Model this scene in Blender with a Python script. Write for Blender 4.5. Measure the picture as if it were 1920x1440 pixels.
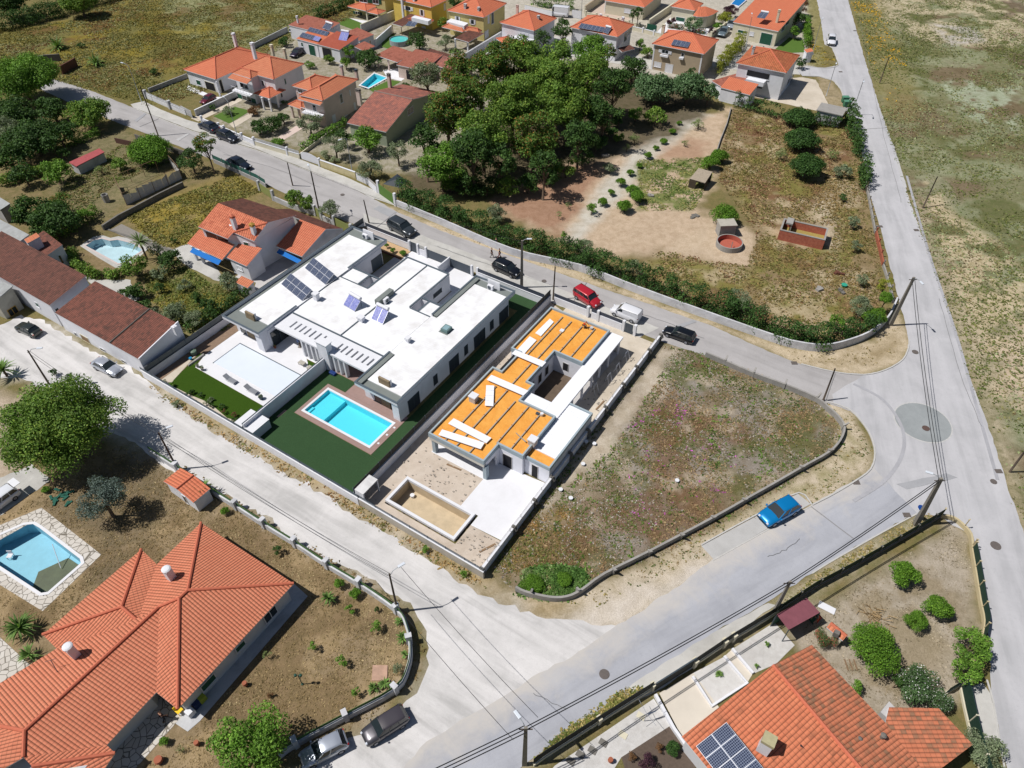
import bpy, bmesh, math, random
import numpy as np
from mathutils import Vector, Matrix, noise
rad=math.radians
for o in list(bpy.data.objects): bpy.data.objects.remove(o)
scene=bpy.context.scene; COL=scene.collection
# ---------------- camera
CAMH=62.0; FPX=1350.0; PITCH=rad(45)
cd=bpy.data.cameras.new('camera'); cam=bpy.data.objects.new('camera',cd); COL.objects.link(cam)
cd.sensor_width=36; cd.lens=36*FPX/1920; cd.clip_end=5000; cd.clip_start=.5
cam.location=(0,0,CAMH); cam.rotation_euler=(PITCH,0,0); scene.camera=cam
# ---------------- world, sun, exposure
SUN_EL=rad(58); SUN_AZ=rad(6)      # light travels towards +X, a little +Y
w=bpy.data.worlds.new('World'); scene.world=w; w.use_nodes=True
wn=w.node_tree.nodes; wl=w.node_tree.links
bg=wn['Background']; sky=wn.new('ShaderNodeTexSky'); sky.sky_type='NISHITA'; sky.sun_disc=False
sky.sun_elevation=SUN_EL; sky.sun_rotation=rad(270)-SUN_AZ
wl.new(sky.outputs[0],bg.inputs[0]); bg.inputs[1].default_value=.046
sd=bpy.data.lights.new('sun','SUN'); sd.energy=4.55; sd.angle=rad(.5); sd.color=(1,.955,.89)
sun=bpy.data.objects.new('sun',sd); COL.objects.link(sun)
sdir=Vector((math.cos(SUN_EL)*math.cos(SUN_AZ),math.cos(SUN_EL)*math.sin(SUN_AZ),-math.sin(SUN_EL)))
sun.rotation_euler=sdir.to_track_quat('-Z','Y').to_euler(); sun.location=(-60,40,120)
vs=scene.view_settings; vs.view_transform='Standard'; vs.look='None'; vs.exposure=0; vs.gamma=1
scene.cycles.max_bounces=6; scene.cycles.diffuse_bounces=3; scene.cycles.transparent_max_bounces=10
# ---------------- geometry helpers
S45=math.sin(PITCH); C45=math.cos(PITCH)
def p(x,y,z=0.0):                    # photo position -> point of the place at height z
 a=x-960; b=y-720; k=(CAMH-z)/(FPX*S45+b*C45)
 return Vector((a*k,(FPX*C45-b*S45)*k,z))
def pl(pts,z=0.0): return [p(a[0],a[1],z) for a in pts]
TH=rad(57); VV=Vector((math.cos(TH),math.sin(TH),0)); UU=Vector((math.sin(TH),-math.cos(TH),0))
_o=p(480,800); LO=Vector((_o.x,_o.y,0))
def lv(u,v,z=0.0):                   # lot frame of the two modern houses
 q=LO+UU*u+VV*v; return Vector((q.x,q.y,z))
def lin(c):
 c=c/255.0
 return c/12.92 if c<=.04045 else ((c+.055)/1.055)**2.4
ILL=1.22
def srgb(r,g,b,k=1.0): return tuple(min(.86,lin(v)/ILL*k*f) for v,f in ((r,.98),(g,1.0),(b,1.07)))+(1,)
# ---------------- materials
MATS={}
def newmat(name):
 m=bpy.data.materials.new(name); m.use_nodes=True
 nt=m.node_tree; return m,nt,nt.nodes['Principled BSDF']
def nz(nt,scale,detail=4,rough=.6,vec=None,dist=0):
 n=nt.nodes.new('ShaderNodeTexNoise'); n.inputs['Scale'].default_value=scale
 n.inputs['Detail'].default_value=detail; n.inputs['Roughness'].default_value=rough; n.inputs['Distortion'].default_value=dist
 if vec: nt.links.new(vec,n.inputs['Vector'])
 return n
def ramp(nt,fac,stops):
 r=nt.nodes.new('ShaderNodeValToRGB'); nt.links.new(fac,r.inputs[0])
 e=r.color_ramp.elements
 while len(e)<len(stops): e.new(.5)
 for i,(a,c) in enumerate(stops):
  e[i].position=a; e[i].color=c if len(c)==4 else tuple(c)+(1,)
 return r
def mixc(nt,fac,a,b,mode='MIX'):
 m=nt.nodes.new('ShaderNodeMix'); m.data_type='RGBA'; m.blend_type=mode
 for s,v in ((0,fac),(6,a),(7,b)):
  if hasattr(v,'links'): nt.links.new(v,m.inputs[s])
  else: m.inputs[s].default_value=v
 return m.outputs[2]
def bump(nt,b,h,strength,dist=.02):
 n=nt.nodes.new('ShaderNodeBump'); n.inputs['Strength'].default_value=strength; n.inputs['Distance'].default_value=dist
 nt.links.new(h,n.inputs['Height']); nt.links.new(n.outputs[0],b.inputs['Normal'])
def geo(nt):
 g=nt.nodes.new('ShaderNodeNewGeometry'); return g.outputs['Position']
def plain(name,c,rough=.8,var=.18,sc=1.2,metal=0,spec=.3,stain=0,bmp=0):
 if name in MATS: return MATS[name]
 m,nt,b=newmat(name); b.inputs['Roughness'].default_value=rough; b.inputs['Metallic'].default_value=metal
 b.inputs['Specular IOR Level'].default_value=spec
 if var:
  P_=geo(nt); n=nz(nt,sc,6,.65,P_); n2=nz(nt,sc*9,3,.6,P_)
  lo=tuple(v*(1-var) for v in c[:3])+(1,); hi=tuple(min(.9,v*(1+var*.6)) for v in c[:3])+(1,)
  r=ramp(nt,n.outputs[0],[(.3,lo),(.68,hi)])
  o=mixc(nt,.35,r.outputs[0],mixc(nt,n2.outputs[0],lo,hi))
  if stain:
   n3=nz(nt,.5,5,.7,P_,1.0); r3=ramp(nt,n3.outputs[0],[(.45,(0,0,0)),(.7,(stain,stain,stain))])
   o=mixc(nt,r3.outputs[0],o,(.07,.06,.05,1))
  nt.links.new(o,b.inputs['Base Color'])
  if bmp: bump(nt,b,n2.outputs[0],bmp)
 else: b.inputs['Base Color'].default_value=c
 MATS[name]=m; return m
def tile(name,ca,cb,dirt_shade=.25,pw=.3,ph=.42,strength=.9,patch=0,dirtc=None):
 if name in MATS: return MATS[name]
 m,nt,b=newmat(name); b.inputs['Roughness'].default_value=.75; b.inputs['Specular IOR Level'].default_value=.25
 uv=nt.nodes.new('ShaderNodeUVMap'); sp=nt.nodes.new('ShaderNodeSeparateXYZ'); nt.links.new(uv.outputs[0],sp.inputs[0])
 def mth(op,a,bv=None):
  n=nt.nodes.new('ShaderNodeMath'); n.operation=op
  for i,v in enumerate((a,bv)):
   if v is None: continue
   if hasattr(v,'links'): nt.links.new(v,n.inputs[i])
   else: n.inputs[i].default_value=v
  return n.outputs[0]
 fu=mth('MULTIPLY',sp.outputs[0],1/pw); fv=mth('MULTIPLY',sp.outputs[1],1/ph)
 s=mth('ABSOLUTE',mth('SINE',mth('MULTIPLY',fu,math.pi)))      # 0 in the trough
 saw=mth('FRACT',fv)
 cb_=nt.nodes.new('ShaderNodeCombineXYZ'); nt.links.new(mth('FLOOR',fu),cb_.inputs[0]); nt.links.new(mth('FLOOR',fv),cb_.inputs[1])
 wn_=nt.nodes.new('ShaderNodeTexWhiteNoise'); wn_.noise_dimensions='2D'; nt.links.new(cb_.outputs[0],wn_.inputs[0])
 P_=geo(nt); n=nz(nt,.35,6,.65,P_); n2=nz(nt,2.2,4,.7,P_)
 base=mixc(nt,wn_.outputs[0],ca,tuple(ca[i]*.55+cb[i]*.45 for i in range(3))+(1,)); base=mixc(nt,ramp(nt,nz(nt,1.1,5,.7,geo(nt)).outputs[0],[(.35,(0,0,0)),(.65,(1,1,1))]).outputs[0],base,cb)
 base=mixc(nt,ramp(nt,n.outputs[0],[(.35,(0,0,0)),(.7,(.35,.35,.35))]).outputs[0],base,tuple(v*.78 for v in ca[:3])+(1,))
 if patch:
  dc=dirtc or (.06,.045,.03,1)
  f=mixc(nt,.5,n.outputs[0],n2.outputs[0]); f=mixc(nt,.22,f,wn_.outputs[0])
  base=mixc(nt,ramp(nt,f,[(.60-patch*.2,(0,0,0)),(.72-patch*.12,(.8,.8,.8))]).outputs[0],base,dc)
 tr=ramp(nt,s,[(.0,(dirt_shade*2.2,)*3),(.42,(0,0,0))]).outputs[0]  # trough dirt and trough shadow, both put into the tile colour
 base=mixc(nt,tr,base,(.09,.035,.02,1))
 cr=ramp(nt,saw,[(.0,(dirt_shade*1.6,)*3),(.14,(0,0,0))]).outputs[0]
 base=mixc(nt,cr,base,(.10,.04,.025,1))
 nt.links.new(base,b.inputs['Base Color'])
 h=mth('ADD',mth('MULTIPLY',s,.07),mth('MULTIPLY',saw,-.025))
 bump(nt,b,h,strength,1.0)
 MATS[name]=m; return m
def glassmat(name='window_glass',c=(.018,.026,.03,1),r=.06):
 if name in MATS: return MATS[name]
 m,nt,b=newmat(name); b.inputs['Base Color'].default_value=c; b.inputs['Roughness'].default_value=r
 b.inputs['Specular IOR Level'].default_value=.7; MATS[name]=m; return m
def watermat(name,tint,rip=.12):
 if name in MATS: return MATS[name]
 m,nt,b=newmat(name); nt.nodes.remove(b); out=nt.nodes['Material Output']
 t=nt.nodes.new('ShaderNodeBsdfTransparent'); t.inputs[0].default_value=tint
 g=nt.nodes.new('ShaderNodeBsdfGlossy'); g.inputs['Roughness'].default_value=.04
 f=nt.nodes.new('ShaderNodeFresnel'); f.inputs[0].default_value=1.33
 n=nz(nt,2.5,3,.5,geo(nt)); bp=nt.nodes.new('ShaderNodeBump'); bp.inputs['Strength'].default_value=rip; bp.inputs['Distance'].default_value=.1
 nt.links.new(n.outputs[0],bp.inputs['Height']); nt.links.new(bp.outputs[0],g.inputs['Normal']); nt.links.new(bp.outputs[0],f.inputs['Normal'])
 mx=nt.nodes.new('ShaderNodeMixShader'); nt.links.new(f.outputs[0],mx.inputs[0]); nt.links.new(t.outputs[0],mx.inputs[1]); nt.links.new(g.outputs[0],mx.inputs[2])
 nt.links.new(mx.outputs[0],out.inputs[0]); MATS[name]=m; return m
def leafmat(name,c,trans=.3,rough=.65):
 if name in MATS: return MATS[name]
 m,nt,b=newmat(name); b.inputs['Roughness'].default_value=rough; b.inputs['Specular IOR Level'].default_value=.25
 a=nt.nodes.new('ShaderNodeVertexColor'); a.layer_name='tint'
 o=mixc(nt,1.0,c,a.outputs[0],'MULTIPLY')
 nt.links.new(o,b.inputs['Base Color'])
 t=nt.nodes.new('ShaderNodeBsdfTranslucent'); nt.links.new(mixc(nt,1.0,o,(1.1,1.2,.5,1),'MULTIPLY'),t.inputs[0])
 mx=nt.nodes.new('ShaderNodeMixShader'); mx.inputs[0].default_value=trans
 nt.links.new(b.outputs[0],mx.inputs[1]); nt.links.new(t.outputs[0],mx.inputs[2]); nt.links.new(mx.outputs[0],nt.nodes['Material Output'].inputs[0])
 MATS[name]=m; return m
# ---------------- objects
def tag(o,label=None,cat=None,group=None,kind=None):
 if label: o['label']=label
 if cat: o['category']=cat
 if group: o['group']=group
 if kind: o['kind']=kind
 return o
def thing(name,label,cat,loc=(0,0,0),rotz=0,group=None):
 o=bpy.data.objects.new(name,None); COL.objects.link(o); o.empty_display_size=.3
 o.location=loc; o.rotation_euler=(0,0,rotz)
 return tag(o,label,cat,group)
def absloc(o):
 v=Vector((0,0,0))
 while o is not None: v=v+o.location; o=o.parent
 return v
class MB:
 def __init__(s,xf=None): s.v=[]; s.f=[]; s.uv={}; s.mi=[]; s.xf=xf; s.cm=0; s.sm=False
 def add(s,vs_,fs_,uvs=None):
  n=len(s.v)
  for q in vs_: s.v.append(s.xf(*q) if s.xf else Vector(q))
  for i,f in enumerate(fs_):
   if uvs: s.uv[len(s.f)]=uvs[i]
   s.f.append([n+j for j in f]); s.mi.append(s.cm)
  return s
 def poly(s,pts,uv=None): return s.add(pts,[list(range(len(pts)))],[uv] if uv else None)
 def box(s,x0,x1,y0,y1,z0,z1):
  return s.add([(x0,y0,z0),(x1,y0,z0),(x1,y1,z0),(x0,y1,z0),(x0,y0,z1),(x1,y0,z1),(x1,y1,z1),(x0,y1,z1)],
   [(0,3,2,1),(4,5,6,7),(0,1,5,4),(1,2,6,5),(2,3,7,6),(3,0,4,7)])
 def prism(s,pts,z0,z1):
  n=len(pts); A=[(q[0],q[1],z0) for q in pts]+[(q[0],q[1],z1) for q in pts]
  return s.add(A,[list(range(n))[::-1],list(range(n,2*n))]+[(i,(i+1)%n,n+(i+1)%n,n+i) for i in range(n)])
 def obox(s,c,ax,ay,hx,hy,z0,z1):   # oriented box: centre, axes, half sizes (world)
  c=Vector(c); P_=[c+ax*sx*hx+ay*sy*hy for sx,sy in ((-1,-1),(1,-1),(1,1),(-1,1))]
  return s.prism([(q.x,q.y) for q in P_],z0,z1)
 def tube(s,pts,r,n=6,cap=True,r1=None):
  pts=[Vector(q) for q in pts]; base=len(s.v); up=Vector((0,0,1)); m=len(pts)
  for i,q in enumerate(pts):
   d=(pts[min(i+1,m-1)]-pts[max(i-1,0)]).normalized()
   a=d.cross(up if abs(d.z)<.95 else Vector((1,0,0))).normalized(); b_=d.cross(a)
   rr=r[i] if isinstance(r,(list,tuple)) else (r if r1 is None else r+(r1-r)*i/(m-1))
   for k in range(n):
    t=2*math.pi*k/n; s.v.append(q+(a*math.cos(t)+b_*math.sin(t))*rr)
  for i in range(m-1):
   for k in range(n):
    s.f.append([base+i*n+k,base+i*n+(k+1)%n,base+(i+1)*n+(k+1)%n,base+(i+1)*n+k]); s.mi.append(s.cm)
  if cap:
   s.f.append([base+k for k in range(n)]); s.f.append([base+(m-1)*n+k for k in range(n)][::-1]); s.mi+= [s.cm]*2
  return s
 def lathe(s,c,prof,n=16):
  c=Vector(c); base=len(s.v)
  for r,z in prof:
   for k in range(n):
    t=2*math.pi*k/n; s.v.append(c+Vector((r*math.cos(t),r*math.sin(t),z)))
  for i in range(len(prof)-1):
   for k in range(n):
    s.f.append([base+i*n+k,base+i*n+(k+1)%n,base+(i+1)*n+(k+1)%n,base+(i+1)*n+k]); s.mi.append(s.cm)
  s.f.append([base+k for k in range(n)][::-1]); s.mi.append(s.cm)
  s.f.append([base+(len(prof)-1)*n+k for k in range(n)]); s.mi.append(s.cm)
  return s
 def build(s,name,mats,parent=None,smooth=False,bevel=0):
  me=bpy.data.meshes.new(name); off=absloc(parent) if parent else Vector((0,0,0))
  o=bpy.data.objects.new(name,me); COL.objects.link(o)
  if parent is None and s.v:       # own origin at the foot of the thing
   xs=[q.x for q in s.v]; ys=[q.y for q in s.v]; zs=[q.z for q in s.v]
   off=Vector(((min(xs)+max(xs))/2,(min(ys)+max(ys))/2,min(zs))); o.location=off
  me.from_pydata([tuple(q-off) for q in s.v],[],s.f)
  if s.uv:
   l=me.uv_layers.new(name='UVMap')
   for fi,uv in s.uv.items():
    pol=me.polygons[fi]
    for k,li in enumerate(pol.loop_indices): l.data[li].uv=uv[k]
  for m in (mats if isinstance(mats,(list,tuple)) else [mats]): me.materials.append(m)
  for i,pol in enumerate(me.polygons):
   pol.material_index=s.mi[i]; pol.use_smooth=smooth or s.sm
  me.update()
  if parent: o.parent=parent
  if bevel:
   md=o.modifiers.new('bevel','BEVEL'); md.width=bevel; md.segments=2; md.limit_method='ANGLE'
  return o
def struct(name,mb,m,**k):
 o=mb.build(name,m,**k); o['kind']='structure'; return o
def copy_tree(o,parent=None):
 c=o.copy(); COL.objects.link(c)
 if parent: c.parent=parent
 for ch in [x for x in KIDS.get(o.name,[])]: copy_tree(ch,c)
 return c
KIDS={}
def freeze_kids(root):
 for o in bpy.data.objects:
  if o.parent: KIDS.setdefault(o.parent.name,[])
 def rec(o):
  ch=[x for x in bpy.data.objects if x.parent==o]; KIDS[o.name]=ch
  for x in ch: rec(x)
 rec(root)
def ribbon(pts,w0,w1=None):
 """left/right offsets of a polyline of world points -> polygon"""
 P_=[Vector((q[0],q[1],0)) for q in pts]; L_=[];R_=[]
 for i,q in enumerate(P_):
  d=(P_[min(i+1,len(P_)-1)]-P_[max(i-1,0)]).normalized(); n=Vector((-d.y,d.x,0))
  L_.append(q+n*w0); R_.append(q-n*(w0 if w1 is None else w1))
 return L_,R_
def wallstrip(mb,pts,t,z0,z1):
 L_,R_=ribbon(pts,t/2)
 for i in range(len(pts)-1):
  a,b,c,d=R_[i],R_[i+1],L_[i+1],L_[i]
  mb.prism([(a.x,a.y),(b.x,b.y),(c.x,c.y),(d.x,d.y)],z0,z1)
def smoothline(pts,n=4):
 pts=[Vector(q) for q in pts]; out=[]
 for i in range(len(pts)-1):
  a=pts[max(i-1,0)];b=pts[i];c=pts[i+1];d=pts[min(i+2,len(pts)-1)]
  for k in range(n):
   t=k/n; out.append(.5*((2*b)+(c-a)*t+(2*a-5*b+4*c-d)*t*t+(3*b-a-3*c+d)*t**3))
 out.append(pts[-1]); return out
rnd=random.Random(7)
# ================= GROUND =================
HOLES=[[lv(2.5,4.6),lv(13.1,4.6),lv(13.1,9.1),lv(2.5,9.1)],[lv(19.4,.1),lv(28.2,.1),lv(28.2,3.6),lv(19.4,3.6)],
 pl([(-40,1035),(60,979),(156,1052),(82,1118)]),
 pl([(159,461),(175,450),(192,447),(207,451),(222,449),(250,456),(267,466),(268,470),(252,480),(232,494),(222,495),(190,477)]),
 pl([(675,160),(702,137),(726,146),(691,167)])]
rs=np.random.RandomState(3)
def inpoly(X,Y,poly):
 r=np.zeros(X.shape,bool); n=len(poly)
 for i in range(n):
  x0,y0=poly[i][0],poly[i][1]; x1,y1=poly[(i+1)%n][0],poly[(i+1)%n][1]
  if y0==y1: continue
  c=((y0>Y)!=(y1>Y))&(X<(x1-x0)*(Y-y0)/(y1-y0)+x0); r^=c
 return r
def edist(X,Y,poly):
 d=np.full(X.shape,1e9)
 for i in range(len(poly)):
  ax,ay=poly[i][0],poly[i][1]; bx,by=poly[(i+1)%len(poly)][0],poly[(i+1)%len(poly)][1]
  L2=(bx-ax)**2+(by-ay)**2+1e-9
  t=np.clip(((X-ax)*(bx-ax)+(Y-ay)*(by-ay))/L2,0,1)
  d=np.minimum(d,np.hypot(X-ax-t*(bx-ax),Y-ay-t*(by-ay)))
 return d
def vnoise(X,Y,s,seed):
 g=np.random.RandomState(seed).rand(128,128)
 x=(X/s)%127; y=(Y/s)%127; xi=x.astype(int); yi=y.astype(int); fx=x-xi; fy=y-yi
 fx=fx*fx*(3-2*fx); fy=fy*fy*(3-2*fy)
 return (g[yi,xi]*(1-fx)+g[yi,xi+1]*fx)*(1-fy)+(g[yi+1,xi]*(1-fx)+g[yi+1,xi+1]*fx)*fy
def fbm(X,Y,s,seed): return (vnoise(X,Y,s,seed)*.5+vnoise(X,Y,s/2.1,seed+1)*.3+vnoise(X,Y,s/4.5,seed+2)*.2)-.5
xs=np.concatenate([[-3000,-900,-300,-180],np.arange(-146,150,.45),[190,300,900,3000]])
ys=np.concatenate([[-2000,-500,-100,-20],np.arange(3,226,.45),[240,300,500,1200,4000]])
GX,GY=np.meshgrid(xs,ys); FX,FY=GX.ravel(),GY.ravel()
N=len(FX); CA=np.zeros((N,4)); CB=np.zeros((N,4)); CA[:]=srgb(128,114,72); CB[:]=srgb(104,104,56)
# each patch: polygon in the photo, soil colour, plant colour, edge softness (m), strength
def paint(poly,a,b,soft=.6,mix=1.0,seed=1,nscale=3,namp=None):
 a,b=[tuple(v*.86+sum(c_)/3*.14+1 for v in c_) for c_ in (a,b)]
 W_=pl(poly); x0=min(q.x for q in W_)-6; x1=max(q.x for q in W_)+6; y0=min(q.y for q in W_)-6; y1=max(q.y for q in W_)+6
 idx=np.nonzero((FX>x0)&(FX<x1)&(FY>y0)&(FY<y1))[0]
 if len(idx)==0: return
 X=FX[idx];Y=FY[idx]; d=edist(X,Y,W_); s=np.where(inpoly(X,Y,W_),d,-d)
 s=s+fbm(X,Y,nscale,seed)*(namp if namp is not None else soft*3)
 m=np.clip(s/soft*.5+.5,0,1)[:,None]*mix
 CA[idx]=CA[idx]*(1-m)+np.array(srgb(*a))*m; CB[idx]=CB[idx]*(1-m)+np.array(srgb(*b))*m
def blot(poly,a,b,cover=.5,scale=4,seed=5,mix=.8):
 """irregular patches of another ground cover inside an area"""
 W_=pl(poly); x0=min(q.x for q in W_); x1=max(q.x for q in W_); y0=min(q.y for q in W_); y1=max(q.y for q in W_)
 idx=np.nonzero((FX>x0)&(FX<x1)&(FY>y0)&(FY<y1))[0]
 X=FX[idx];Y=FY[idx]; d=edist(X,Y,W_); s=np.where(inpoly(X,Y,W_),d,-d)
 n=fbm(X,Y,scale,seed)*2.2+.5
 m=(np.clip((n-(1-cover))*4+.5,0,1)*np.clip(s/2,0,1))[:,None]*mix
 CA[idx]=CA[idx]*(1-m)+np.array(srgb(*a))*m; CB[idx]=CB[idx]*(1-m)+np.array(srgb(*b))*m
RF=[(1590,-20),(2400,-20),(2600,1500),(2050,1500),(1925,1010),(1870,850),(1822,720),(1762,540),(1697,360),(1652,210)]
paint(RF,(134,130,92),(108,114,64),.8,seed=2)
blot(RF,(104,104,62),(88,98,50),.45,9,21); blot(RF,(128,104,84),(112,84,72),.35,12,22,.6); blot(RF,(160,162,130),(130,138,100),.36,6,23,.6)
S1=[(1712,330),(1760,335),(1800,400),(1880,450),(1940,520),(1990,800),(1850,760),(1790,600),(1735,430)]
blot(S1,(212,194,162),(168,152,110),.6,3.0,24,.8); paint([(1840,640),(1960,560),(2000,780),(1860,740)],(214,192,162),(198,170,138),2,.75,seed=4)
blot([(1620,-20),(2100,-20),(2100,95),(1760,90),(1640,40)],(204,190,160),(150,138,98),.6,5,25,.85)
blot([(1730,40),(1830,50),(1860,80),(1780,90)],(196,190,182),(170,160,140),.8,4,29,.85)
blot([(1860,-20),(2100,-20),(2100,200),(1900,190)],(122,96,88),(104,84,74),.5,5,30,.6)
blot([(1740,140),(1920,160),(1920,260),(1800,220)],(176,184,158),(150,160,124),.55,3,31,.8)
paint([(1697,360),(1730,380),(1800,560),(1860,700),(1900,860),(1925,1010),(1880,880),(1822,720),(1762,540)],(200,182,150),(140,128,88),1.2,.7,seed=6)
paint([(1592,-20),(1640,-20),(1730,200),(1700,240),(1652,210)],(150,136,84),(136,124,56),1.5,.6,seed=6)
# top left field
TF=[(-80,60),(130,40),(240,-20),(660,-20),(700,20),(560,70),(440,150),(345,185),(280,200),(100,150),(-80,130)]
paint(TF,(124,114,56),(104,104,44),1,seed=7); blot(TF,(138,122,56),(124,110,48),.5,10,33,.7)
blot([(300,-10),(640,-10),(600,60),(430,110),(300,60)],(150,150,112),(116,124,76),.7,6,34,.85); blot(TF,(112,80,44),(100,76,40),.3,7,35,.7)
blot([(70,30),(400,30),(400,170),(100,150)],(146,128,40),(118,110,40),.35,6,36,.7)
# lot between the roads
LOT=[(1240,648),(1330,665),(1440,708),(1530,748),(1572,785),(1580,825),(1560,850),(1440,935),(1270,1028),(1040,1122),(972,1115),(940,1085),(920,1070),(1000,950),(1150,760)]
paint(LOT,(132,112,84),(108,98,60),.8,seed=8); blot(LOT,(158,150,140),(136,126,110),.55,5,41,.85); blot(LOT,(98,98,48),(84,92,40),.42,4,42,.75); blot(LOT,(118,84,58),(108,84,52),.4,6,43,.75)
blot(LOT,(184,170,148),(150,134,106),.22,2.5,48,.8)
paint([(1238,648),(1262,660),(1240,720),(1190,790),(1150,850),(1085,890),(1020,960),(985,985),(1130,800)],(206,192,168),(186,168,140),1.2,.9,seed=9)
paint([(1050,980),(1130,860),(1160,830),(1100,940)],(196,180,154),(160,142,110),1.5,.6,seed=9)
blot([(920,1060),(1010,930),(1080,960),(1010,1110)],(150,122,80),(124,112,62),.5,3,44,.6)
# sand around the lot
paint([(1535,748),(1590,762),(1640,850),(1632,884),(1440,1002),(1310,1082),(1180,1160),(1080,1215),(1000,1150),(900,1085),(975,1118),(1040,1125),(1270,1030),(1440,935),(1565,850),(1580,800)],(208,190,160),(172,156,116),.6,seed=10)
blot([(1540,748),(1645,850),(1440,1002),(1250,1040),(1440,935),(1575,830)],(150,142,92),(128,124,70),.5,2,45,.8)
paint([(1250,1085),(1440,990),(1440,1005),(1320,1075),(1150,1180),(1060,1230),(1010,1190),(1100,1150)],(220,208,190),(208,194,174),1.4,.95,seed=11)
paint([(850,1060),(930,1090),(1000,1135),(1080,1140),(1050,1170),(960,1160),(880,1115),(800,1060)],(178,156,116),(146,126,78),1,.9,seed=12)
# verge of the white boundary wall
paint([(285,715),(440,808),(660,930),(915,1085),(925,1115),(840,1075),(655,960),(480,862),(300,745)],(180,158,116),(142,124,76),.7,seed=13)
# orchard
paint([(940,395),(960,330),(1080,290),(1160,250),(1370,205),(1350,290),(1345,330),(1300,390),(1420,440),(1410,500),(1160,480),(1060,450)],(204,178,146),(184,156,122),1.2,seed=14)
paint([(930,380),(1000,330),(1130,295),(1130,320),(1060,420),(1050,445),(950,400)],(172,130,100),(156,114,84),1.2,.95,seed=15)
paint([(1200,270),(1330,265),(1320,300),(1240,300)],(180,138,106),(170,130,100),1.5,.8,seed=16)
paint([(1060,450),(1100,395),(1170,300),(1290,200),(1330,215),(1230,290),(1180,360),(1120,420),(1080,460)],(208,202,186),(190,182,160),1,.9,seed=17)
blot([(1180,300),(1330,290),(1340,330),(1300,400),(1180,400)],(112,124,60),(96,108,48),.6,2.5,46,.9)
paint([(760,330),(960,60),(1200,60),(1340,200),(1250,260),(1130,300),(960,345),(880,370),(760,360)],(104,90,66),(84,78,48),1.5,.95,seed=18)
# field of the brick tank
BF=[(1372,205),(1590,235),(1620,330),(1660,560),(1640,620),(1560,640),(1480,640),(1280,570),(1180,500),(1240,470),(1400,500),(1420,440),(1350,340),(1350,290)]
paint(BF,(150,126,88),(124,108,62),1.2,seed=19); blot(BF,(122,84,58),(112,86,52),.45,6,51,.75); blot(BF,(132,126,62),(112,112,50),.45,6,52,.8); blot(BF,(190,172,140),(160,144,106),.35,4,53,.8)
paint([(1530,370),(1560,365),(1575,470),(1560,490),(1540,440)],(206,188,156),(180,160,124),1,.8,seed=20)
paint([(1300,425),(1400,430),(1420,475),(1380,500),(1240,475)],(206,182,150),(190,164,130),1.2,.9,seed=21)
# sandy verge outside the plaster wall
paint([(700,380),(742,390),(960,475),(1085,510),(1285,586),(1440,641),(1545,660),(1640,640),(1680,570),(1704,645),(1690,675),(1615,704),(1502,684),(1335,612),(1135,544),(960,484),(830,437)],(208,188,154),(178,158,118),.5,seed=22)
blot([(1545,660),(1640,640),(1690,610),(1700,665),(1615,700),(1502,680)],(160,142,106),(140,120,84),.5,2.5,54,.8)
# gardens on the left, around the red house and above
paint([(-80,640),(-80,200),(220,240),(400,300),(490,345),(600,405),(690,440),(560,520),(415,600),(310,660),(180,560),(60,480)],(140,120,78),(108,104,52),1,seed=23)
paint([(230,400),(440,325),(490,355),(380,440),(280,470)],(150,130,72),(134,116,56),1.2,seed=24)
blot([(230,400),(440,325),(490,355),(380,440),(280,470)],(160,136,50),(110,110,48),.5,3,55,.8)
paint([(155,250),(230,240),(330,300),(210,400),(110,440),(100,330)],(136,122,84),(96,98,52),1,seed=25)
paint([(270,520),(360,500),(430,540),(470,590),(400,640),(330,620)],(132,124,72),(112,112,56),1,seed=26); blot([(330,510),(470,560),(440,620),(330,600)],(176,150,48),(140,128,50),.5,2,56,.8)
paint([(180,465),(150,480),(180,510),(240,510),(265,490)],(150,126,88),(120,106,60),.6,seed=27)
# bottom left garden
BG=[(-80,930),(230,835),(330,890),(480,965),(560,1020),(700,1090),(760,1150),(775,1210),(765,1290),(690,1350),(540,1430),(-80,1600)]
paint(BG,(158,134,98),(130,110,72),.8,seed=28); blot(BG,(176,152,114),(150,128,88),.45,3.5,57,.8); blot(BG,(122,100,70),(104,90,58),.4,4,58,.7)
paint([(80,940),(150,900),(300,830),(330,950),(250,1040),(200,1100),(120,1160),(200,1040)],(126,108,80),(96,88,58),1.2,.8,seed=29)
paint([(-80,740),(40,740),(60,860),(0,930),(-80,930)],(196,176,150),(170,150,120),1.2,seed=30)
# bottom right garden
paint([(1470,1170),(1785,985),(1815,1010),(1822,1080),(1835,1200),(1800,1300),(1690,1400),(1560,1300)],(182,168,146),(160,146,120),.8,seed=31)
blot([(1470,1170),(1785,985),(1815,1010),(1835,1200),(1690,1400)],(158,142,114),(140,126,96),.5,3,59,.8)
# verge of the south road
paint([(1240,1262),(1345,1200),(1525,1078),(1720,966),(1760,970),(1700,1000),(1540,1100),(1380,1200),(1210,1300),(1010,1430),(960,1440)],(190,176,146),(146,138,92),.6,seed=32)
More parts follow.
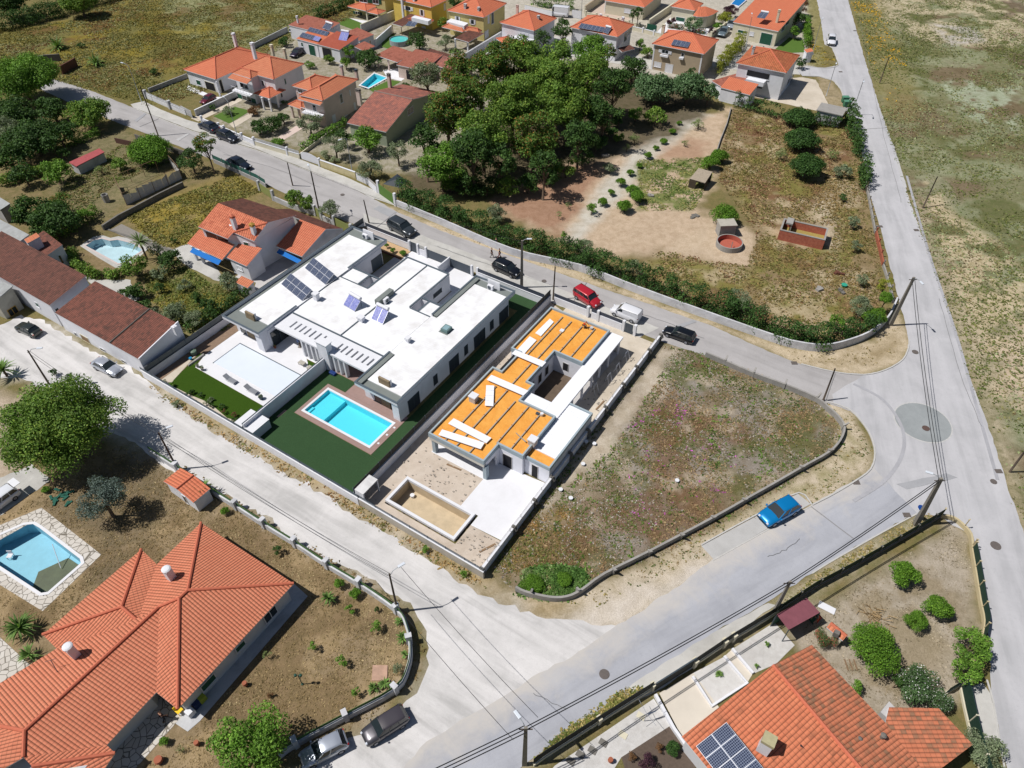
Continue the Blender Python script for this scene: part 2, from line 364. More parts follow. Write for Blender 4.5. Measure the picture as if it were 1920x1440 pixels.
# garden behind the gravel road, far yards
paint([(440,150),(560,60),(700,20),(960,60),(1000,180),(800,330),(660,310),(400,230)],(176,166,148),(130,126,84),1,.9,seed=33)
paint([(900,-20),(1520,-20),(1520,130),(1350,160),(1000,110)],(200,192,176),(176,168,148),1,.9,seed=34)
paint([(1510,-20),(1534,-20),(1546,60),(1545,122),(1512,122),(1520,60)],(150,140,86),(120,116,60),.5,.9,seed=35)
paint([(1530,142),(1560,150),(1580,180),(1583,205),(1556,205)],(176,156,120),(140,124,84),.5,.9,seed=36)
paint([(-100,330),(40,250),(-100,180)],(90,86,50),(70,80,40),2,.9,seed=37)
paint([(-60,640),(84,600),(275,712),(440,832),(655,960),(850,1085),(975,1150),(1135,1190),(1110,1230),(800,1450),(560,1450),(745,1332),(804,1215),(770,1130),(480,955),(290,860),(60,715),(-60,700)],(206,198,182),(186,172,146),1.6,.75,seed=38)
keep=np.ones((len(ys)-1)*(len(xs)-1),bool)
hole=np.zeros(N,bool)
for h in HOLES:
 b=inpoly(FX,FY,h); hole|=b
nx=len(xs); ny=len(ys)
I,J=np.meshgrid(np.arange(nx-1),np.arange(ny-1)); a0=(J*nx+I).ravel()
quads=np.stack([a0,a0+1,a0+nx+1,a0+nx],1); quads=quads[~hole[quads].any(1)]
def npmesh(name,V,Q,mats,tint=None,attrs=None,parent=None,mi=None):
 me=bpy.data.meshes.new(name); k=Q.shape[1]
 me.vertices.add(len(V)); me.vertices.foreach_set('co',V.astype(np.float32).ravel())
 me.loops.add(Q.size); me.loops.foreach_set('vertex_index',Q.astype(np.int32).ravel())
 me.polygons.add(len(Q)); me.polygons.foreach_set('loop_start',np.arange(0,Q.size,k,dtype=np.int32))
 if mi is not None: me.polygons.foreach_set('material_index',mi.astype(np.int32))
 me.update(calc_edges=True)
 if tint is not None:
  ca=me.color_attributes.new('tint','FLOAT_COLOR','CORNER'); ca.data.foreach_set('color',np.repeat(tint,k,0).astype(np.float32).ravel())
 for nme,arr in (attrs or {}).items():
  ca=me.color_attributes.new(nme,'FLOAT_COLOR','POINT'); ca.data.foreach_set('color',arr.astype(np.float32).ravel())
 for m in (mats if isinstance(mats,(list,tuple)) else [mats]): me.materials.append(m)
 o=bpy.data.objects.new(name,me); COL.objects.link(o)
 if parent: o.parent=parent
 return o
m,nt,b=newmat('soil'); b.inputs['Roughness'].default_value=.95; b.inputs['Specular IOR Level'].default_value=.1
va=nt.nodes.new('ShaderNodeVertexColor'); va.layer_name='soil_colour'; vb=nt.nodes.new('ShaderNodeVertexColor'); vb.layer_name='plant_colour'
P_=geo(nt); n1=nz(nt,.9,8,.72,P_,.4); n2=nz(nt,6,4,.7,P_); n3=nz(nt,.17,5,.6,P_,.6); n4=nz(nt,22,2,.6,P_)
o=mixc(nt,ramp(nt,n1.outputs[0],[(.40,(0,0,0)),(.66,(.9,.9,.9))]).outputs[0],va.outputs[0],vb.outputs[0])
o=mixc(nt,ramp(nt,n2.outputs[0],[(.36,(.0,0,0)),(.72,(.6,.6,.6))]).outputs[0],o,mixc(nt,.75,o,(.45,.42,.36,1),'MULTIPLY'))
o=mixc(nt,ramp(nt,n4.outputs[0],[(.6,(0,0,0)),(.75,(.4,.4,.4))]).outputs[0],o,mixc(nt,.3,o,(.62,.58,.48,1)))
o=mixc(nt,ramp(nt,n3.outputs[0],[(.35,(.92,.92,.92)),(.6,(1.0,1.0,1.0))]).outputs[0],(0,0,0,1),o,'MIX')
nt.links.new(o,b.inputs['Base Color']); hh=mixc(nt,.5,n2.outputs[0],n4.outputs[0]); bump(nt,b,hh,.9,.12); MATS['soil']=m
CA[:,:3]=np.minimum(CA[:,:3]*1.27+.01,.8); CB[:,:3]=np.minimum(CB[:,:3]*1.2+.008,.8)
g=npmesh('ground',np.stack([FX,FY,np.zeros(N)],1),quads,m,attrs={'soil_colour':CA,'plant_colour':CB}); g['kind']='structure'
# ================= ROADS =================
def roadmat(name,c,c2,wear=None,bm=.3,patch=.35,sc=.22):
 m,nt,b=newmat(name); b.inputs['Roughness'].default_value=.9; b.inputs['Specular IOR Level'].default_value=.2
 P_=geo(nt)
 if wear is not None:      # wheel tracks and streaks along the road
  mp=nt.nodes.new('ShaderNodeMapping'); mp.inputs['Rotation'].default_value=(0,0,-wear); nt.links.new(P_,mp.inputs[0])
  mp2=nt.nodes.new('ShaderNodeMapping'); mp2.inputs['Scale'].default_value=(.06,.55,1); nt.links.new(mp.outputs[0],mp2.inputs[0]); st=nz(nt,1.0,4,.6,mp2.outputs[0],.3)
 else: st=nz(nt,.12,3,.6,P_,1.2)
 n=nz(nt,sc,7,.68,P_,.5); n2=nz(nt,30,2,.6,P_); n3=nz(nt,2.5,4,.7,P_)
 o=mixc(nt,ramp(nt,n.outputs[0],[(.38,(0,0,0)),(.66,(1,1,1))]).outputs[0],c,c2)
 o=mixc(nt,ramp(nt,st.outputs[0],[(.4,(0,0,0)),(.7,(patch,patch,patch))]).outputs[0],o,tuple(v*1.22 for v in c2[:3])+(1,))
 o=mixc(nt,ramp(nt,st.outputs[0],[(.25,(patch,patch,patch)),(.45,(0,0,0))]).outputs[0],o,tuple(v*.8 for v in c[:3])+(1,))
 o=mixc(nt,ramp(nt,n3.outputs[0],[(.55,(0,0,0)),(.8,(.35,.35,.35))]).outputs[0],o,tuple(v*.78 for v in c[:3])+(1,))
 o=mixc(nt,ramp(nt,n2.outputs[0],[(.3,(.25,.25,.25)),(.6,(0,0,0))]).outputs[0],o,tuple(v*.6 for v in c[:3])+(1,))
 nt.links.new(o,b.inputs['Base Color']); bump(nt,b,n2.outputs[0],bm,.02); MATS[name]=m; return m
def jitter(W_,amp,step=.7,seed=0):
 if not amp: return W_
 r=random.Random(seed); out=[]
 for i,a in enumerate(W_):
  b=W_[(i+1)%len(W_)]; L_=(b-a).length; k=max(1,int(L_/step)); nrm=Vector((-(b-a).y,(b-a).x,0)).normalized()
  for t in range(k):
   q=a.lerp(b,t/k); s=noise.noise(Vector((q.x*.7,q.y*.7,seed)))*amp*1.6+r.uniform(-1,1)*amp*.45
   out.append(q+nrm*(s if 0<t else 0))
 return out
from mathutils.geometry import tessellate_polygon
def sheet(name,poly,z,mat,jit=0,world=False,step=.7,kind='structure',**k):
 W_=[Vector((q[0],q[1],0)) for q in poly] if world else pl(poly)
 W_=jitter(W_,jit,step,len(name))
 A=sum(W_[i].x*W_[(i+1)%len(W_)].y-W_[(i+1)%len(W_)].x*W_[i].y for i in range(len(W_)))
 if A<0: W_=W_[::-1]
 tri=tessellate_polygon([[Vector((q.x,q.y,0)) for q in W_]])
 tri=[t if ((W_[t[1]]-W_[t[0]]).cross(W_[t[2]]-W_[t[0]])).z>0 else t[::-1] for t in tri]
 me=bpy.data.meshes.new(name); me.from_pydata([(q.x,q.y,z) for q in W_],[],tri); me.materials.append(mat); me.update()
 o=bpy.data.objects.new(name,me); COL.objects.link(o); o['kind']=kind
 return o
M_road_r=roadmat('asphalt_long',srgb(186,185,184),srgb(203,201,200),rad(77.5),.3,.5)
M_road_d=roadmat('asphalt_diagonal',srgb(172,168,164),srgb(188,184,180),rad(148),.3,.5)
M_road_s=roadmat('asphalt_south',srgb(172,173,177),srgb(188,189,192),rad(30),.3,.45)
nt=M_road_s.node_tree; b=nt.nodes['Principled BSDF']; A_,B_=p(1215,1138),p(800,1400); n_=Vector((-(B_-A_).y,(B_-A_).x,0)).normalized(); n_=n_ if n_.y<0 else -n_
vm=nt.nodes.new('ShaderNodeVectorMath'); vm.operation='DOT_PRODUCT'; vm.inputs[1].default_value=n_; nt.links.new(geo(nt),vm.inputs[0]); nn_=nz(nt,.35,6,.7,geo(nt),.6)
m1=nt.nodes.new('ShaderNodeMath'); m1.operation='MULTIPLY_ADD'; m1.inputs[1].default_value=7; nt.links.new(nn_.outputs[0],m1.inputs[0]); nt.links.new(vm.outputs['Value'],m1.inputs[2])
m2=nt.nodes.new('ShaderNodeMapRange'); d0=A_.dot(n_); m2.inputs[1].default_value=d0+3.0; m2.inputs[2].default_value=d0+6.0; m2.inputs[3].default_value=1; m2.inputs[4].default_value=0; nt.links.new(m1.outputs[0],m2.inputs[0])
ol=b.inputs['Base Color'].links[0].from_socket; nt.links.new(mixc(nt,m2.outputs[0],ol,srgb(206,200,190)),b.inputs['Base Color'])
M_gravel=roadmat('gravel',srgb(200,197,191),srgb(226,222,216),rad(148),.7,.75,.3)
M_conc=roadmat('concrete_apron',srgb(190,187,178),srgb(210,207,198),None,.3,.4,.5)
M_sand=roadmat('sand_light',srgb(205,192,170),srgb(222,210,190),None,.5,.4,.5)
M_kerb=plain('kerb_stone',srgb(205,202,194),.85,.2,3)
sheet('gravel_road',[(-60,640),(40,590),(84,600),(118,625),(180,660),(275,712),(300,738),(440,832),(555,898),(655,960),(742,1005),(800,1048),(850,1085),(910,1118),(975,1148),(1040,1160),(1110,1172),(1165,1176),(1130,1208),(1040,1275),(950,1330),(890,1370),(800,1450),(560,1450),(640,1404),(705,1362),(745,1332),(782,1300),(798,1262),(804,1215),(792,1170),(770,1130),(720,1108),(680,1078),(605,1045),(540,1005),(480,955),(400,925),(340,895),(290,860),(235,820),(140,790),(60,715),(-60,700)],.012,M_gravel,.45)
sheet('south_road',[(1522,947),(1440,992),(1335,1050),(1262,1105),(1197,1150),(1135,1187),(1072,1232),(1010,1262),(917,1322),(880,1342),(800,1390),(740,1460),(950,1460),(1060,1374),(1170,1300),(1240,1250),(1345,1182),(1440,1128),(1480,1101),(1522,1076),(1615,1020),(1660,995),(1720,963),(1760,968),(1760,860),(1640,860),(1630,882),(1600,902)],.024,M_road_s,.16)
sheet('diagonal_road',[(60,126),(100,148),(175,172),(250,202),(360,245),(480,281),(560,313),(655,350),(702,374),(742,396),(830,434),(960,481),(1060,516),(1135,543),(1210,568),(1335,611),(1440,659),(1502,683),(1565,698),(1620,702),(1660,700),(1660,780),(1590,770),(1545,754),(1440,714),(1330,670),(1240,640),(1150,604),(1060,562),(960,536),(850,490),(760,452),(690,430),(600,396),(480,336),(400,300),(305,262),(210,226),(125,190),(60,160)],.018,M_road_d,.1)
RR=[(1528,-40),(1532,0),(1540,45),(1545,82),(1560,90),(1572,122),(1545,128),(1510,124),(1495,133),(1505,143),(1535,144),(1562,152),(1578,170),(1584,188),(1585,205),(1600,235),(1616,285),(1630,362),(1650,425),(1662,472),(1672,510),(1688,577),(1697,605),(1704,642),(1702,655),(1692,676),(1660,694),(1620,703),(1560,740),(1562,756),(1590,768),(1614,790),(1632,818),(1640,845),(1638,865),(1640,880),(1720,963),(1760,967),(1785,985),(1815,1000),(1835,1060),(1842,1110),(1852,1180),(1858,1290),(1874,1380),(1900,1500),(2300,1500),(2040,1230),(1970,1110),(1930,1040),(1910,970),(1890,920),(1870,850),(1845,777),(1822,718),(1782,597),(1762,540),(1735,460),(1700,360),(1682,292),(1652,210),(1620,107),(1590,0),(1580,-40)]
sheet('right_road',RR,.034,M_road_r,.1)
# tar patch circle with white rim, manholes and drains
def disc(name,c,r,z,mat,n=40,kind='structure',sq=1):
 W_=[Vector((c.x+math.cos(t*2*math.pi/n)*r,c.y+math.sin(t*2*math.pi/n)*r*sq,0)) for t in range(n)]
 return sheet(name,W_,z,mat,world=True,kind=kind)
rc=p(1730,792); M_rim=plain('worn_white_paint',srgb(204,202,196),.85,.2,4)
disc('roundabout_rim',rc,3.2,.040,M_rim); disc('roundabout_patch',rc,3.05,.046,roadmat('tar_patch',srgb(150,154,152),srgb(164,168,166),None,.3,.4,.6))
M_iron=plain('cast_iron',srgb(112,104,98),.7,.3,8); M_irond=plain('cast_iron_dark',srgb(104,84,76),.7,.3,8)
for (x,y,r,l) in [(1736,803,.42,'rusty round manhole cover inside the round tar patch'),(1867,1023,.5,'round manhole cover on the right road beside the walled corner'),(1716,660,.4,'round manhole cover under the wires at the sandy corner'),(1133,1264,.45,'round manhole cover on the south road near the gravel junction'),(1020,527,.35,'round manhole cover on the road beside the concrete pole'),(642,365,.35,'round manhole cover on the road by the green gate'),(1863,903,.35,'pale ring of a manhole cover near the right road edge')]:
 mb=MB(); mb.lathe(p(x,y,.05),[(r,0),(r,.02),(r*.85,.026)],20); tag(mb.build('manhole_cover',M_iron if r<.42 or r>.43 else M_irond),l,'manhole cover','manhole covers set in the asphalt')
for (x,y,l) in [(1605,905,'storm drain grate at the kerb of the sandy corner'),(1700,966,'storm drain grate at the road edge near the round blue sign'),(1872,884,'storm drain grate at the right edge of the long road'),(1650,425,'storm drain grate at the left road edge by the brick wall'),(1718,432,'storm drain grate at the right road edge opposite the brick wall'),(1489,681,'storm drain grate along the kerb of the diagonal road'),(1576,135,'storm drain grate at the mouth of the side street'),(1603,58,'storm drain grate near the white car')]:
 mb=MB(); c=p(x,y); mb.box(c.x-.38,c.x+.38,c.y-.28,c.y+.28,.052,.065)
 for k in range(5): mb.box(c.x-.3+k*.14,c.x-.26+k*.14,c.y-.24,c.y+.24,.065,.075)
 tag(mb.build('storm_drain',M_iron),l,'drain','storm drains along the road edges')
def kerb(pts,wd=.16,h=.12,name='kerb'):
 mb=MB(); wallstrip(mb,smoothline(pl(pts),3),wd,0,h); return struct(name,mb,M_kerb)
kerb([(1546,752),(1590,767),(1614,790),(1632,818),(1640,850),(1632,880),(1602,903),(1560,928),(1523,947)])
kerb([(1522,947),(1498,924),(1440,954),(1380,986),(1315,1022)],.14,.1)
kerb([(1523,948),(1440,993),(1336,1051)],.14,.05)
kerb([(1502,683),(1565,698),(1620,703),(1660,694),(1692,675),(1703,652),(1704,640)])
kerb([(1546,84),(1562,92),(1572,122),(1545,128),(1512,124)]); kerb([(1504,143),(1535,144),(1562,152),(1578,172),(1584,205)])
kerb([(1720,963),(1660,995),(1560,1052),(1523,1075)],.14,.06); kerb([(1850,1275),(1862,1317),(1875,1395),(1885,1450)],.14,.08)
kerb([(250,203),(360,246),(480,282),(560,314),(655,350),(702,374)],.16,.1)
sheet('parking_bay',[(1315,1024),(1496,926),(1520,945),(1338,1049)],.030,roadmat('bay_concrete',srgb(188,186,180),srgb(200,198,192),None,.3,.4,.6))
sheet('sidewalk',[(245,196),(270,190),(300,205),(350,225),(480,262),(560,298),(655,335),(712,362),(742,386),(702,373),(655,349),(560,312),(480,280),(360,244),(250,202)],.06,M_conc,.04)
sheet('concrete_apron',[(1170,1300),(1185,1283),(1240,1246),(1345,1182),(1440,1131),(1455,1135),(1430,1150),(1345,1222),(1232,1296),(1196,1312)],.030,M_conc,.1)
sheet('street_apron',[tuple(q) for q in ((lv(-16.2,37.9).x,lv(-16.2,37.9).y),(lv(30.2,38.1).x,lv(30.2,38.1).y),(lv(31.5,41.2).x,lv(31.5,41.2).y),(lv(0,41.5).x,lv(0,41.5).y),(lv(-20,41.2).x,lv(-20,41.2).y))],.028,M_conc,.1,world=True)
sheet('side_path',[(1808,1292),(1842,1280),(1856,1300),(1868,1350),(1876,1400),(1850,1400),(1822,1380)],.045,M_conc,.1)
sheet('house_yard',[(1505,145),(1530,150),(1558,205),(1540,210),(1395,178),(1400,150)],.02,M_sand,.1)
sheet('far_street',[(930,70),(1090,68),(1110,80),(1240,118),(1420,100),(1500,125),(1500,140),(1380,130),(1250,135),(1100,110),(920,95)],.012,M_conc,.2)
M_tarp=roadmat('old_patch',srgb(166,166,166),srgb(176,176,176),None,.3,.3,.8); M_lite=roadmat('light_patch',srgb(196,194,190),srgb(206,204,200),None,.3,.3,.8)
for i_,(m_,q_) in enumerate(((M_tarp,[(1680,908),(1775,888),(1795,896),(1700,918)]),(M_tarp,[(252,226),(272,212),(276,213),(257,229)]),(M_tarp,[(700,392),(712,386),(744,398),(736,410)]),(M_lite,[(330,262),(352,250),(356,251),(335,265)]),(M_lite,[(1680,300),(1684,299),(1700,352),(1695,353)]),(M_tarp,[(1265,612),(1300,600),(1306,604),(1272,617)]))):
 sheet('road_patch',q_,.050+.0004*i_,m_,.06)
def strip(name,pts,w_,z,mat,sm=4,j=0):
 W_=smoothline(pl(pts),sm); r=random.Random(len(pts)+int(pts[0][0])); W_=[q+Vector((r.uniform(-j,j),r.uniform(-j,j),0)) for q in W_]; L_,R_=ribbon(W_,w_/2); mb=MB()
 for i in range(len(W_)-1): mb.poly([Vector((q.x,q.y,z)) for q in (R_[i],R_[i+1],L_[i+1],L_[i])])
 return struct(name,mb,mat)
M_crk=plain('crack_seal',srgb(120,120,120),.8,.2,4); M_trk=roadmat('tyre_rubber',srgb(172,171,172),srgb(186,185,186),None,.3,.4,.8); M_joint=plain('joint',srgb(150,148,146),.9,.2,4)
for q_ in ([(1600,720),(1655,750),(1690,800),(1692,850),(1660,900),(1600,940)],[(1700,330),(1740,470),(1790,620),(1830,760),(1870,900)]): strip('tyre_track',q_,.38,.056,M_trk,6)
for q_ in ([(1440,1045),(1478,1028),(1500,1010)],[(1610,30),(1640,180),(1668,300),(1690,380)],[(820,462),(900,492),(960,505)],[(1150,575),(1230,598),(1320,635)],[(420,290),(520,318),(600,352)],[(1760,560),(1800,700),(1840,800)],[(1000,1300),(1060,1330)]): strip('road_crack',q_,.05,.058,M_crk,7,.09)
for q_ in ([(1548,752),(1566,700)],[(1100,530),(1075,566)],[(1520,950),(1600,1010)],[(300,222),(262,238)],[(742,398),(700,432)],[(1660,240),(1600,244)]): strip('road_joint',q_,.10,.057,M_joint,3,.02)
# ================= BUILDERS =================
def ZM(ox,oy,s=8.0): return lambda x,y: (ox+x/s,oy+y/s)
M_white=plain('white_render',srgb(243,243,244),.85,.07,.8,stain=.10); M_whitec=plain('white_paint',srgb(238,238,238),.7,.05,1)
M_cream=plain('cream_render',srgb(226,218,190),.85,.08,.8,stain=.1); M_pink=plain('pale_pink_render',srgb(226,204,190),.85,.08,.8,stain=.15)
M_yellow=plain('yellow_render',srgb(236,206,104),.85,.08,.8,stain=.1); M_yellowp=plain('soft_yellow_render',srgb(226,210,140),.85,.08,.8,stain=.1)
M_beige=plain('beige_render',srgb(188,170,142),.85,.08,.8); M_graywall=plain('raw_plaster',srgb(186,184,180),.9,.22,.7,stain=.3); M_greyw2=plain('weathered_plaster',srgb(206,206,204),.9,.2,.6,stain=.3)
M_conc2=plain('bare_concrete',srgb(170,166,158),.9,.22,1.0,stain=.25); M_concd=plain('dark_concrete',srgb(128,124,116),.9,.25,1.2,stain=.3)
M_anth=plain('anthracite_metal',srgb(70,82,90),.5,.1,3,spec=.4); M_slate=plain('grey_roof_membrane',srgb(132,138,132),.85,.1,.8); M_roofedge=plain('dark_parapet_flashing',srgb(92,104,112),.6,.12,1.5)
M_greenm=plain('green_shutter',srgb(40,92,72),.6,.15,3); M_whiteroof=plain('white_roof_panel',srgb(250,250,250,1.0),.8,.03,1.0); M_dark=plain('near_black',srgb(38,38,42),.8,.2,2)  # last one: dark colour that stands in for shade inside openings
M_wood=plain('weathered_wood',srgb(150,122,92),.8,.3,6); M_brick=None
G_=glassmat()
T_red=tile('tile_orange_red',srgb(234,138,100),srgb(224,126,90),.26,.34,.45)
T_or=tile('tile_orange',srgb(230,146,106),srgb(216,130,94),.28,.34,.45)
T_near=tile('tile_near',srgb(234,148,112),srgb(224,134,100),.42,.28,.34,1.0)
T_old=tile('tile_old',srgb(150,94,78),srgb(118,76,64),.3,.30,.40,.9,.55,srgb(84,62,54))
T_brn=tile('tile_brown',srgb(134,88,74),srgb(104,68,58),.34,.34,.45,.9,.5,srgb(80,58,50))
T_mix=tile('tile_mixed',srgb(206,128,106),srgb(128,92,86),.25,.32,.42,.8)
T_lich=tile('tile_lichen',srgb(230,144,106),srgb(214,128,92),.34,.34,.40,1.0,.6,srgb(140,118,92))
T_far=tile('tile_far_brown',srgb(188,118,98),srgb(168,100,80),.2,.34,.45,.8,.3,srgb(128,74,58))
M_cap=plain('ridge_tile',srgb(214,120,90),.8,.2,5)
RCAP={}
class Blk:
 def __init__(s,A,B,C,ze,over,zb):
  A,B,C=[q if isinstance(q,Vector) else p(q[0],q[1],ze) for q in (A,B,C)]
  s.B=Vector((B.x,B.y,0)); a=A-B; a.z=0; s.la=a.length; s.ax=a/s.la
  c=C-B; c.z=0; n=c-s.ax*c.dot(s.ax); s.lc=n.length; s.n=n/s.lc; s.ze=ze; s.over=over; s.zb=zb; s.par=None
 def f(s,a,b,z): q=s.B+s.ax*a+s.n*b; return Vector((q.x,q.y,z))
 def hit(s,side,x,y):
  """point (along, z) where the line of sight meets the wall plane of that side"""
  d=p(x,y,0)-Vector((0,0,CAMH)); o_=Vector((0,0,CAMH)); nn=s.n if side in('AB','DC') else s.ax
  off={'AB':s.over,'BC':s.over,'DC':s.lc-s.over,'AD':s.la-s.over}[side]
  pl0=s.B+nn*off; t=(pl0-o_).dot(nn)/d.dot(nn); h=o_+d*t
  return (h-s.B).dot(s.ax if side in('AB','DC') else s.n),h.z
def roof_uv(pts,ref=None):
 # u along the eave, v up the slope
 a,b,c=(ref or pts)[:3]; nrm=(b-a).cross(c-a).normalized()
 if nrm.z<0: nrm=-nrm
 h=Vector((nrm.x,nrm.y,0)); h=h.normalized() if h.length>1e-4 else Vector((1,0,0))
 e=Vector((-h.y,h.x,0)); up=e.cross(nrm)
 if up.z<0: up=-up
 return [(q.dot(e),q.dot(up)) for q in pts]
def roofmesh(faces,th=.13):
 mb=MB(); cnt={}; FL=[]
 for f in faces:
  if isinstance(f,dict): FL+=[(t,f['ref']) for t in f['tri']]
  else: FL.append((f,None))
 for f,ref in FL:
  a=(f[1]-f[0]).cross(f[2]-f[0])
  if a.z<0: f=f[::-1]
  mb.cm=0; mb.poly(f,roof_uv(f,ref))
  mb.cm=1; mb.poly([q-Vector((0,0,th)) for q in f][::-1])
  for i in range(len(f)):
   k1=tuple(round(v,2) for v in f[i]); k2=tuple(round(v,2) for v in f[(i+1)%len(f)])
   k=tuple(sorted((k1,k2))); cnt.setdefault(k,[]).append((f[i],f[(i+1)%len(f)]))
 mb.cm=1; caps=[]
 for k,l in cnt.items():
  if len(l)==1:
   a,b=l[0]; dz=Vector((0,0,th)); mb.poly([a-dz,b-dz,b,a])
  else: caps.append(l[0])
 return mb,caps
def addroof(par,faces,mat,edge=None,cap=True,name='roof',capm=None,capr=.13):
 mb,caps=roofmesh(faces); r=mb.build(name,[mat,edge or M_whitec],par)
 if cap and caps:
  c=MB()
  for a,b in caps: c.tube([a+Vector((0,0,.02)),b+Vector((0,0,.02))],capr,6)
  c.build('ridge_cap',capm or M_cap,r)
 return r
def block(par,A,B,C,ze,kind='hip',wall=None,roof=None,rise=None,over=.35,zb=0.0,ridge=None,hi='t1',slope=.40,walls=True,edge=None,capm=None,rname='roof'):
 k=Blk(A,B,C,ze,over,zb); k.par=par; la,lc=k.la,k.lc; f=k.f
 ridge=ridge or ('s' if la>=lc else 't')
 if kind=='hip':
  hw=min(la,lc)/2; r=rise if rise is not None else hw*slope; z=ze+r
  if ridge=='s': h=min(lc/2,la/2-.01); R0,R1=f(h,lc/2,z),f(la-h,lc/2,z)
  else: h=min(la/2,lc/2-.01); R0,R1=f(la/2,h,z),f(la/2,lc-h,z)
  c=[f(0,0,ze),f(la,0,ze),f(la,lc,ze),f(0,lc,ze)]
  fa=[[c[0],c[1],R1,R0],[c[2],c[3],R0,R1],[c[1],c[2],R1],[c[3],c[0],R0]] if ridge=='s' else [[c[1],c[2],R1,R0],[c[3],c[0],R0,R1],[c[0],c[1],R0],[c[2],c[3],R1]]
  addroof(par,fa,roof,edge,capm=capm,name=rname)
 elif kind=='gable':
  hw=(lc if ridge=='s' else la)/2; r=rise if rise is not None else hw*slope; z=ze+r
  if ridge=='s': R0,R1=f(0,lc/2,z),f(la,lc/2,z); fa=[[f(0,0,ze),f(la,0,ze),R1,R0],[f(la,lc,ze),f(0,lc,ze),R0,R1]]
  else: R0,R1=f(la/2,0,z),f(la/2,lc,z); fa=[[f(la,0,ze),f(la,lc,ze),R1,R0],[f(0,lc,ze),f(0,0,ze),R0,R1]]
  addroof(par,fa,roof,edge,capm=capm,name=rname)
 elif kind=='shed':
  r=rise if rise is not None else (lc if hi[0]=='t' else la)*slope*.6
  def hz(a,b):
   t={'t1':b/lc,'t0':1-b/lc,'s1':a/la,'s0':1-a/la}[hi]; return ze+r*t
  addroof(par,[[f(a,b,hz(a,b)) for a,b in ((0,0),(la,0),(la,lc),(0,lc))]],roof,edge,name=rname)
 if walls:
  mb=MB(); o=over; q=[f(o,o,0),f(la-o,o,0),f(la-o,lc-o,0),f(o,lc-o,0)]
  mb.prism([(v.x,v.y) for v in q],zb,ze-.03)
  if kind=='gable':
   e=.0; sl=r/hw
   if ridge=='s':
    for s0 in (o,la-o): mb.poly([f(s0,o,ze-.04),f(s0,lc-o,ze-.04),f(s0,lc/2,ze+r-.12)])
   else:
    for t0 in (o,lc-o): mb.poly([f(o,t0,ze-.04),f(la-o,t0,ze-.04),f(la/2,t0,ze+r-.12)])
  if kind=='shed':
   ps=[(o,o),(la-o,o),(la-o,lc-o),(o,lc-o)]
   for i in range(4):
    a,b=ps[i],ps[(i+1)%4]; mb.poly([f(*a,ze-.05),f(*b,ze-.05),f(*b,hz(*b)-.1),f(*a,hz(*a)-.1)])
  mb.build('wall',wall,par)
 return k
def win(k,side,tl,br,style='dark',frame=None,door=False,sh=None,proud=.05):
 """opening between two photo corners (top left, bottom right) on a wall of block k"""
 a0,z1=k.hit(side,*tl); a1,z0=k.hit(side,*br)
 if a0>a1: a0,a1=a1,a0
 if z0>z1: z0,z1=z1,z0
 z0=max(z0,k.zb+.03); 
 if door: z0=k.zb+.03
 return opening(k,side,a0,a1,z0,z1,style,frame,door,sh,proud)
def opening(k,side,a0,a1,z0,z1,style='dark',frame=None,door=False,sh=None,proud=.05):
 off={'AB':k.over,'BC':k.over,'DC':k.lc-k.over,'AD':k.la-k.over}[side]; sg=-1 if side in('AB','BC') else 1
 if side in('AB','DC'): F=lambda a,d,z: k.f(a,off+sg*d,z)
 else: F=lambda a,d,z: k.f(off+sg*d,a,z)
 fw=.07; mb=MB(F); pr=proud
 for x0,x1,y0,y1 in ((a0-fw,a1+fw,z1,z1+fw),(a0-fw,a1+fw,z0-fw,z0),(a0-fw,a0,z0,z1),(a1,a1+fw,z0,z1)):
  if y1<=k.zb+.02: continue
  mb.box(x0,x1,-.02,pr,y0,y1)
 if a1-a0>.9 and style=='dark': mb.box((a0+a1)/2-.03,(a0+a1)/2+.03,.012,pr-.01,z0,z1)
 if not door: mb.box(a0-fw-.04,a1+fw+.04,-.02,pr+.06,z0-fw-.05,z0-fw-.003)
 wd=mb.build('door' if door else 'window',frame or M_whitec,k.par)
 pm={'dark':G_,'green':M_greenm,'white':M_whitec,'wood':M_wood,'grey':M_anth,'shade_panel':M_dark}[style]
 q=MB(F); q.box(a0,a1,-.01,.02,z0,z1)
 if style in('green','white','grey'):
  for i in range(int((z1-z0)/.22)): q.box(a0+.02,a1-.02,.021,.032,z0+.06+i*.22,z0+.2+i*.22)
 q.build({'dark':'pane','shade_panel':'opening'}.get(style,'panel'),pm,wd)  # dark plate on the uncut wall paints the shade of an open doorway
 if sh:
  for s0,s1 in ((a0-fw-(a1-a0)*.5,a0-fw-.01),(a1+fw+.01,a1+fw+(a1-a0)*.5)):
   q=MB(F); q.box(s0,s1,-.01,.06,z0,z1)
   for i in range(int((z1-z0)/.25)): q.box(s0+.04,s1-.04,.061,.072,z0+.06+i*.25,z0+.22+i*.25)
   q.build('shutter',sh,k.par)
 return wd
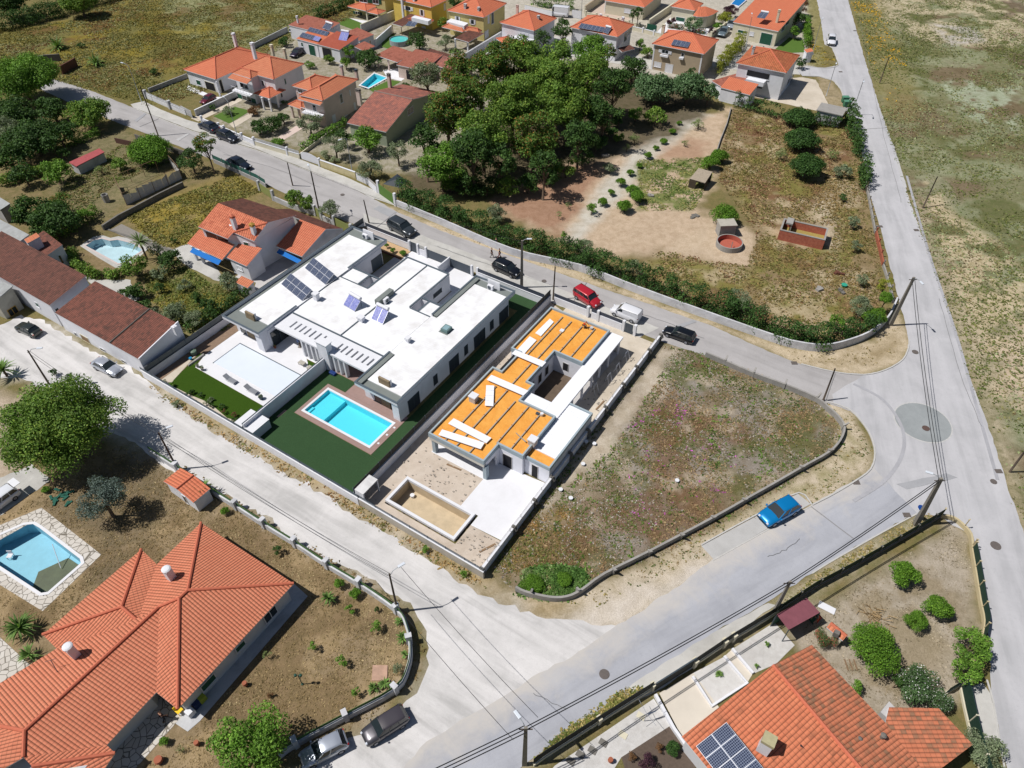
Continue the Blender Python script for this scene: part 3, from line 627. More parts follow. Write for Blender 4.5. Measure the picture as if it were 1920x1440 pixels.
def chimney(par,top,z1,h,wx=.45,wy=.45,mat=None,capm=None,ax=None,n=None,style='hat'):
 """chimney whose top centre is seen at photo point top"""
 c=p(top[0],top[1],z1); ax=ax or UU; n=n or VV; mb=MB(); mb.obox(c,ax,n,wx/2,wy/2,z1-h,z1)
 o=mb.build('chimney',mat or M_white,par); q=MB()
 if style=='hat':
  q.obox(c,ax,n,wx/2+.08,wy/2+.08,z1+.003,z1+.07)
  for s in (-1,1): q.obox(c+ax*s*(wx/2-.05),ax,n,.05,wy/2-.02,z1+.073,z1+.28)
  q.obox(c,ax,n,wx/2+.06,wy/2+.06,z1+.283,z1+.35)
 elif style=='tile':
  q.obox(c,ax,n,wx/2+.06,wy/2+.06,z1+.003,z1+.06)
  for s in (-1,1): q.obox(c+ax*s*(wx/2-.05),ax,n,.05,wy/2-.02,z1+.063,z1+.3)
  A=[c+ax*sx*(wx/2+.08)+n*sy*(wy/2+.08) for sx,sy in((-1,-1),(1,-1),(1,1),(-1,1))]
  q.add([(v.x,v.y,z1+.3) for v in A]+[(c.x,c.y,z1+.55)],[(0,1,4),(1,2,4),(2,3,4),(3,0,4),(3,2,1,0)])
 else: q.obox(c,ax,n,wx/2+.05,wy/2+.05,z1+.003,z1+.08); q.obox(c,ax,n,wx/4,wy/4,z1+.083,z1+.12)
 q.build('cap',capm or mat or M_white,o); return o
def posts(par,pts,z1,w=.28,mat=None,name='column',z0=0):
 for q in pts:
  c=p(q[0],q[1],z0); mb=MB(); mb.obox(c,UU,VV,w/2,w/2,z0,z1); mb.obox(c,UU,VV,w/2+.04,w/2+.04,z1-.12,z1-.003); mb.build(name,mat or M_whitec,par)
def fence(name,label,pts,h,mat,t=.2,cap=None,post=None,posth=.2,pw=.3,closed=False,cat='wall',mesh=None,smooth=0,postpts=None,base=0,group=None,rail=None,railh=.6):
 """garden wall along photo points on the ground, with coping, posts and, where there is one, a rail or screen above"""
 W_=pl(pts)
 if smooth: W_=smoothline(W_,smooth)
 mid=W_[len(W_)//2]; t_=thing(name,label,cat,(mid.x,mid.y,0),group=group)
 mb=MB(); wallstrip(mb,W_,t,base,h); mb.build('wall_body',mat,t_)
 if cap: mb=MB(); wallstrip(mb,W_,t+.08,h+.003,h+.06); mb.build('coping',cap,t_)
 L_=0; 
 if post or postpts:
  Q=[]
  if postpts: Q=[(p(*q),None) for q in postpts]
  if post:
   acc=0
   for i in range(len(W_)-1):
    d=(W_[i+1]-W_[i]); l=d.length; s=-acc
    while s+post<=l+1e-6: s+=post; Q.append((W_[i]+d*(max(0,s)/l),d.normalized()))
    acc=l-s
   Q.insert(0,(W_[0],(W_[1]-W_[0]).normalized()))
  for q,d in Q:
   if d is None:
    bi=min(range(len(W_)-1),key=lambda i:((W_[i]+W_[i+1])/2-q).length); d=(W_[bi+1]-W_[bi]).normalized()
   n=Vector((-d.y,d.x,0)); mb=MB(); mb.obox(q,d,n,pw/2,pw/2+t/4,base,h+posth); mb.obox(q,d,n,pw/2+.03,pw/2+t/4+.03,h+posth+.003,h+posth+.06); mb.build('post',cap or mat,t_)
 if rail:
  mb=MB(); zt=h+.06
  if railh>.01:
   for k in range(4):
    z=zt+.08+k*(railh-.08)/3.2; wallstrip(mb,W_,.03,z,z+(railh-.08)/3.2*.6)
   for i in range(len(W_)-1):
    d=W_[i+1]-W_[i]
    for j in range(int(d.length/2)+1):
     q=W_[i]+d*min(1,j*2/max(d.length,.01)); dn=d.normalized(); mb.obox(q,dn,Vector((-dn.y,dn.x,0)),.035,.035,zt,zt+railh)
  mb.build('railing',rail,t_)
 if mesh: mb=MB(); wallstrip(mb,W_,.03,h+.065,h+.065+railh); mb.build('screen',mesh,t_)
 return t_
def panelset(name,label,A,B,D,z0,z1,nx_,ny_,group=None,cat='solar panel',legs=True,tank=False,blue=False):
 """A bottom left, B bottom right, D top left photo corners; z0 low edge, z1 high edge"""
 a=p(*A,z0); b=p(*B,z0); d=p(*D,z1); e1=b-a; e2=d-a; n=e1.cross(e2).normalized()
 if n.z<0: n=-n
 t=thing(name,label,cat,((a+b)/2),group=group)
 def F(x,y,z): return a+e1*x+e2*y+n*z
 lx,ly=e1.length,e2.length; mb=MB(F); mb.box(0,1,0,1,-.05,0); mb.build('frame',plain('aluminium',srgb(200,202,206),.4,.08,4,metal=.6),t)
 m=MATS.get('solar_cell_b' if blue else 'solar_cell')
 if not m:
  m,nt,b_=newmat('cells'); b_.inputs['Roughness'].default_value=.18; b_.inputs['Specular IOR Level'].default_value=.6
  uv=nt.nodes.new('ShaderNodeUVMap'); br=nt.nodes.new('ShaderNodeTexBrick'); br.offset=0; nt.links.new(uv.outputs[0],br.inputs[0])
  c1=srgb(84,104,176) if blue else srgb(44,54,78); c2=srgb(150,160,214) if blue else srgb(52,60,80)
  br.inputs['Color1'].default_value=c1; br.inputs['Color2'].default_value=c2; br.inputs['Mortar'].default_value=srgb(150,160,180) if not blue else srgb(190,180,220)
  br.inputs['Scale'].default_value=1; br.inputs['Mortar Size'].default_value=.012; br.inputs['Brick Width'].default_value=.16; br.inputs['Row Height'].default_value=.16
  nt.links.new(br.outputs[0],b_.inputs['Base Color']); MATS['solar_cell_b' if blue else 'solar_cell']=m
 gx,gy=.035/lx,.035/ly
 for i in range(nx_):
  for j in range(ny_):
   x0,x1,y0,y1=i/nx_+gx,(i+1)/nx_-gx,j/ny_+gy,(j+1)/ny_-gy
   q=MB(F); q.box(x0,x1,y0,y1,-.01,.012); q.uv[1]=[(x0*lx,y0*ly),(x1*lx,y0*ly),(x1*lx,y1*ly),(x0*lx,y1*ly)]; q.build('module',m,t)
 if legs and abs(z1-z0)>.3:
  for x in (.05,.5,.95): q=MB(); tp=F(x,.95,-.06); q.tube([tp,Vector((tp.x,tp.y,z0-.05))],.03,4); q.build('strut',M_anth,t)
 if tank:
  q=MB(); q.tube([F(.02,1.06,.12),F(.98,1.06,.12)],.24,14); q.build('tank',M_whitec,t,smooth=False)
 return t
# ================= TWIN WHITE HOUSE (lot frame) =================
def LB(): return MB(lv)
vl=thing('twin_house','modern white flat-roofed twin house with dark parapet edges, solar panels on its roof','house',lv(0,20))
mb=LB()
mb.box(-14.75,-8.35,10.6,32.4,0,2.85); mb.box(7.35,13.5,10.6,32.4,0,2.85)
mb.box(-8.33,7.33,14.75,24.0,0,2.78); mb.box(-3.43,3.75,24.02,32.5,0,2.78)
mb.box(-8.33,-8.15,24.02,26.4,0,2.8); mb.box(-5.2,-5.05,24.02,26.4,0,2.8); mb.box(7.15,7.33,24.02,26.2,0,2.8); mb.box(5.1,5.25,24.02,26.2,0,2.8)
mb.box(-8.13,-3.45,26.3,26.42,0,2.8); mb.box(3.77,7.13,26.2,26.32,0,2.8)
mb.box(-9.6,-8.5,9.5,10.59,0,2.85); mb.box(12.5,13.49,9.6,10.59,0,2.85)      # front piers
mb.build('wall',M_white,vl)
# wing roofs: white fascia slab, grey membrane gutter, raised white panels, dark parapet
mb=LB()
mb.box(-15.0,-8.4,9.25,33.85,2.85,3.0); mb.box(7.25,13.6,9.4,33.9,2.85,3.0)
for a,b_,c,d in ((-15.0,-14.85,9.25,33.85),(-14.85,-8.55,9.25,9.4),(-8.55,-8.4,9.25,15.9),(-8.55,-8.4,25.7,33.85),(-14.85,-8.55,33.7,33.85),
     (7.25,7.4,9.4,15.7),(7.25,7.4,24,33.9),(7.4,13.45,9.4,9.55),(13.45,13.6,9.4,33.9),(7.4,13.45,33.75,33.9)):
 mb.box(a,b_,c,d,3.003,3.33)
mb.build('roof_slab',M_white,vl)
mb=LB()
for a,b_,c,d in ((-15.05,-14.8,9.2,33.9),(-14.8,-8.6,9.2,9.45),(-8.6,-8.35,9.2,15.9),(-8.6,-8.35,25.7,33.9),(-14.8,-8.6,33.65,33.9),
     (7.2,7.45,9.35,15.7),(7.2,7.45,24,33.95),(7.45,13.4,9.35,9.6),(13.4,13.65,9.35,33.95),(7.45,13.4,33.7,33.95)):
 mb.box(a,b_,c,d,3.333,3.37)
# edges of the middle roof and the light wells
for a,b_,c,d in ((-8.2,7.2,14.75,14.92),(-.02,.12,14.93,32.3),(-3.6,-3.36,24.0,32.5),(3.62,3.86,24.0,32.5),(-3.35,3.6,32.3,32.55),(-8.2,-3.62,23.85,23.98),(3.88,7.2,23.7,23.85),
 (-8.2,-3.62,26.28,26.5),(3.88,7.2,26.2,26.42),(-5.25,-5.0,24.0,26.26),(5.05,5.3,23.87,26.18)): mb.box(a,b_,c,d,3.02,3.09)
mb.box(7.16,7.24,15.8,23.6,2.99,3.012); mb.box(-8.38,-8.3,16,25.6,2.99,3.012)
mb.build('parapet_flashing',M_roofedge,vl)
mb=LB()
mb.box(-14.84,-8.56,9.41,33.69,3.003,3.03); mb.box(7.41,13.44,9.56,33.74,3.003,3.03)
mb.box(7.42,8.05,9.7,15.6,3.031,3.3); mb.box(7.42,8.05,24.1,33.6,3.031,3.3)
mb.build('roof_membrane',M_slate,vl)
mb=LB()
mb.box(-14.1,-8.42,11.3,32.1,3.033,3.15); mb.box(8.1,13.15,10.7,32.4,3.033,3.15); mb.box(7.3,8.1,15.75,23.95,3.033,3.15)
mb.box(-8.3,7.15,14.93,23.85,2.79,3.0); mb.box(-3.35,3.61,23.86,32.29,2.79,3.0); mb.box(-8.15,-5.25,24.0,26.27,2.82,2.99); mb.box(5.31,7.14,23.86,26.17,2.82,2.99)
m_,nt_,b_=newmat('roof_sandwich_panel'); b_.inputs['Roughness'].default_value=.75
P_=geo(nt_); mp=nt_.nodes.new('ShaderNodeMapping'); mp.inputs['Rotation'].default_value=(0,0,rad(-57)); nt_.links.new(P_,mp.inputs[0])
wv=nt_.nodes.new('ShaderNodeTexWave'); wv.bands_direction='X'; wv.inputs['Scale'].default_value=1.0; nt_.links.new(mp.outputs[0],wv.inputs[0])
n_=nz(nt_,.5,5,.6,P_); o_=mixc(nt_,ramp(nt_,n_.outputs[0],[(.42,(0,0,0)),(.75,(.8,.8,.8))]).outputs[0],srgb(250,250,250,1.05),srgb(222,218,212))
o_=mixc(nt_,ramp(nt_,wv.outputs[0],[(.0,(.18,.18,.18)),(.06,(0,0,0))]).outputs[0],o_,(.45,.45,.45,1)); nt_.links.new(o_,b_.inputs[0])
mb.build('roof_panel',m_,vl)
# pergola in front, with slots
mb=LB(); mb.box(-8.3,7.2,11.65,12.58,2.72,2.98); mb.box(-8.3,7.2,13.92,14.74,2.72,2.98)
sl=[-6.42,-5.6,-4.78,-3.96,-3.1,-2.2,-1.35,1.35,2.15,2.98,3.82,4.66,5.5,6.34]; x=-8.3
for s in sl: mb.box(x,s-.14,12.583,13.917,2.72,2.98); x=s+.14
mb.box(x,7.2,12.583,13.917,2.72,2.98); mb.build('pergola',M_whitec,vl)
for u in (-3.75,-2.95,-2.15,-1.35,1.62,2.42,3.3):
 mb=LB(); mb.box(u-.13,u+.13,11.7,12.2,0,2.717); mb.build('column',M_whitec,vl)
mb=LB(); mb.box(-.6,1.05,11.45,12.35,0,4.25); ch=mb.build('chimney',M_white,vl); mb=LB(); mb.box(-.7,1.15,11.35,12.45,4.253,4.34); mb.build('cap',M_whitec,ch)
for (u,v,zz,w,d) in ((-7.45,18.5,4.15,.8,.75),(7.95,18.4,3.9,.62,.62),(.35,18.4,3.75,.9,.7)):
 mb=LB(); mb.box(u-w/2+.08,u+w/2-.08,v-d/2+.08,v+d/2-.08,3.0,zz-.25); c_=mb.build('chimney',M_white,vl); mb=LB(); mb.box(u-w/2,u+w/2,v-d/2,v+d/2,zz-.247,zz); mb.build('cap',M_whitec,c_)
M_stone=plain('tan_stone_cladding',srgb(156,138,110),.9,.45,5,bmp=.5)
for u0,u1,v in ((-12.4,-10.9,10.9),(9.55,11.15,11.0)):
 mb=LB(); mb.box(u0,u1,v,v+.25,3.03,4.05); c_=mb.build('chimney',M_stone,vl); mb=LB(); mb.box(u0,u1,v+.253,v+.5,3.03,4.1); mb.build('back_face',M_whitec,c_)
mb=LB(); mb.box(10.1,11.1,22.15,23.25,3.15,3.6); c_=mb.build('skylight',plain('zinc_skylight',srgb(110,136,132),.6,.1,3),vl); mb=LB(); mb.box(10.25,10.95,22.3,23.1,3.603,3.63); mb.build('pane',plain('skylight_pane',srgb(150,180,184),.15,.05,1),c_)
mb=LB(); mb.box(9.9,11.25,21.95,23.4,3.152,3.165); mb.build('skylight_flashing',M_slate,vl)
mb=LB(); mb.box(-.42,.3,21.95,24.95,3.0,3.75); mb.build('service_box',M_slate,vl)
# openings
def uwin(u,v0,v1,z0,z1,m=G_,sg=1,nm='window',fr=M_anth,par=vl):
 mb=LB(); s=sg
 def bx(a,b,c,d,e,f): mb.box(min(a,b),max(a,b),c,d,e,f)
 bx(u-.02*s,u+.05*s,v0-.06,v0,z0,z1); bx(u-.02*s,u+.05*s,v1,v1+.06,z0,z1); bx(u-.02*s,u+.05*s,v0-.06,v1+.06,z1,z1+.06)
 if v1-v0>1.4: bx(u-.01*s,u+.04*s,(v0+v1)/2-.03,(v0+v1)/2+.03,z0,z1)
 o=mb.build(nm,fr,par); mb=LB(); bx(u-.02*s,u+.02*s,v0,v1,z0,z1); mb.build('pane',m,o)
def vwin(v,u0,u1,z0,z1,m=G_,nm='window',fr=M_anth,par=vl,sg=-1):
 mb=LB()
 def bx(a,b,c,d,e,f): mb.box(a,b,min(c,d),max(c,d),e,f)
 bx(u0-.06,u0,v+.02,v+.05*sg,z0,z1); bx(u1,u1+.06,v+.02,v+.05*sg,z0,z1); bx(u0-.06,u1+.06,v+.02,v+.05*sg,z1,z1+.06)
 o=mb.build(nm,fr,par); mb=LB(); bx(u0,u1,v+.02,v+.02*sg,z0,z1); mb.build('pane',m,o)
M_shut=plain('dark_roller_shutter',srgb(52,60,68),.5,.12,3)
for v0,v1 in ((11.25,13.2),(19.2,21.05),(24.45,26.8),(30.2,32.2)): uwin(13.5,v0,v1,.03,2.0,M_shut,nm='patio_door')
for v0,v1 in ((16.05,16.72),(22.35,23.0),(28.05,28.75)): uwin(13.5,v0,v1,.5,2.0,M_shut)
uwin(-8.35,30.1,32.2,.03,1.95,M_anth,1,'patio_door'); uwin(3.75,28.8,30.55,1.15,1.85,G_,1)
vwin(10.6,8.9,9.9,.03,2.4); vwin(10.6,11.15,12.4,.03,2.4); vwin(10.6,-14.0,-13.1,.03,2.4); vwin(10.6,-10.9,-9.75,.03,2.4)
for a_ in (9.95,-12.75): mb=LB(); mb.box(a_,a_+1.3,10.5,10.59,0,2.84); mb.build('stone_cladding',M_stone,vl)
uwin(-8.35,10.9,13.5,.03,2.3,G_,1,'patio_door'); vwin(14.75,-7.6,-4.2,.03,2.3,nm='patio_door'); vwin(14.75,-3.8,-.6,.03,2.3,nm='patio_door'); vwin(14.75,1.0,4.2,.03,2.3,nm='patio_door'); vwin(14.75,4.6,6.9,.03,2.3,nm='patio_door')
# solar arrays, collectors, air conditioners on the roof
panelset('solar_array','dark eight-module solar array on the white roof, nearer the front chimney',(400+1015/8,500+260/8),(400+1330/8,500+515/8),(400+1160/8,500+95/8),3.2,3.95,4,2,'solar arrays on the twin house')
panelset('solar_array','dark eight-module solar array on the white roof, farther from the front chimney',(480+365/4,360+570/4),(480+520/4,360+695/4),(480+430/4,360+490/4),3.2,3.95,4,2,'solar arrays on the twin house')
panelset('solar_collector','blue speckled solar water collector left of the roof service box',(640+30/8,410+1290/8),(640+200/8,410+1390/8),(640+125/8,410+1120/8),3.1,4.2,2,1,'thermal collectors on the twin house','solar panel',True,True,True)
panelset('solar_collector','blue speckled solar water collector below the roof service box, nearer the skylight',(480+862/4,360+950/4),(480+950/4,360+992/4),(480+908/4,360+846/4),3.1,4.2,2,1,'thermal collectors on the twin house','solar panel',True,True,True)
def acunit(u,v,z,lab,ax='v',w=.85,g='air conditioners on the flat roofs'):
 t=thing('air_conditioner',lab,'air conditioner',lv(u,v,z),group=g)
 mb=LB(); mb.box(u-w/2,u+w/2,v-.18,v+.18,z+.06,z+.75) if ax=='v' else mb.box(u-.18,u+.18,v-w/2,v+w/2,z+.06,z+.75); mb.build('casing',M_whitec,t,bevel=.02)
 q=MB(); c=lv(u+(.19 if ax!='v' else -.1),v-(.19 if ax=='v' else 0),z+.42); d=-VV if ax=='v' else UU; q.tube([c,c+d*.02],.26,16); q.build('fan_grille',M_anth,t)
 mb=LB(); mb.box(u-.3,u-.22,v-.2,v+.2,z,z+.057); mb.box(u+.22,u+.3,v-.2,v+.2,z,z+.057); mb.build('bracket',M_anth,t)
acunit(.62,23.0,3.0,'air conditioner fixed beside the grey service box on the twin roof','u')
acunit(-11.5,32.75,3.05,'air conditioner before the white screen on the left wing roof'); acunit(10.5,32.65,3.05,'air conditioner before the white screen on the right wing roof')
for u,l in ((-11.2,'white screen slab at the street end of the left wing roof'),(10.7,'white screen slab at the street end of the right wing roof')):
 mb=LB(); mb.box(u-.95,u+.95,33.1,33.25,3.03,4.25); tag(mb.build('roof_screen',M_whitec),l,'screen','white screens on the roof')
# ================= yards of the twin house =================
M_lawn=None
def lawnmat(name,c,c2):
 m,nt,b=newmat(name); b.inputs['Roughness'].default_value=.95; b.inputs['Specular IOR Level'].default_value=.1
 P_=geo(nt); n=nz(nt,.5,5,.6,P_); n2=nz(nt,14,3,.7,P_); o=mixc(nt,n.outputs[0],c,c2); o=mixc(nt,ramp(nt,n2.outputs[0],[(.35,(.5,.5,.5)),(.6,(0,0,0))]).outputs[0],o,tuple(v*.45 for v in c[:3])+(1,))
 nt.links.new(o,b.inputs[0]); bump(nt,b,n2.outputs[0],.8,.05); return m
L_turfA=lawnmat('artificial_turf_green',srgb(66,94,26),srgb(58,86,22)); L_turfB=lawnmat('artificial_turf_dark',srgb(66,94,60),srgb(58,86,54)); L_grass=lawnmat('garden_lawn',srgb(104,132,60),srgb(88,120,52))
M_deck=plain('composite_deck',srgb(166,138,128),.8,.12,2.5); M_terr=plain('pale_terrace',srgb(240,239,238),.8,.05,.6,stain=.06); M_concs=plain('smooth_concrete',srgb(206,202,196),.85,.12,.7,stain=.15)
def ls(name,pts,z,mat,jit=0,**k): return sheet(name,[tuple(lv(*q)) for q in pts],z,mat,jit,world=True,**k)
def rect(u0,u1,v0,v1): return [(u0,v0),(u1,v0),(u1,v1),(u0,v1)]
ls('terrace',[(-14.6,5),(-13.8,2.8),(-.1,2.75),(-.1,9.3),(-3.3,11.5),(-.7,11.5),(-.7,14.7),(-8.3,14.7),(-8.3,10.6),(-14.6,10.6)],.03,M_terr)
ls('lawn',[(-14.1,-.4),(-13.2,-.9),(-10.5,-.75),(-8.5,-.5),(-6.3,-.55),(-3.8,-.9),(-2.7,-.6),(-2.3,.0),(-.1,.0),(-.1,2.7),(-13.8,2.75),(-14.9,4.9),(-15.4,4.8)],.045,L_turfA)
ls('gravel_bed',[(-15.5,-1.65),(-.1,-1.65),(-.1,.2),(-2.2,.2),(-14.2,-.2),(-15.6,4.7)],.018,M_sand,.0)
ls('side_strip',rect(-16.7,-14.65,-1.6,37),.016,plain('brown_bark',srgb(150,126,104),.95,.3,3))
# pool cover in its coping
mb=LB(); mb.box(-12.45,-1.2,4.65,8.85,.033,.075); pc=tag(mb.build('pool_cover',plain('white_pool_cover',srgb(232,240,248),.6,.03,.8)),'flat white cover closing the left villa pool','pool cover')
mb=LB(); 
for a,b_,c,d in ((-12.6,-12.46,4.5,9.0),(-12.46,-1.1,8.86,9.0)): mb.box(a,b_,c,d,.033,.05)
tag(mb.build('cover_track',M_roofedge),'dark edge track along two sides of the white pool cover','track')
ls('lawn',[(-1.1,9.6),(-.1,9.0),(-.1,11.4),(-3.0,11.4)],.046,L_turfA)
ls('turf',[(.1,-1.6),(16.4,-1.6),(16.4,3.95),(.1,3.95)],.03,L_turfB); ls('turf',rect(.1,2.1,3.96,11.6),.03,L_turfB); ls('turf',rect(13.9,16.4,3.96,37.3),.03,L_turfB); ls('turf',[(2.11,9.7),(4.85,9.7),(4.85,11.6),(2.11,11.6)],.03,L_turfB); ls('turf',rect(6.4,7.25,27,37.2),.03,L_turfB); ls('turf',rect(7.25,13.88,34,37.2),.03,L_turfB)
def ring(name,a,b,z,mat,zt=None):   # rectangular frame, outer a, inner b
 (u0,u1,v0,v1),(p0,p1,q0,q1)=a,b; mb=LB()
 for r_ in ((u0,u1,v0,q0),(u0,u1,q1,v1),(u0,p0,q0,q1),(p1,u1,q0,q1)): mb.box(*r_,z,zt or z+.03)
 o=mb.build(name,mat); return o
o=ring('pool_deck',(2.12,13.85,4.0,9.65),(2.6,13.1,4.65,9.1),.02,M_deck); o['kind']='structure'
ls('deck',[(4.9,9.66),(13.85,9.66),(13.85,10.58),(7.3,10.58),(7.3,14.7),(1.1,14.7),(1.1,11.65),(4.9,11.65)],.05,M_deck)
def pool(name,label,u0,u1,v0,v1,depth,wl,wallm,watm,steps=None,coping=.28,zc=.07,cm=None):
 t=thing(name,label,'swimming pool',lv((u0+u1)/2,(v0+v1)/2,0)); mb=LB()
 mb.box(u0,u1,v0,v1,-depth-.1,-depth)
 for r_ in ((u0-.12,u0,v0-.12,v1+.12),(u1,u1+.12,v0-.12,v1+.12),(u0,u1,v0-.12,v0),(u0,u1,v1,v1+.12)): mb.box(*r_,-depth-.1,.015)
 mb.build('basin',wallm,t); mb=LB(); c=coping
 for r_ in ((u0-c,u1+c,v0-c,v0),(u0-c,u1+c,v1,v1+c),(u0-c,u0,v0,v1),(u1,u1+c,v0,v1)): mb.box(*r_,.018,zc)
 mb.build('coping',cm or M_whitec,t)
 if steps:
  mb=LB(); 
  for s in steps: mb.box(*s)
  mb.build('step',wallm,t)
 if wl is not None: mb=LB(); mb.poly([(u0,v0,wl),(u1,v0,wl),(u1,v1,wl),(u0,v1,wl)]); mb.build('water',watm,t)
 return t
M_pooltile=plain('turquoise_pool_tile',srgb(150,236,244),.5,.06,5); W_pool=watermat('pool_water',(.60,.95,.985,1))
pool('swimming_pool','filled turquoise rectangular pool with shelf and steps in a brown deck',2.85,12.85,4.9,8.9,1.0,-.12,M_pooltile,W_pool,[(2.86,5.5,4.91,8.89,-.99,-.45),(2.86,3.3,4.91,6.0,-.45,-.28)])
for v in (5.6,7.1,8.4): mb=LB(); mb.box(13.35,13.6,v,v+.22,.052,.075); tag(mb.build('skimmer_lid',M_whitec),'small white skimmer lid %s on the brown pool deck'%{5.6:'nearest the front wall',7.1:'in the middle',8.4:'nearest the house'}[v],'lid','skimmer lids on the pool deck')
mb=LB(); mb.box(.85,1.15,2.4,3.7,.033,.05); tag(mb.build('access_hatch',M_deck),'small brown hatch in the turf beside the dividing wall','hatch')
# driveways behind
ls('driveway',rect(-8.1,-3.5,26.5,34.6),.03,M_concs); ls('driveway',rect(-2.9,.4,32.6,37.2),.03,M_terr); ls('driveway',rect(.4,6.38,32.6,37.2),.031,M_terr); ls('driveway',rect(3.9,6.38,26.4,32.59),.031,M_terr); ls('driveway',rect(-6.9,-2.91,34.7,37.2),.032,M_terr)
ls('garden_bed',rect(-14.7,-7.0,34.8,37.2),.034,plain('orange_gravel',srgb(206,172,130),.95,.2,4))
mb=LB(); mb.box(-14.7,-6.9,34.6,34.78,.0,.2); tag(mb.build('garden_edging',plain('brown_edging',srgb(112,72,60),.8,.2,3)),'low brown edging in front of the orange gravel bed','edging')
# front boxes and dividing wall
dv=thing('dividing_wall','tall dark and white wall dividing the two villa gardens','wall',lv(0,4)); mb=LB(); mb.box(0,.1,-1.5,11.4,0,1.95); mb.build('screen_side',M_anth,dv); mb=LB(); mb.box(.103,.24,-1.5,11.4,0,1.9); mb.build('wall_body',M_white,dv)
for a,l in (((-1.15,-.02,-1.6,.8,0,1.45),'white technical box left of the dividing wall at the front'),((.26,1.6,-1.5,.9,0,1.3),'white technical box right of the dividing wall at the front')):
 t=thing('technical_box',l,'utility box',lv(a[0],a[2]),group='technical boxes at the front wall'); mb=LB(); mb.box(*a); mb.build('body',M_whitec,t); mb=LB(); mb.box(a[0]-.05,a[1]+.02,a[2]-.05,a[3]+.05,a[5]+.003,a[5]+.08); mb.build('lid',M_whitec,t)
def lwall(name,label,u0,u1,v0,v1,h,mat,cap=None,rail=None,rh=.5,cat='wall',mesh=None,z0=0,railmat=None):
 t=thing(name,label,cat,lv((u0+u1)/2,(v0+v1)/2)); mb=LB(); mb.box(u0,u1,v0,v1,z0,h); mb.build('wall_body',mat,t)
 if cap: mb=LB(); mb.box(u0-.04,u1+.04,v0-.04,v1+.04,h+.003,h+.06); mb.build('coping',cap,t)
 al=abs(u1-u0)>abs(v1-v0); um,vm=(u0+u1)/2,(v0+v1)/2
 if rail:
  mb=LB(); zt=h+.06
  for k in range(rail):
   z=zt+.06+(rh-.08)*k/max(1,rail-1)
   if al: mb.box(u0,u1,vm-.015,vm+.015,z-.02,z+.02)
   else: mb.box(um-.015,um+.015,v0,v1,z-.02,z+.02)
  L_=(u1-u0) if al else (v1-v0); n=max(1,int(L_/2))
  for i in range(n+1):
   s=L_*i/n
   if al: mb.box(u0+s-.025,u0+s+.025,vm-.025,vm+.025,zt,zt+rh)
   else: mb.box(um-.025,um+.025,v0+s-.025,v0+s+.025,zt,zt+rh)
  mb.build('railing',railmat or M_anth,t)
 if mesh:
  mb=LB(); zt=h+.06
  if al: mb.box(u0,u1,vm-.02,vm+.02,zt,zt+rh)
  else: mb.box(um-.02,um+.02,v0,v1,zt,zt+rh)
  mb.build('screen',mesh,t)
  mb=LB(); L_=(u1-u0) if al else (v1-v0)
  for i in range(int(L_/2)+1):
   s=i*2
   if al: mb.box(u0+s-.03,u0+s+.03,vm-.045,vm+.045,zt,zt+rh+.03)
   else: mb.box(um-.045,um+.045,v0+s-.03,v0+s+.03,zt,zt+rh+.03)
  mb.build('screen_post',M_roofedge,t)
 return t
M_slat=plain('anthracite_slats',srgb(72,78,90),.6,.25,8); M_mesh=plain('dark_mesh_screen',srgb(66,66,62),.7,.15,3)
lwall('front_wall','long white rendered garden wall with thin dark railing along the gravel road',-17.6,17.3,-1.85,-1.65,1.25,M_white,M_whitec,4,.45)
lwall('front_wall','bare beige front wall of the building site with a white coping',17.35,33.0,-1.8,-1.6,1.2,plain('beige_block_wall',srgb(196,188,172),.9,.15,.8,stain=.2),M_whitec,3,.4)
lwall('party_wall','white wall topped by dark mesh screen between the turf garden and the site',16.45,16.7,-1.5,38.1,1.2,M_white,M_whitec,0,.85,mesh=M_mesh)
lwall('side_wall','white garden wall on the far left edge of the twin house',-16.95,-16.75,-1.6,38.0,1.2,M_white,M_anth,0,.7,mesh=plain('grey_screen',srgb(126,130,128),.8,.1,1))
t=lwall('street_wall','white street wall with dark slatted screen behind the left wing',-15.9,-7.4,37.3,37.5,1.1,M_white,M_whitec,0,.6,mesh=M_slat)
lwall('street_wall','white street wall with dark slatted screen behind the right wing',5.3,16.2,37.0,37.2,1.1,M_white,M_whitec,0,.6,mesh=M_slat)
for i,(u,l) in enumerate(((-7.2,'beside the dark pedestrian gate on its left'),(-5.6,'beside the dark pedestrian gate on its right'),(-4.1,'at the left end of the left car gate'),(4.15,'at the right end of the right car gate'),(5.15,'at the left end of the slatted street screen'))):
 mb=LB(); mb.box(u-.16,u+.16,37.0,37.32,0,1.8); o=mb.build('gate_pillar',M_whitec,None); tag(o,'white gate pillar '+l,'pillar','white gate pillars of the twin house')
lwall('gate_wall','short white wall panel with slats between the pedestrian gate and the car gate',-5.4,-4.3,37.1,37.3,1.1,M_white,None,4,.5)
mb=LB(); mb.box(.0,.2,34.6,37.4,0,1.6); tag(mb.build('divider',M_whitec),'short white wall between the two car gates','wall')
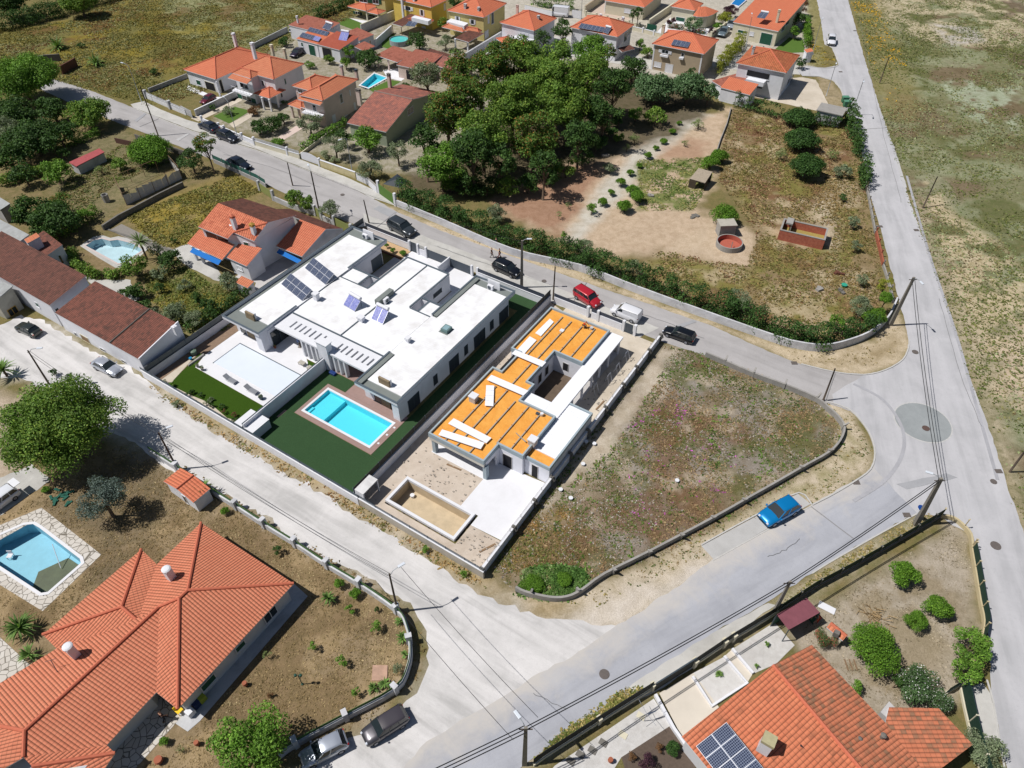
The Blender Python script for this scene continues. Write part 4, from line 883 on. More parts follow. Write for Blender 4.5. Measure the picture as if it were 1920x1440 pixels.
def gate(lab,u0,u1,v,h=1.5):
 t=thing('gate',lab,'gate',lv((u0+u1)/2,v)); mb=LB(); mb.box(u0,u1,v-.03,v+.03,.1,.2); mb.box(u0,u1,v-.03,v+.03,h-.08,h); mb.box(u0,u0+.08,v-.03,v+.03,.2,h-.08); mb.box(u1-.08,u1,v-.03,v+.03,.2,h-.08); mb.build('frame',M_anth,t)
 mb=LB(); mb.box(u0+.08,u1-.08,v-.012,v+.012,.2,h-.08)
 for k in range(6): z=.28+k*(h-.4)/6; mb.box(u0+.08,u1-.08,v-.028,v+.028,z,z+.1)
 mb.build('slat_panel',plain('gate_slats',srgb(84,92,100),.5,.1,3),t)
gate('dark slatted pedestrian gate between white pillars behind the twin house',-6.95,-5.8,37.2,1.7); gate('wide dark sliding gate left of the short white divider',-3.85,-.05,37.2); gate('wide dark sliding gate right of the short white divider',.25,3.9,37.2)
# loungers, pots, table and parasol, small yard things
def lounger(u,v,l):
 t=thing('sun_lounger',l,'sun lounger',lv(u,v,.045),group='sun loungers on the terrace'); dv=Vector
 mb=LB(); mb.box(u,u+1.25,v,v+.6,.30,.34); mb.add([(u,v,.32),(u,v+.6,.32),(u-.6,v+.6,.62),(u-.6,v,.62),(u,v,.36),(u,v+.6,.36),(u-.6,v+.6,.66),(u-.6,v,.66)],[(0,1,2,3),(7,6,5,4),(0,3,7,4),(1,5,6,2),(2,6,7,3)])
 mb.build('sling',plain('grey_sling',srgb(140,142,146),.8,.08,4),t)
 mb=LB(); mb.box(u-.5,u+1.25,v-.03,v-.003,.25,.30); mb.box(u-.5,u+1.25,v+.603,v+.63,.25,.30); mb.build('frame',M_whitec,t)
 for a,b_ in ((u+.05,v),(u+1.15,v),(u+.05,v+.56),(u+1.15,v+.56)): mb=LB(); mb.box(a,a+.04,b_,b_+.04,.045,.25); mb.build('leg',M_whitec,t)
lounger(-8.5,3.25,'grey sun lounger on the white terrace, farther from the dividing wall'); lounger(-5.0,3.4,'grey sun lounger on the white terrace, nearer the dividing wall')
def pot(pt,r,h,lab,cm=None,z=0.045,plant=None,group='plant pots'):
 t=thing('plant_pot',lab,'plant pot',p(pt[0],pt[1],z),group=group); c=p(pt[0],pt[1],z); mb=MB(); mb.lathe(c,[(r*.7,0),(r,h*.9),(r*1.08,h),(r*.85,h)],14); mb.build('pot',cm or plain('terracotta',srgb(176,104,76),.8,.15,4),t)
 if plant: POTS.append((t,c+Vector((0,0,h)),plant,r))
POTS=[]
pot((397,779),.22,.35,'dark plant pot on the terrace edge right of the loungers',M_anth,plant=('g',.3)) if False else None
pot((490,748),.28,.4,'round dark plant pot on the terrace beside the right lounger',M_anth,plant=.28)
pot((371,688),.2,.35,'potted succulent at the terrace corner, left of a pair',M_conc2,plant=.26); pot((380,694),.2,.35,'potted succulent at the terrace corner, right of a pair',M_conc2,plant=.26)
pot((516,652),.2,.3,'terracotta pot by the white front pier of the left wing',plant=.15)
t=thing('patio_umbrella','folded blue and white parasol on the shaded terrace','umbrella',lv(-5.6,12.6,.03)); c=lv(-5.6,12.6,.03); mb=MB(); mb.tube([c,c+Vector((0,0,2.3))],.025,6); mb.build('pole',M_whitec,t)
mb=MB(); mb.lathe(c,[(.03,.85),(.16,.95),(.13,1.5),(.04,2.25)],10); mb.build('canopy',plain('blue_white_canvas',srgb(130,150,190),.8,.5,14),t); mb=MB(); mb.lathe(c,[(.22,0),(.22,.06),(.05,.09)],12); mb.build('base',M_conc2,t)
def table(c,ax,n,w,d,h,lab,m,legm=None,cat='table',nm='table'):
 t=thing(nm,lab,cat,c); mb=MB(); mb.obox(c,ax,n,w/2,d/2,c.z+h-.04,c.z+h); mb.build('tabletop',m,t)
 for sx in(-1,1):
  for sy in (-1,1): mb=MB(); mb.obox(c+ax*sx*(w/2-.07)+n*sy*(d/2-.07),ax,n,.03,.03,c.z,c.z+h-.043); mb.build('leg',legm or m,t)
 return t
table(lv(-5.0,13.4,.03),VV,UU,1.9,.9,.75,'brown wooden garden table under the pergola',M_wood)
for i,(u,v,l) in enumerate(((-2.9,10.4,'pale low lounge table on the small lawn patch, left'),(-1.35,10.3,'pale low lounge table on the small lawn patch, right'))):
 table(lv(u,v,.05),UU,VV,.9,.6,.4,l,plain('pale_wicker',srgb(186,180,166),.8,.1,5))
mb=LB(); mb.box(1.0,1.9,11.0,11.5,.03,.35); tag(mb.build('toy_box',plain('blue_plastic',srgb(30,60,120),.5,.1,3),bevel=.04),'dark blue plastic box at the foot of the white dividing wall','box')
mb=LB(); mb.add([(-14.9,2.6,.05),(-14.5,2.4,.05),(-14.5,4.9,.05),(-14.9,5.0,.05),(-14.8,2.6,.22),(-14.55,2.5,.24),(-14.55,4.9,.24),(-14.8,5.0,.22)],[(3,2,1,0),(4,5,6,7),(0,1,5,4),(1,2,6,5),(2,3,7,6),(3,0,4,7)]); tag(mb.build('concrete_plank',M_conc2),'grey plank lying beside the narrow strip of lawn','plank')
mb=MB(); mb.lathe(p(364,664,.03),[(.3,0),(.42,.15),(.42,.6),(.2,.7)],12); tag(mb.build('water_barrel',plain('green_plastic',srgb(120,140,120),.6,.2,4)),'pale green barrel at the corner of the long white gable wall','barrel')
mb=MB(); mb.lathe(p(358,674,.03),[(.15,0),(.2,.3),(.16,.3)],10); tag(mb.build('bucket',plain('bright_blue',srgb(40,150,200),.5,.1,3)),'bright blue bucket near the pale green barrel','bucket')
# ================= CONSTRUCTION SITE =================
M_blockwall=plain('fresh_white_render',srgb(244,244,246),.85,.06,.8,stain=.08); M_teal=plain('primed_parapet',srgb(172,186,190),.8,.1,1.0); M_orange=None
m,nt,b=newmat('orange_membrane'); b.inputs['Roughness'].default_value=.7; P_=geo(nt); n=nz(nt,.8,6,.65,P_,.5); n2=nz(nt,7,3,.6,P_)
o=mixc(nt,ramp(nt,n.outputs[0],[(.4,(0,0,0)),(.65,(1,1,1))]).outputs[0],srgb(250,178,78),srgb(241,161,60)); o=mixc(nt,ramp(nt,n2.outputs[0],[(.5,(0,0,0)),(.8,(.3,.3,.3))]).outputs[0],o,srgb(200,130,40)); nt.links.new(o,b.inputs[0]); bump(nt,b,n.outputs[0],.5,.25); M_orange=m
ch=thing('unfinished_house','unfinished white house with bright orange roof membrane and open courtyard','house',lv(25,20))
PR=[(19.1,7.95),(26.4,7.95),(26.4,10.8),(29.45,10.8),(29.45,17.6),(24.85,17.6),(24.85,20.6),(23.9,20.6),(23.9,26.7),(27.75,26.7),(27.75,33.8),(19.15,33.8),(19.15,24.3),(20.4,24.3),(20.4,20.4),(19.1,20.4)]
def inset_poly(P_,d):
 out=[]; n=len(P_)
 for i in range(n):
  a=Vector(P_[i-1]);b_=Vector(P_[i]);c=Vector(P_[(i+1)%n]); e1=(b_-a).normalized(); e2=(c-b_).normalized(); n1=Vector((-e1.y,e1.x)); n2=Vector((-e2.y,e2.x)); s=(n1+n2); out.append(tuple(b_+s*(d/(1+n1.dot(n2)))))
 return out
IN=inset_poly(PR,.2)
mb=LB(); n=len(PR)                                  # parapet ring
for i in range(n):
 j=(i+1)%n; a,b_,c,d=PR[i],PR[j],IN[j],IN[i]; mb.prism([a,b_,c,d],2.62,3.22)
mb.build('parapet',M_teal,ch)
for i in (0,6,8,9): pass
# roof deck under the membrane and the membrane itself
bm_=LB(); bm_.prism(IN,2.62,2.9); bm_.build('roof_deck',M_concs,ch)
bm_=LB(); bm_.poly([(u,v,2.93) for u,v in IN]); bm_.build('roof_membrane',M_orange,ch)
mb=LB()   # walls
mb.box(19.15,19.35,10.8,20.4,0,2.6); mb.box(19.35,26.4,10.8,11.0,0,2.6); mb.box(26.2,26.4,8.35,10.79,2.0,2.6); mb.box(26.41,26.9,10.8,11.0,0,2.6); mb.box(28.1,29.4,10.8,11.0,0,2.6); mb.box(26.9,28.1,10.8,11.0,2.1,2.6)
mb.box(29.2,29.4,11.01,17.6,0,2.6); mb.box(24.85,29.19,17.4,17.6,0,2.6); mb.box(24.65,24.85,17.4,20.6,0,2.6); mb.box(23.7,24.64,20.4,20.6,0,2.6)
mb.box(23.7,23.9,20.61,26.7,0,2.6); mb.box(23.91,27.7,26.7,26.9,0,2.6); mb.box(27.5,27.7,26.91,33.75,0,2.6); mb.box(19.2,27.5,33.55,33.75,0,2.6); mb.box(19.2,19.4,24.3,33.54,0,2.6); mb.box(19.35,20.6,20.2,20.4,0,2.6); mb.box(20.4,20.6,20.41,24.3,0,2.6)
mb.build('wall',M_blockwall,ch)
mb=LB(); mb.box(19.15,26.35,8.0,8.3,2.1,2.6); mb.box(19.15,19.4,8.31,10.79,2.1,2.6); mb.build('beam',plain('cream_primer',srgb(224,220,206),.85,.08,1),ch)
mb=LB(); mb.box(19.36,23.68,11.01,33.5,.01,2.0); mb.box(23.69,29.1,11.01,17.3,.01,2.0); mb.build('shade_fill',M_dark,ch)  # solid dark fill in place of the unlit rooms
for (u,v) in ((19.55,8.3),(26.35,8.3)): mb=LB(); mb.box(u-.22,u+.22,v-.2,v+.3,0,2.1); mb.build('column',M_teal,ch)
mb=LB(); mb.box(26.2,26.42,10.3,10.79,0,2.6); mb.build('pier',M_blockwall,ch)
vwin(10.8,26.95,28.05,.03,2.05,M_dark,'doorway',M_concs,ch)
mb=LB(); mb.box(20.2,25.6,10.77,10.795,.02,2.1); mb.build('porch_shade_panel',M_dark,ch)  # dark sheet on the solid back wall, porch shade painted in
# lower right wing with corrugated roof
mb=LB(); mb.box(29.46,32.45,11.25,20.55,0,2.35); mb.build('side_wing',M_blockwall,ch)
mb=LB(); 
for r_ in ((32.3,32.5,11.2,20.6),(29.6,32.3,11.2,11.4),(29.6,32.3,20.4,20.6)): mb.box(*r_,2.353,2.8)
mb.build('wing_parapet',M_teal,ch)
mb=LB(); mb.box(29.47,32.29,11.41,12.75,2.353,2.5); mb.build('wing_membrane',M_orange,ch)
mb=LB(); v=12.76
mb.box(29.47,32.29,12.76,20.38,2.353,2.62)
while v<20.2: mb.box(29.47,32.29,v+.1,v+.22,2.623,2.655); v+=.42
mb.build('corrugated_roof',M_whiteroof,ch)
vwin(11.25,30.35,31.05,.03,2.0,M_dark,'doorway',M_concs,ch)
# white low roof strip on pillars
mb=LB(); mb.box(27.76,29.55,17.61,34.0,2.55,2.78); mb.box(24.86,27.75,17.61,19.5,2.55,2.78); mb.build('veranda_roof',M_whiteroof,ch)
for v in (33.7,30.9,28.6,26.6,24.2,21.8,19.4): mb=MB(); mb.tube([lv(29.2,v,0),lv(29.2,v,2.55)],.15,12); mb.build('column',M_whitec,ch)
for v in (25.05,27.0,28.85): pass
def cwin(v0,v1): uwin(23.9,v0,v1,.6,2.0,M_dark,1,'window_opening',M_concs,ch)
cwin(21.3,22.0); cwin(23.0,23.7); cwin(24.6,25.3)
vwin(26.7,25.2,25.9,.8,2.0,M_dark,'window_opening',M_concs,ch)
for v0,v1 in ((28.0,29.6),(30.6,32.2)): uwin(27.7,v0,v1,.03,2.0,M_dark,1,'window_opening',M_concs,ch)
for (u,v,z) in ((20.35,14.75,4.0),(29.3,13.0,3.95)):
 mb=LB(); mb.box(u-.4,u+.4,v-.38,v+.38,2.94,z-.3); c_=mb.build('chimney',plain('grey_block',srgb(206,200,192),.9,.12,2),ch); mb=LB(); mb.box(u-.47,u+.47,v-.45,v+.45,z-.297,z-.12); mb.build('cap',M_whitec,c_)
# battens on the membrane
def batten(u,v0,v1,l):
 t=thing('batten',l,'batten',lv(u,(v0+v1)/2,2.95),group='battens on the orange roof'); mb=LB(); mb.box(u-.035,u+.035,v0,v1,2.945,3.09); mb.box(u-.12,u-.05,v0,v1,2.945,3.03); mb.build('rail',plain('grey_steel',srgb(176,166,150),.6,.15,4),t)
 mb=LB(); k=v0+.8
 while k<v1: mb.box(u-.16,u+.09,k,k+.06,3.093,3.12); k+=2.2
 mb.build('clip',plain('rust_clip',srgb(150,100,60),.7,.2,4),t)
for u,v0,v1,l in ((21.25,8.3,18.0,'leftmost'),(22.7,8.3,18.2,'second from the left'),(24.4,8.3,17.2,'third from the left'),(26.1,10.9,17.3,'fourth from the left'),(27.8,11.0,17.3,'rightmost')): batten(u,v0,v1,'steel batten on the nearer orange roof, '+l)
batten(22.6,19.4,23.4,'single steel batten on the narrow middle part of the orange roof')
for u,v0,v1,l in ((21.4,24.5,33.0,'leftmost'),(22.8,24.6,32.8,'second from the left'),(24.4,27.0,32.7,'third from the left'),(26.0,27.0,33.2,'rightmost')): batten(u,v0,v1,'steel batten on the far orange roof, '+l)
def plank(pts,z,l,m=None,th=.06,ribs=0):
 mb=LB(); mb.prism(pts,z,z+th)
 if ribs:
  a,b_,c,d=[Vector(q) for q in pts]
  for i in range(1,ribs):
   s=i/ribs; e0=a.lerp(d,s); e1=b_.lerp(c,s); nn=(d-a).normalized()*.035; mb.prism([tuple(e0-nn),tuple(e1-nn),tuple(e1+nn),tuple(e0+nn)],z+th+.002,z+th+.04)
 tag(mb.build('roof_panel_board',m or M_whiteroof),l,'panel','white roof panels lying on the orange roof')
plank([(20.1,10.25),(25.2,10.2),(25.25,11.1),(20.15,11.2)],3.13,'long white panel across the orange roof near the front edge, upper of two'); plank([(20.25,8.3),(25.2,9.15),(25.05,10.1),(20.1,9.15)],3.2,'long white panel lying askew at the front edge of the orange roof, lower of two')
plank([(19.85,18.1),(24.8,18.25),(24.85,19.2),(19.85,19.05)],3.24,'white panel bridging the orange roof beside the courtyard corner'); plank([(21.95,14.65),(22.8,15.1),(21.05,17.85),(20.25,17.4)],3.13,'ribbed white panel lying diagonally near the roof chimney',ribs=4)
plank([(19.85,23.4),(24.1,23.45),(24.1,24.4),(19.85,24.2)],3.24,'white panel across the narrow middle part of the orange roof'); plank([(20.1,28.4),(21.0,28.3),(20.95,31.5),(20.2,31.8)],3.0,'ribbed white sheets stacked by the far left parapet, upper stack',ribs=4); plank([(19.9,24.4),(21.0,24.4),(20.95,27.35),(19.85,27.5)],3.0,'ribbed white sheets stacked by the far left parapet, lower stack',ribs=4)
mb=LB(); mb.box(22.4,22.9,30.4,30.9,2.94,3.1); tag(mb.build('carton',M_whitec),'small white carton on the far orange roof','carton')
mb=MB(); mb.lathe(lv(28.0,17.0,2.95),[(.16,0),(.2,.4),(.17,.4)],12); tag(mb.build('paint_bucket',M_whitec),'white bucket in the right corner of the nearer orange roof','bucket')
mb=LB(); mb.box(27.3,27.7,16.8,17.1,2.94,3.15); tag(mb.build('tool_bag',M_anth),'dark tool bag beside the white bucket on the orange roof','bag')
mb=LB(); mb.prism([(27.0,13.2),(27.1,13.1),(28.6,12.6),(28.65,12.72)],3.13,3.2); tag(mb.build('metal_offcut',M_conc2),'metal offcut lying towards the right roof chimney','offcut')
# site ground, slab, empty pool, shelter, walls
ls('site_ground',[(16.72,-1.58),(19.3,-1.58),(19.3,10.8),(19.1,37.3),(16.72,38)],.02,roadmat('site_sand',srgb(198,182,162),srgb(216,202,184),None,.5,.5,.8))
ls('site_ground',[(19.3,3.85),(26.2,3.85),(26.2,10.7),(19.3,10.7)],.021,MATS['site_sand']); ls('site_ground',[(19.3,-1.58),(32.5,-1.58),(32.5,2.6),(28.45,2.5),(28.45,-.15),(19.3,-.15)],.021,MATS['site_sand'])
ls('concrete_slab',[(26.2,3.85),(28.45,3.85),(28.45,2.5),(32.4,2.7),(32.4,11.2),(26.2,10.7)],.035,M_terr); ls('concrete_slab',rect(19.2,26.2,8.0,10.8),.037,M_terr)
ls('side_yard',rect(29.3,32.4,20.7,38.1),.022,M_sand); ls('courtyard_floor',rect(23.9,27.7,19.6,26.7),.03,plain('courtyard_soil',srgb(112,96,80),.95,.3,1.5)); ls('site_ground',rect(27.7,29.29,17.6,34),.023,M_concs); ls('site_ground',rect(19.1,29.3,33.8,38.3),.023,M_sand)
pool('empty_pool','empty unfinished concrete pool basin with white rim on the building site',19.6,27.9,.3,3.4,1.25,None,plain('raw_pool_concrete',srgb(212,192,158),.9,.2,.9,stain=.15),None,coping=.3,zc=.38)
mb=MB(); mb.lathe(lv(20.6,2.7,-1.25),[(.2,0),(.25,.35),(.2,.35)],12); tag(mb.build('bucket',M_whitec),'pale bucket in the shaded corner of the empty pool','bucket')
sh=thing('shelter','small flat white concrete shelter at the front corner of the site','shelter',lv(17.4,-.4)); mb=LB(); mb.box(16.75,17.9,-1.5,.8,1.85,1.98); mb.build('roof',M_conc2 if False else plain('shelter_white',srgb(232,230,226),.85,.12,1.5,stain=.25),sh); mb=LB(); mb.box(16.75,17.9,-1.5,-1.35,0,1.85); mb.build('wall',M_whitec,sh); mb=LB(); mb.box(17.78,17.9,.66,.78,0,1.85); mb.build('post',M_whitec,sh)
lwall('street_wall','low white street wall with dark slatted screen behind the site',17.2,22.3,38.1,38.3,1.1,M_white,None,0,.5,mesh=M_slat); lwall('street_wall','second white street wall with slatted screen nearer the dark car',23.0,27.5,38.0,38.2,1.1,M_white,None,0,.5,mesh=M_slat)
for u,l in ((22.45,'plastered concrete gate post behind the orange roof, left'),(24.0,'plastered concrete gate post behind the orange roof, right'),(27.75,'white gate pillar next to the far end of the site, left'),(29.4,'white gate pillar next to the far end of the site, right')):
 mb=LB(); mb.box(u-.17,u+.17,37.9,38.3,0,1.75); tag(mb.build('gate_pillar',M_whitec),l,'pillar','gate pillars of the site')
gate('dark slatted gate at the far corner of the site',28.05,29.1,38.0,1.6)
rw=lwall('site_side_wall','long white wall with concrete posts and thin railing right of the site',32.55,32.75,-1.6,38.6,1.15,M_white,M_whitec,0)
mb=LB(); 
for v in np.arange(-.6,38.5,2.0): mb.box(32.64,32.67,v-.015,v+.015,1.2,1.75)
mb.box(32.645,32.665,-.6,38.4,1.73,1.76); mb.box(32.645,32.665,-.6,38.4,1.48,1.5); mb.build('railing',M_conc2,rw)
for v in (-1.6,4.0,7.9,11.4,15.3,19.3,23.5,28.0,31.6,35.2,38.6):
 mb=LB(); mb.box(32.5,32.9,v-.14,v+.14,0,1.45); mb.add([(32.78,v-.12,1.45),(32.78,v+.12,1.45),(33.15,v+.1,1.0),(33.15,v-.1,1.0),(32.9,v-.12,1.45),(32.9,v-.12,.6),(32.9,v+.12,.6),(32.9,v+.12,1.45)],[(0,1,2,3),(4,5,3),(7,6,2),(5,6,2,3)]); mb.build('post',M_concd,rw)
def trestle(u,v,l,a=0):
 t=thing('trestle',l,'trestle',lv(u,v,.03),group='metal trestles beside the unfinished house'); 
 for s in (-1,1):
  mb=MB(); q=lv(u+s*.0,v+s*.35,0)
  mb.tube([lv(u-.35,v+s*.45,.03),lv(u,v+s*.35,1.45),lv(u+.35,v+s*.45,.03)],.03,5); mb.build('leg_frame',M_whitec if s>0 else MATS['aluminium'],t)
 mb=MB(); mb.tube([lv(u,v-.45,1.45),lv(u,v+.45,1.45)],.035,5); mb.tube([lv(u-.2,v-.4,.6),lv(u-.2,v+.4,.6)],.02,5); mb.build('crossbar',MATS['aluminium'],t)
trestle(30.6,33.2,'metal trestle nearest the street beside the unfinished house'); trestle(30.7,30.5,'metal trestle second from the street'); trestle(30.6,28.4,'metal trestle third from the street'); trestle(30.0,26.0,'metal trestle farthest from the street, by the veranda columns')
for i,(px_,l) in enumerate((((1099,830),'white bucket in the shadow of the site wall, upper of two'),((1114,834),'white bucket in the shadow of the site wall, lower of two'),((1093,872),'white bucket on the sand strip beside the site wall'),((1269,903),'white round lid lying in the middle of the weedy lot'),((1051,920),'white bucket near the site wall at the bare corner'),((1070,936),'white and blue tub in the orange weeds'))):
 mb=MB(); mb.lathe(p(*px_),[(.18,0),(.24,.28),(.2,.28)],12); tag(mb.build('bucket',M_whitec),l,'bucket','buckets left around the lot')
r=np.random.RandomState(8); mb=LB()
for k in range(260):
 u,v=[(r.uniform(19.4,26),r.uniform(4,7.9)),(r.uniform(28.5,32.3),r.uniform(-1.4,2.4)),(r.uniform(29.5,32.3),r.uniform(21,38)),(r.uniform(16.9,19),r.uniform(-1,36))][k%4]; s=r.uniform(.03,.11); mb.box(u-s,u+s,v-s*.7,v+s*.7,.02,.03+s)
tag(mb.build('site_rubble',plain('site_debris',srgb(176,166,152),.9,.35,6)),'small stones and plaster crumbs over the bare ground of the building site','rubble',kind='stuff')
for u,v,a,l in ((22.6,7.6,.1,'timber board lying before the porch of the unfinished house'),(31.4,1.2,1.1,'reddish timber lying in the front corner of the site'),(31.6,24.5,1.5,'timber board beside the veranda of the unfinished house')):
 mb=LB(); c,s_=math.cos(a),math.sin(a); mb.prism([(u+c*x-s_*y,v+s_*x+c*y) for x,y in ((-.9,-.1),(.9,-.1),(.9,.1),(-.9,.1))],.04,.09); tag(mb.build('timber_board',M_wood),l,'board')
# ================= HOUSES AROUND =================
def house(name,label,at,cat='house',group=None):
 c=p(*at); return thing(name,label,cat,(c.x,c.y,0),group=group)
# --- white single-storey hipped house
z=ZM(330,60); h=house('house','white single-storey house with hipped orange-red roof beside the open field','' and 0 or (400,165))
k=block(h,z(110,562),z(598,712),z(1500,372),3.0,'hip',M_white,T_red,ridge='t')
win(k,'AB',z(300,715),z(382,805),'green'); win(k,'AB',z(430,735),z(610,925),'shade_panel',M_cream,True); win(k,'BC',z(640,730),z(735,925),'shade_panel',M_cream,True)
chimney(h,z(860,40),6.2,2.6,.55,.55,M_white); chimney(h,z(1140,185),6.2,3.4,.6,.6,M_white)
mb=MB(); mb.obox(p(413,180),UU,VV,.12,.12,0,2.9); mb.build('column',M_white,h)
# --- white two-storey house with porch
h=house('house','white two-storey house with hipped orange roof, corner porch and small balcony',(470,190))
k=block(h,z(900,562),z(1465,712),z(1915,478),5.2,'hip',M_white,T_or,slope=.45)
k2=block(h,z(835,612),z(1120,697),z(1300,620),5.2,'hip',M_white,T_or,slope=.5,over=.3)
block(h,z(775,688),z(1062,778),z(1135,740),4.85,'shed',None,T_or,walls=False,rise=.4,hi='t1')
win(k2,'AB',z(955,755),z(1090,860),'dark'); win(k2,'AB',z(990,945),z(1150,1100),'dark',sh=M_greenm); win(k,'AB',z(1280,725),z(1330,810),'dark',sh=M_whitec); win(k,'BC',z(1620,705),z(1655,775),'green'); win(k,'BC',z(1565,920),z(1600,970),'dark')
mb=MB(); a=p(*z(840,875),2.6);b=p(*z(1110,960),2.6);c=p(*z(1160,925),2.6); mb.prism([(q.x,q.y) for q in (a,b,c,a+(c-b))],2.45,2.62); bal=mb.build('balcony',M_white,h)
mb=MB(); mb.tube([a+Vector((0,0,.9)),b+Vector((0,0,.9)),c+Vector((0,0,.9))],.03,5)
for i in range(7): q=a.lerp(b,i/6); mb.tube([q,q+Vector((0,0,.9))],.02,4)
mb.build('railing',M_whitec,bal)
kp=block(h,z(1165,925),z(1402,997),z(1640,872),2.5,'hip',None,T_red,walls=False,rise=.9,rname='porch_roof'); posts(h,[z(1330,1165),z(1440,1190),z(1545,1130)],2.45)
chimney(h,z(1430,215),6.6,1.9,.5,.5,M_cream); chimney(h,z(1620,270),6.4,1.9,.5,.5,M_cream)
# --- pink two-storey house
z=ZM(530,110); h=house('house','pale pink two-storey house with hipped orange roof, white balcony and round-column porch',(610,240))
k=block(h,z(250,545),z(600,632),z(1165,320),5.4,'hip',M_pink,T_or,slope=.42,ridge='t'); k2=block(h,z(140,408),z(440,490),z(760,300),5.4,'hip',M_pink,T_or,slope=.45)
block(h,z(225,600),z(560,700),z(612,665),4.8,'shed',None,T_or,walls=False,rise=.4,hi='t1')
kp=block(h,z(80,690),z(280,760),z(420,690),2.6,'hip',None,T_or,walls=False,rise=.7,rname='porch_roof'); posts(h,[z(165,880),z(265,890)],2.5,.35,M_pink)
win(k,'BC',z(850,545),z(905,650),'dark'); win(k,'BC',z(1000,475),z(1020,540),'white'); win(k,'BC',z(740,860),z(800,930),'white'); win(k,'BC',z(895,890),z(985,935),'white'); win(k,'BC',z(1065,670),z(1100,750),'white')
win(k,'AB',z(445,690),z(510,790),'dark'); win(k2,'AB',z(230,450),z(300,520),'dark',sh=M_whitec)
mb=MB(); a=p(*z(285,800),2.7);b=p(*z(560,880),2.7);c=p(*z(620,840),2.7); mb.prism([(q.x,q.y) for q in (a,b,c,a+(c-b))],2.5,2.72); bal=mb.build('balcony',M_white,h); mb=MB(); mb.tube([a+Vector((0,0,.9)),b+Vector((0,0,.9)),c+Vector((0,0,.9))],.05,5)
for i in range(9): q=a.lerp(b,i/8); mb.tube([q,q+Vector((0,0,.9))],.02,4)
mb.build('railing',M_whitec,bal)
chimney(h,z(880,120),6.6,1.8,.45,.45,M_pink,M_greyw2); chimney(h,z(1100,185),6.3,1.8,.5,.5,M_pink,M_anth)
# --- mixed-tile gabled house
h=house('house','green-walled house with a gabled roof of mottled pink and dark tiles',(735,255))
k=block(h,z(965,962),z(1550,1100),(lambda b_,r_: b_+2*(r_-b_))(p(*z(1550,1100),3.0),p(*z(1900,600),5.2)),3.0,'gable',plain('pale_green_render',srgb(172,182,156),.85,.08,.8),T_mix,ridge='s',rise=2.2,over=.3,capm=plain('grey_ridge',srgb(150,130,120),.8,.2,4))
chimney(h,z(1130,480),5.6,2.8,.9,.5,M_pink,M_concd); chimney(h,z(1590,250),6.4,2.6,.6,.5,M_pink,M_concd)
win(k,'BC',z(1870,770),z(1960,790),'dark')
# --- long low house with panels on the roof
z=ZM(530,0); h=house('house','white low house with red roofs, rows of solar panels and two tanks',(600,95))
k=block(h,z(200,578),z(515,662),z(700,520),2.9,'shed',M_white,T_red,over=.15,hi='t1',rise=.7,edge=M_whitec)
k2=block(h,z(515,662),z(850,750),z(1090,590),2.9,'shed',M_white,tile('tile_dull_red',srgb(196,104,80),srgb(178,90,68),.2,.34,.45),over=.15,hi='t1',rise=.8,edge=M_whitec)
k3=block(h,z(85,375),z(600,500),z(800,360),3.0,'shed',M_white,T_far,over=.1,hi='t1',rise=.5,edge=M_whitec)
k4=block(h,z(900,500),z(1150,610),z(1385,545),2.6,'shed',M_white,T_far,over=.1,hi='t1',rise=.3,edge=M_whitec); k5=block(h,z(1060,690),z(1220,768),z(1340,690),2.4,'shed',None,T_far,walls=False,hi='t1',rise=.3); posts(h,[z(1100,830),z(1330,770)],2.3,.15,M_wood)
win(k,'AB',z(275,635),z(310,700),'green'); win(k,'AB',z(385,665),z(495,800),'green',door=True); win(k2,'AB',z(590,705),z(745,860),'shade_panel',M_cream,True); win(k3,'AB',z(95,430),z(120,470),'dark')
chimney(h,z(215,262),4.6,1.2,.35,.35,M_white)
panelset('solar_array','row of grey solar panels above the green garage door',z(245,548),z(440,600),z(300,485),3.2,3.55,4,1,'solar panels on the low white house',legs=False)
panelset('solar_array','long upper row of grey solar panels on the low white house',z(365,465),z(660,540),z(410,405),3.45,3.75,6,1,'solar panels on the low white house',legs=False)
panelset('solar_array','pair of bluish solar panels at the end of the lower row',z(445,598),z(535,622),z(490,535),3.25,3.55,2,1,'solar panels on the low white house',legs=False,blue=True)
panelset('solar_collector','dark solar collector with white tank behind the panel rows',z(590,420),z(695,455),z(650,335),3.5,4.5,1,1,'collectors with tank on the low white house','solar panel',True,True)
panelset('solar_collector','light blue solar collector with white tank on the dull red roof',z(835,600),z(955,622),z(880,470),3.3,4.3,2,1,'collectors with tank on the low white house','solar panel',True,True,True)
# --- terracotta outbuildings beside the pool
h=house('outbuilding','low pink outbuilding with terracotta lean-to roofs beside the turquoise pool',(780,130),'building')
k=block(h,z(1395,825),z(1720,935),z(1900,790),2.6,'shed',None,T_far,walls=False,hi='t1',rise=.4); posts(h,[z(1600,1055),z(1440,1010)],2.5,.3,M_pink)
z=ZM(740,0); k=block(h,z(25,970),z(440,1060),z(632,850),2.7,'shed',M_pink,T_far,hi='t1',rise=.7,over=.2); k2=block(h,z(560,960),z(860,1060),z(1010,965),2.6,'shed',M_pink,T_mix,hi='t1',rise=.6,over=.2)
k3=block(h,z(450,790),z(750,880),z(880,850),2.5,'shed',M_pink,T_brn,hi='t1',rise=.3,over=.2); k4=block(h,z(820,905),z(1130,985),z(1248,970),2.7,'shed',M_pink,T_red,hi='t1',rise=.4,over=.2); win(k,'AB',z(170,1045),z(290,1180),'shade_panel',M_pink,True)
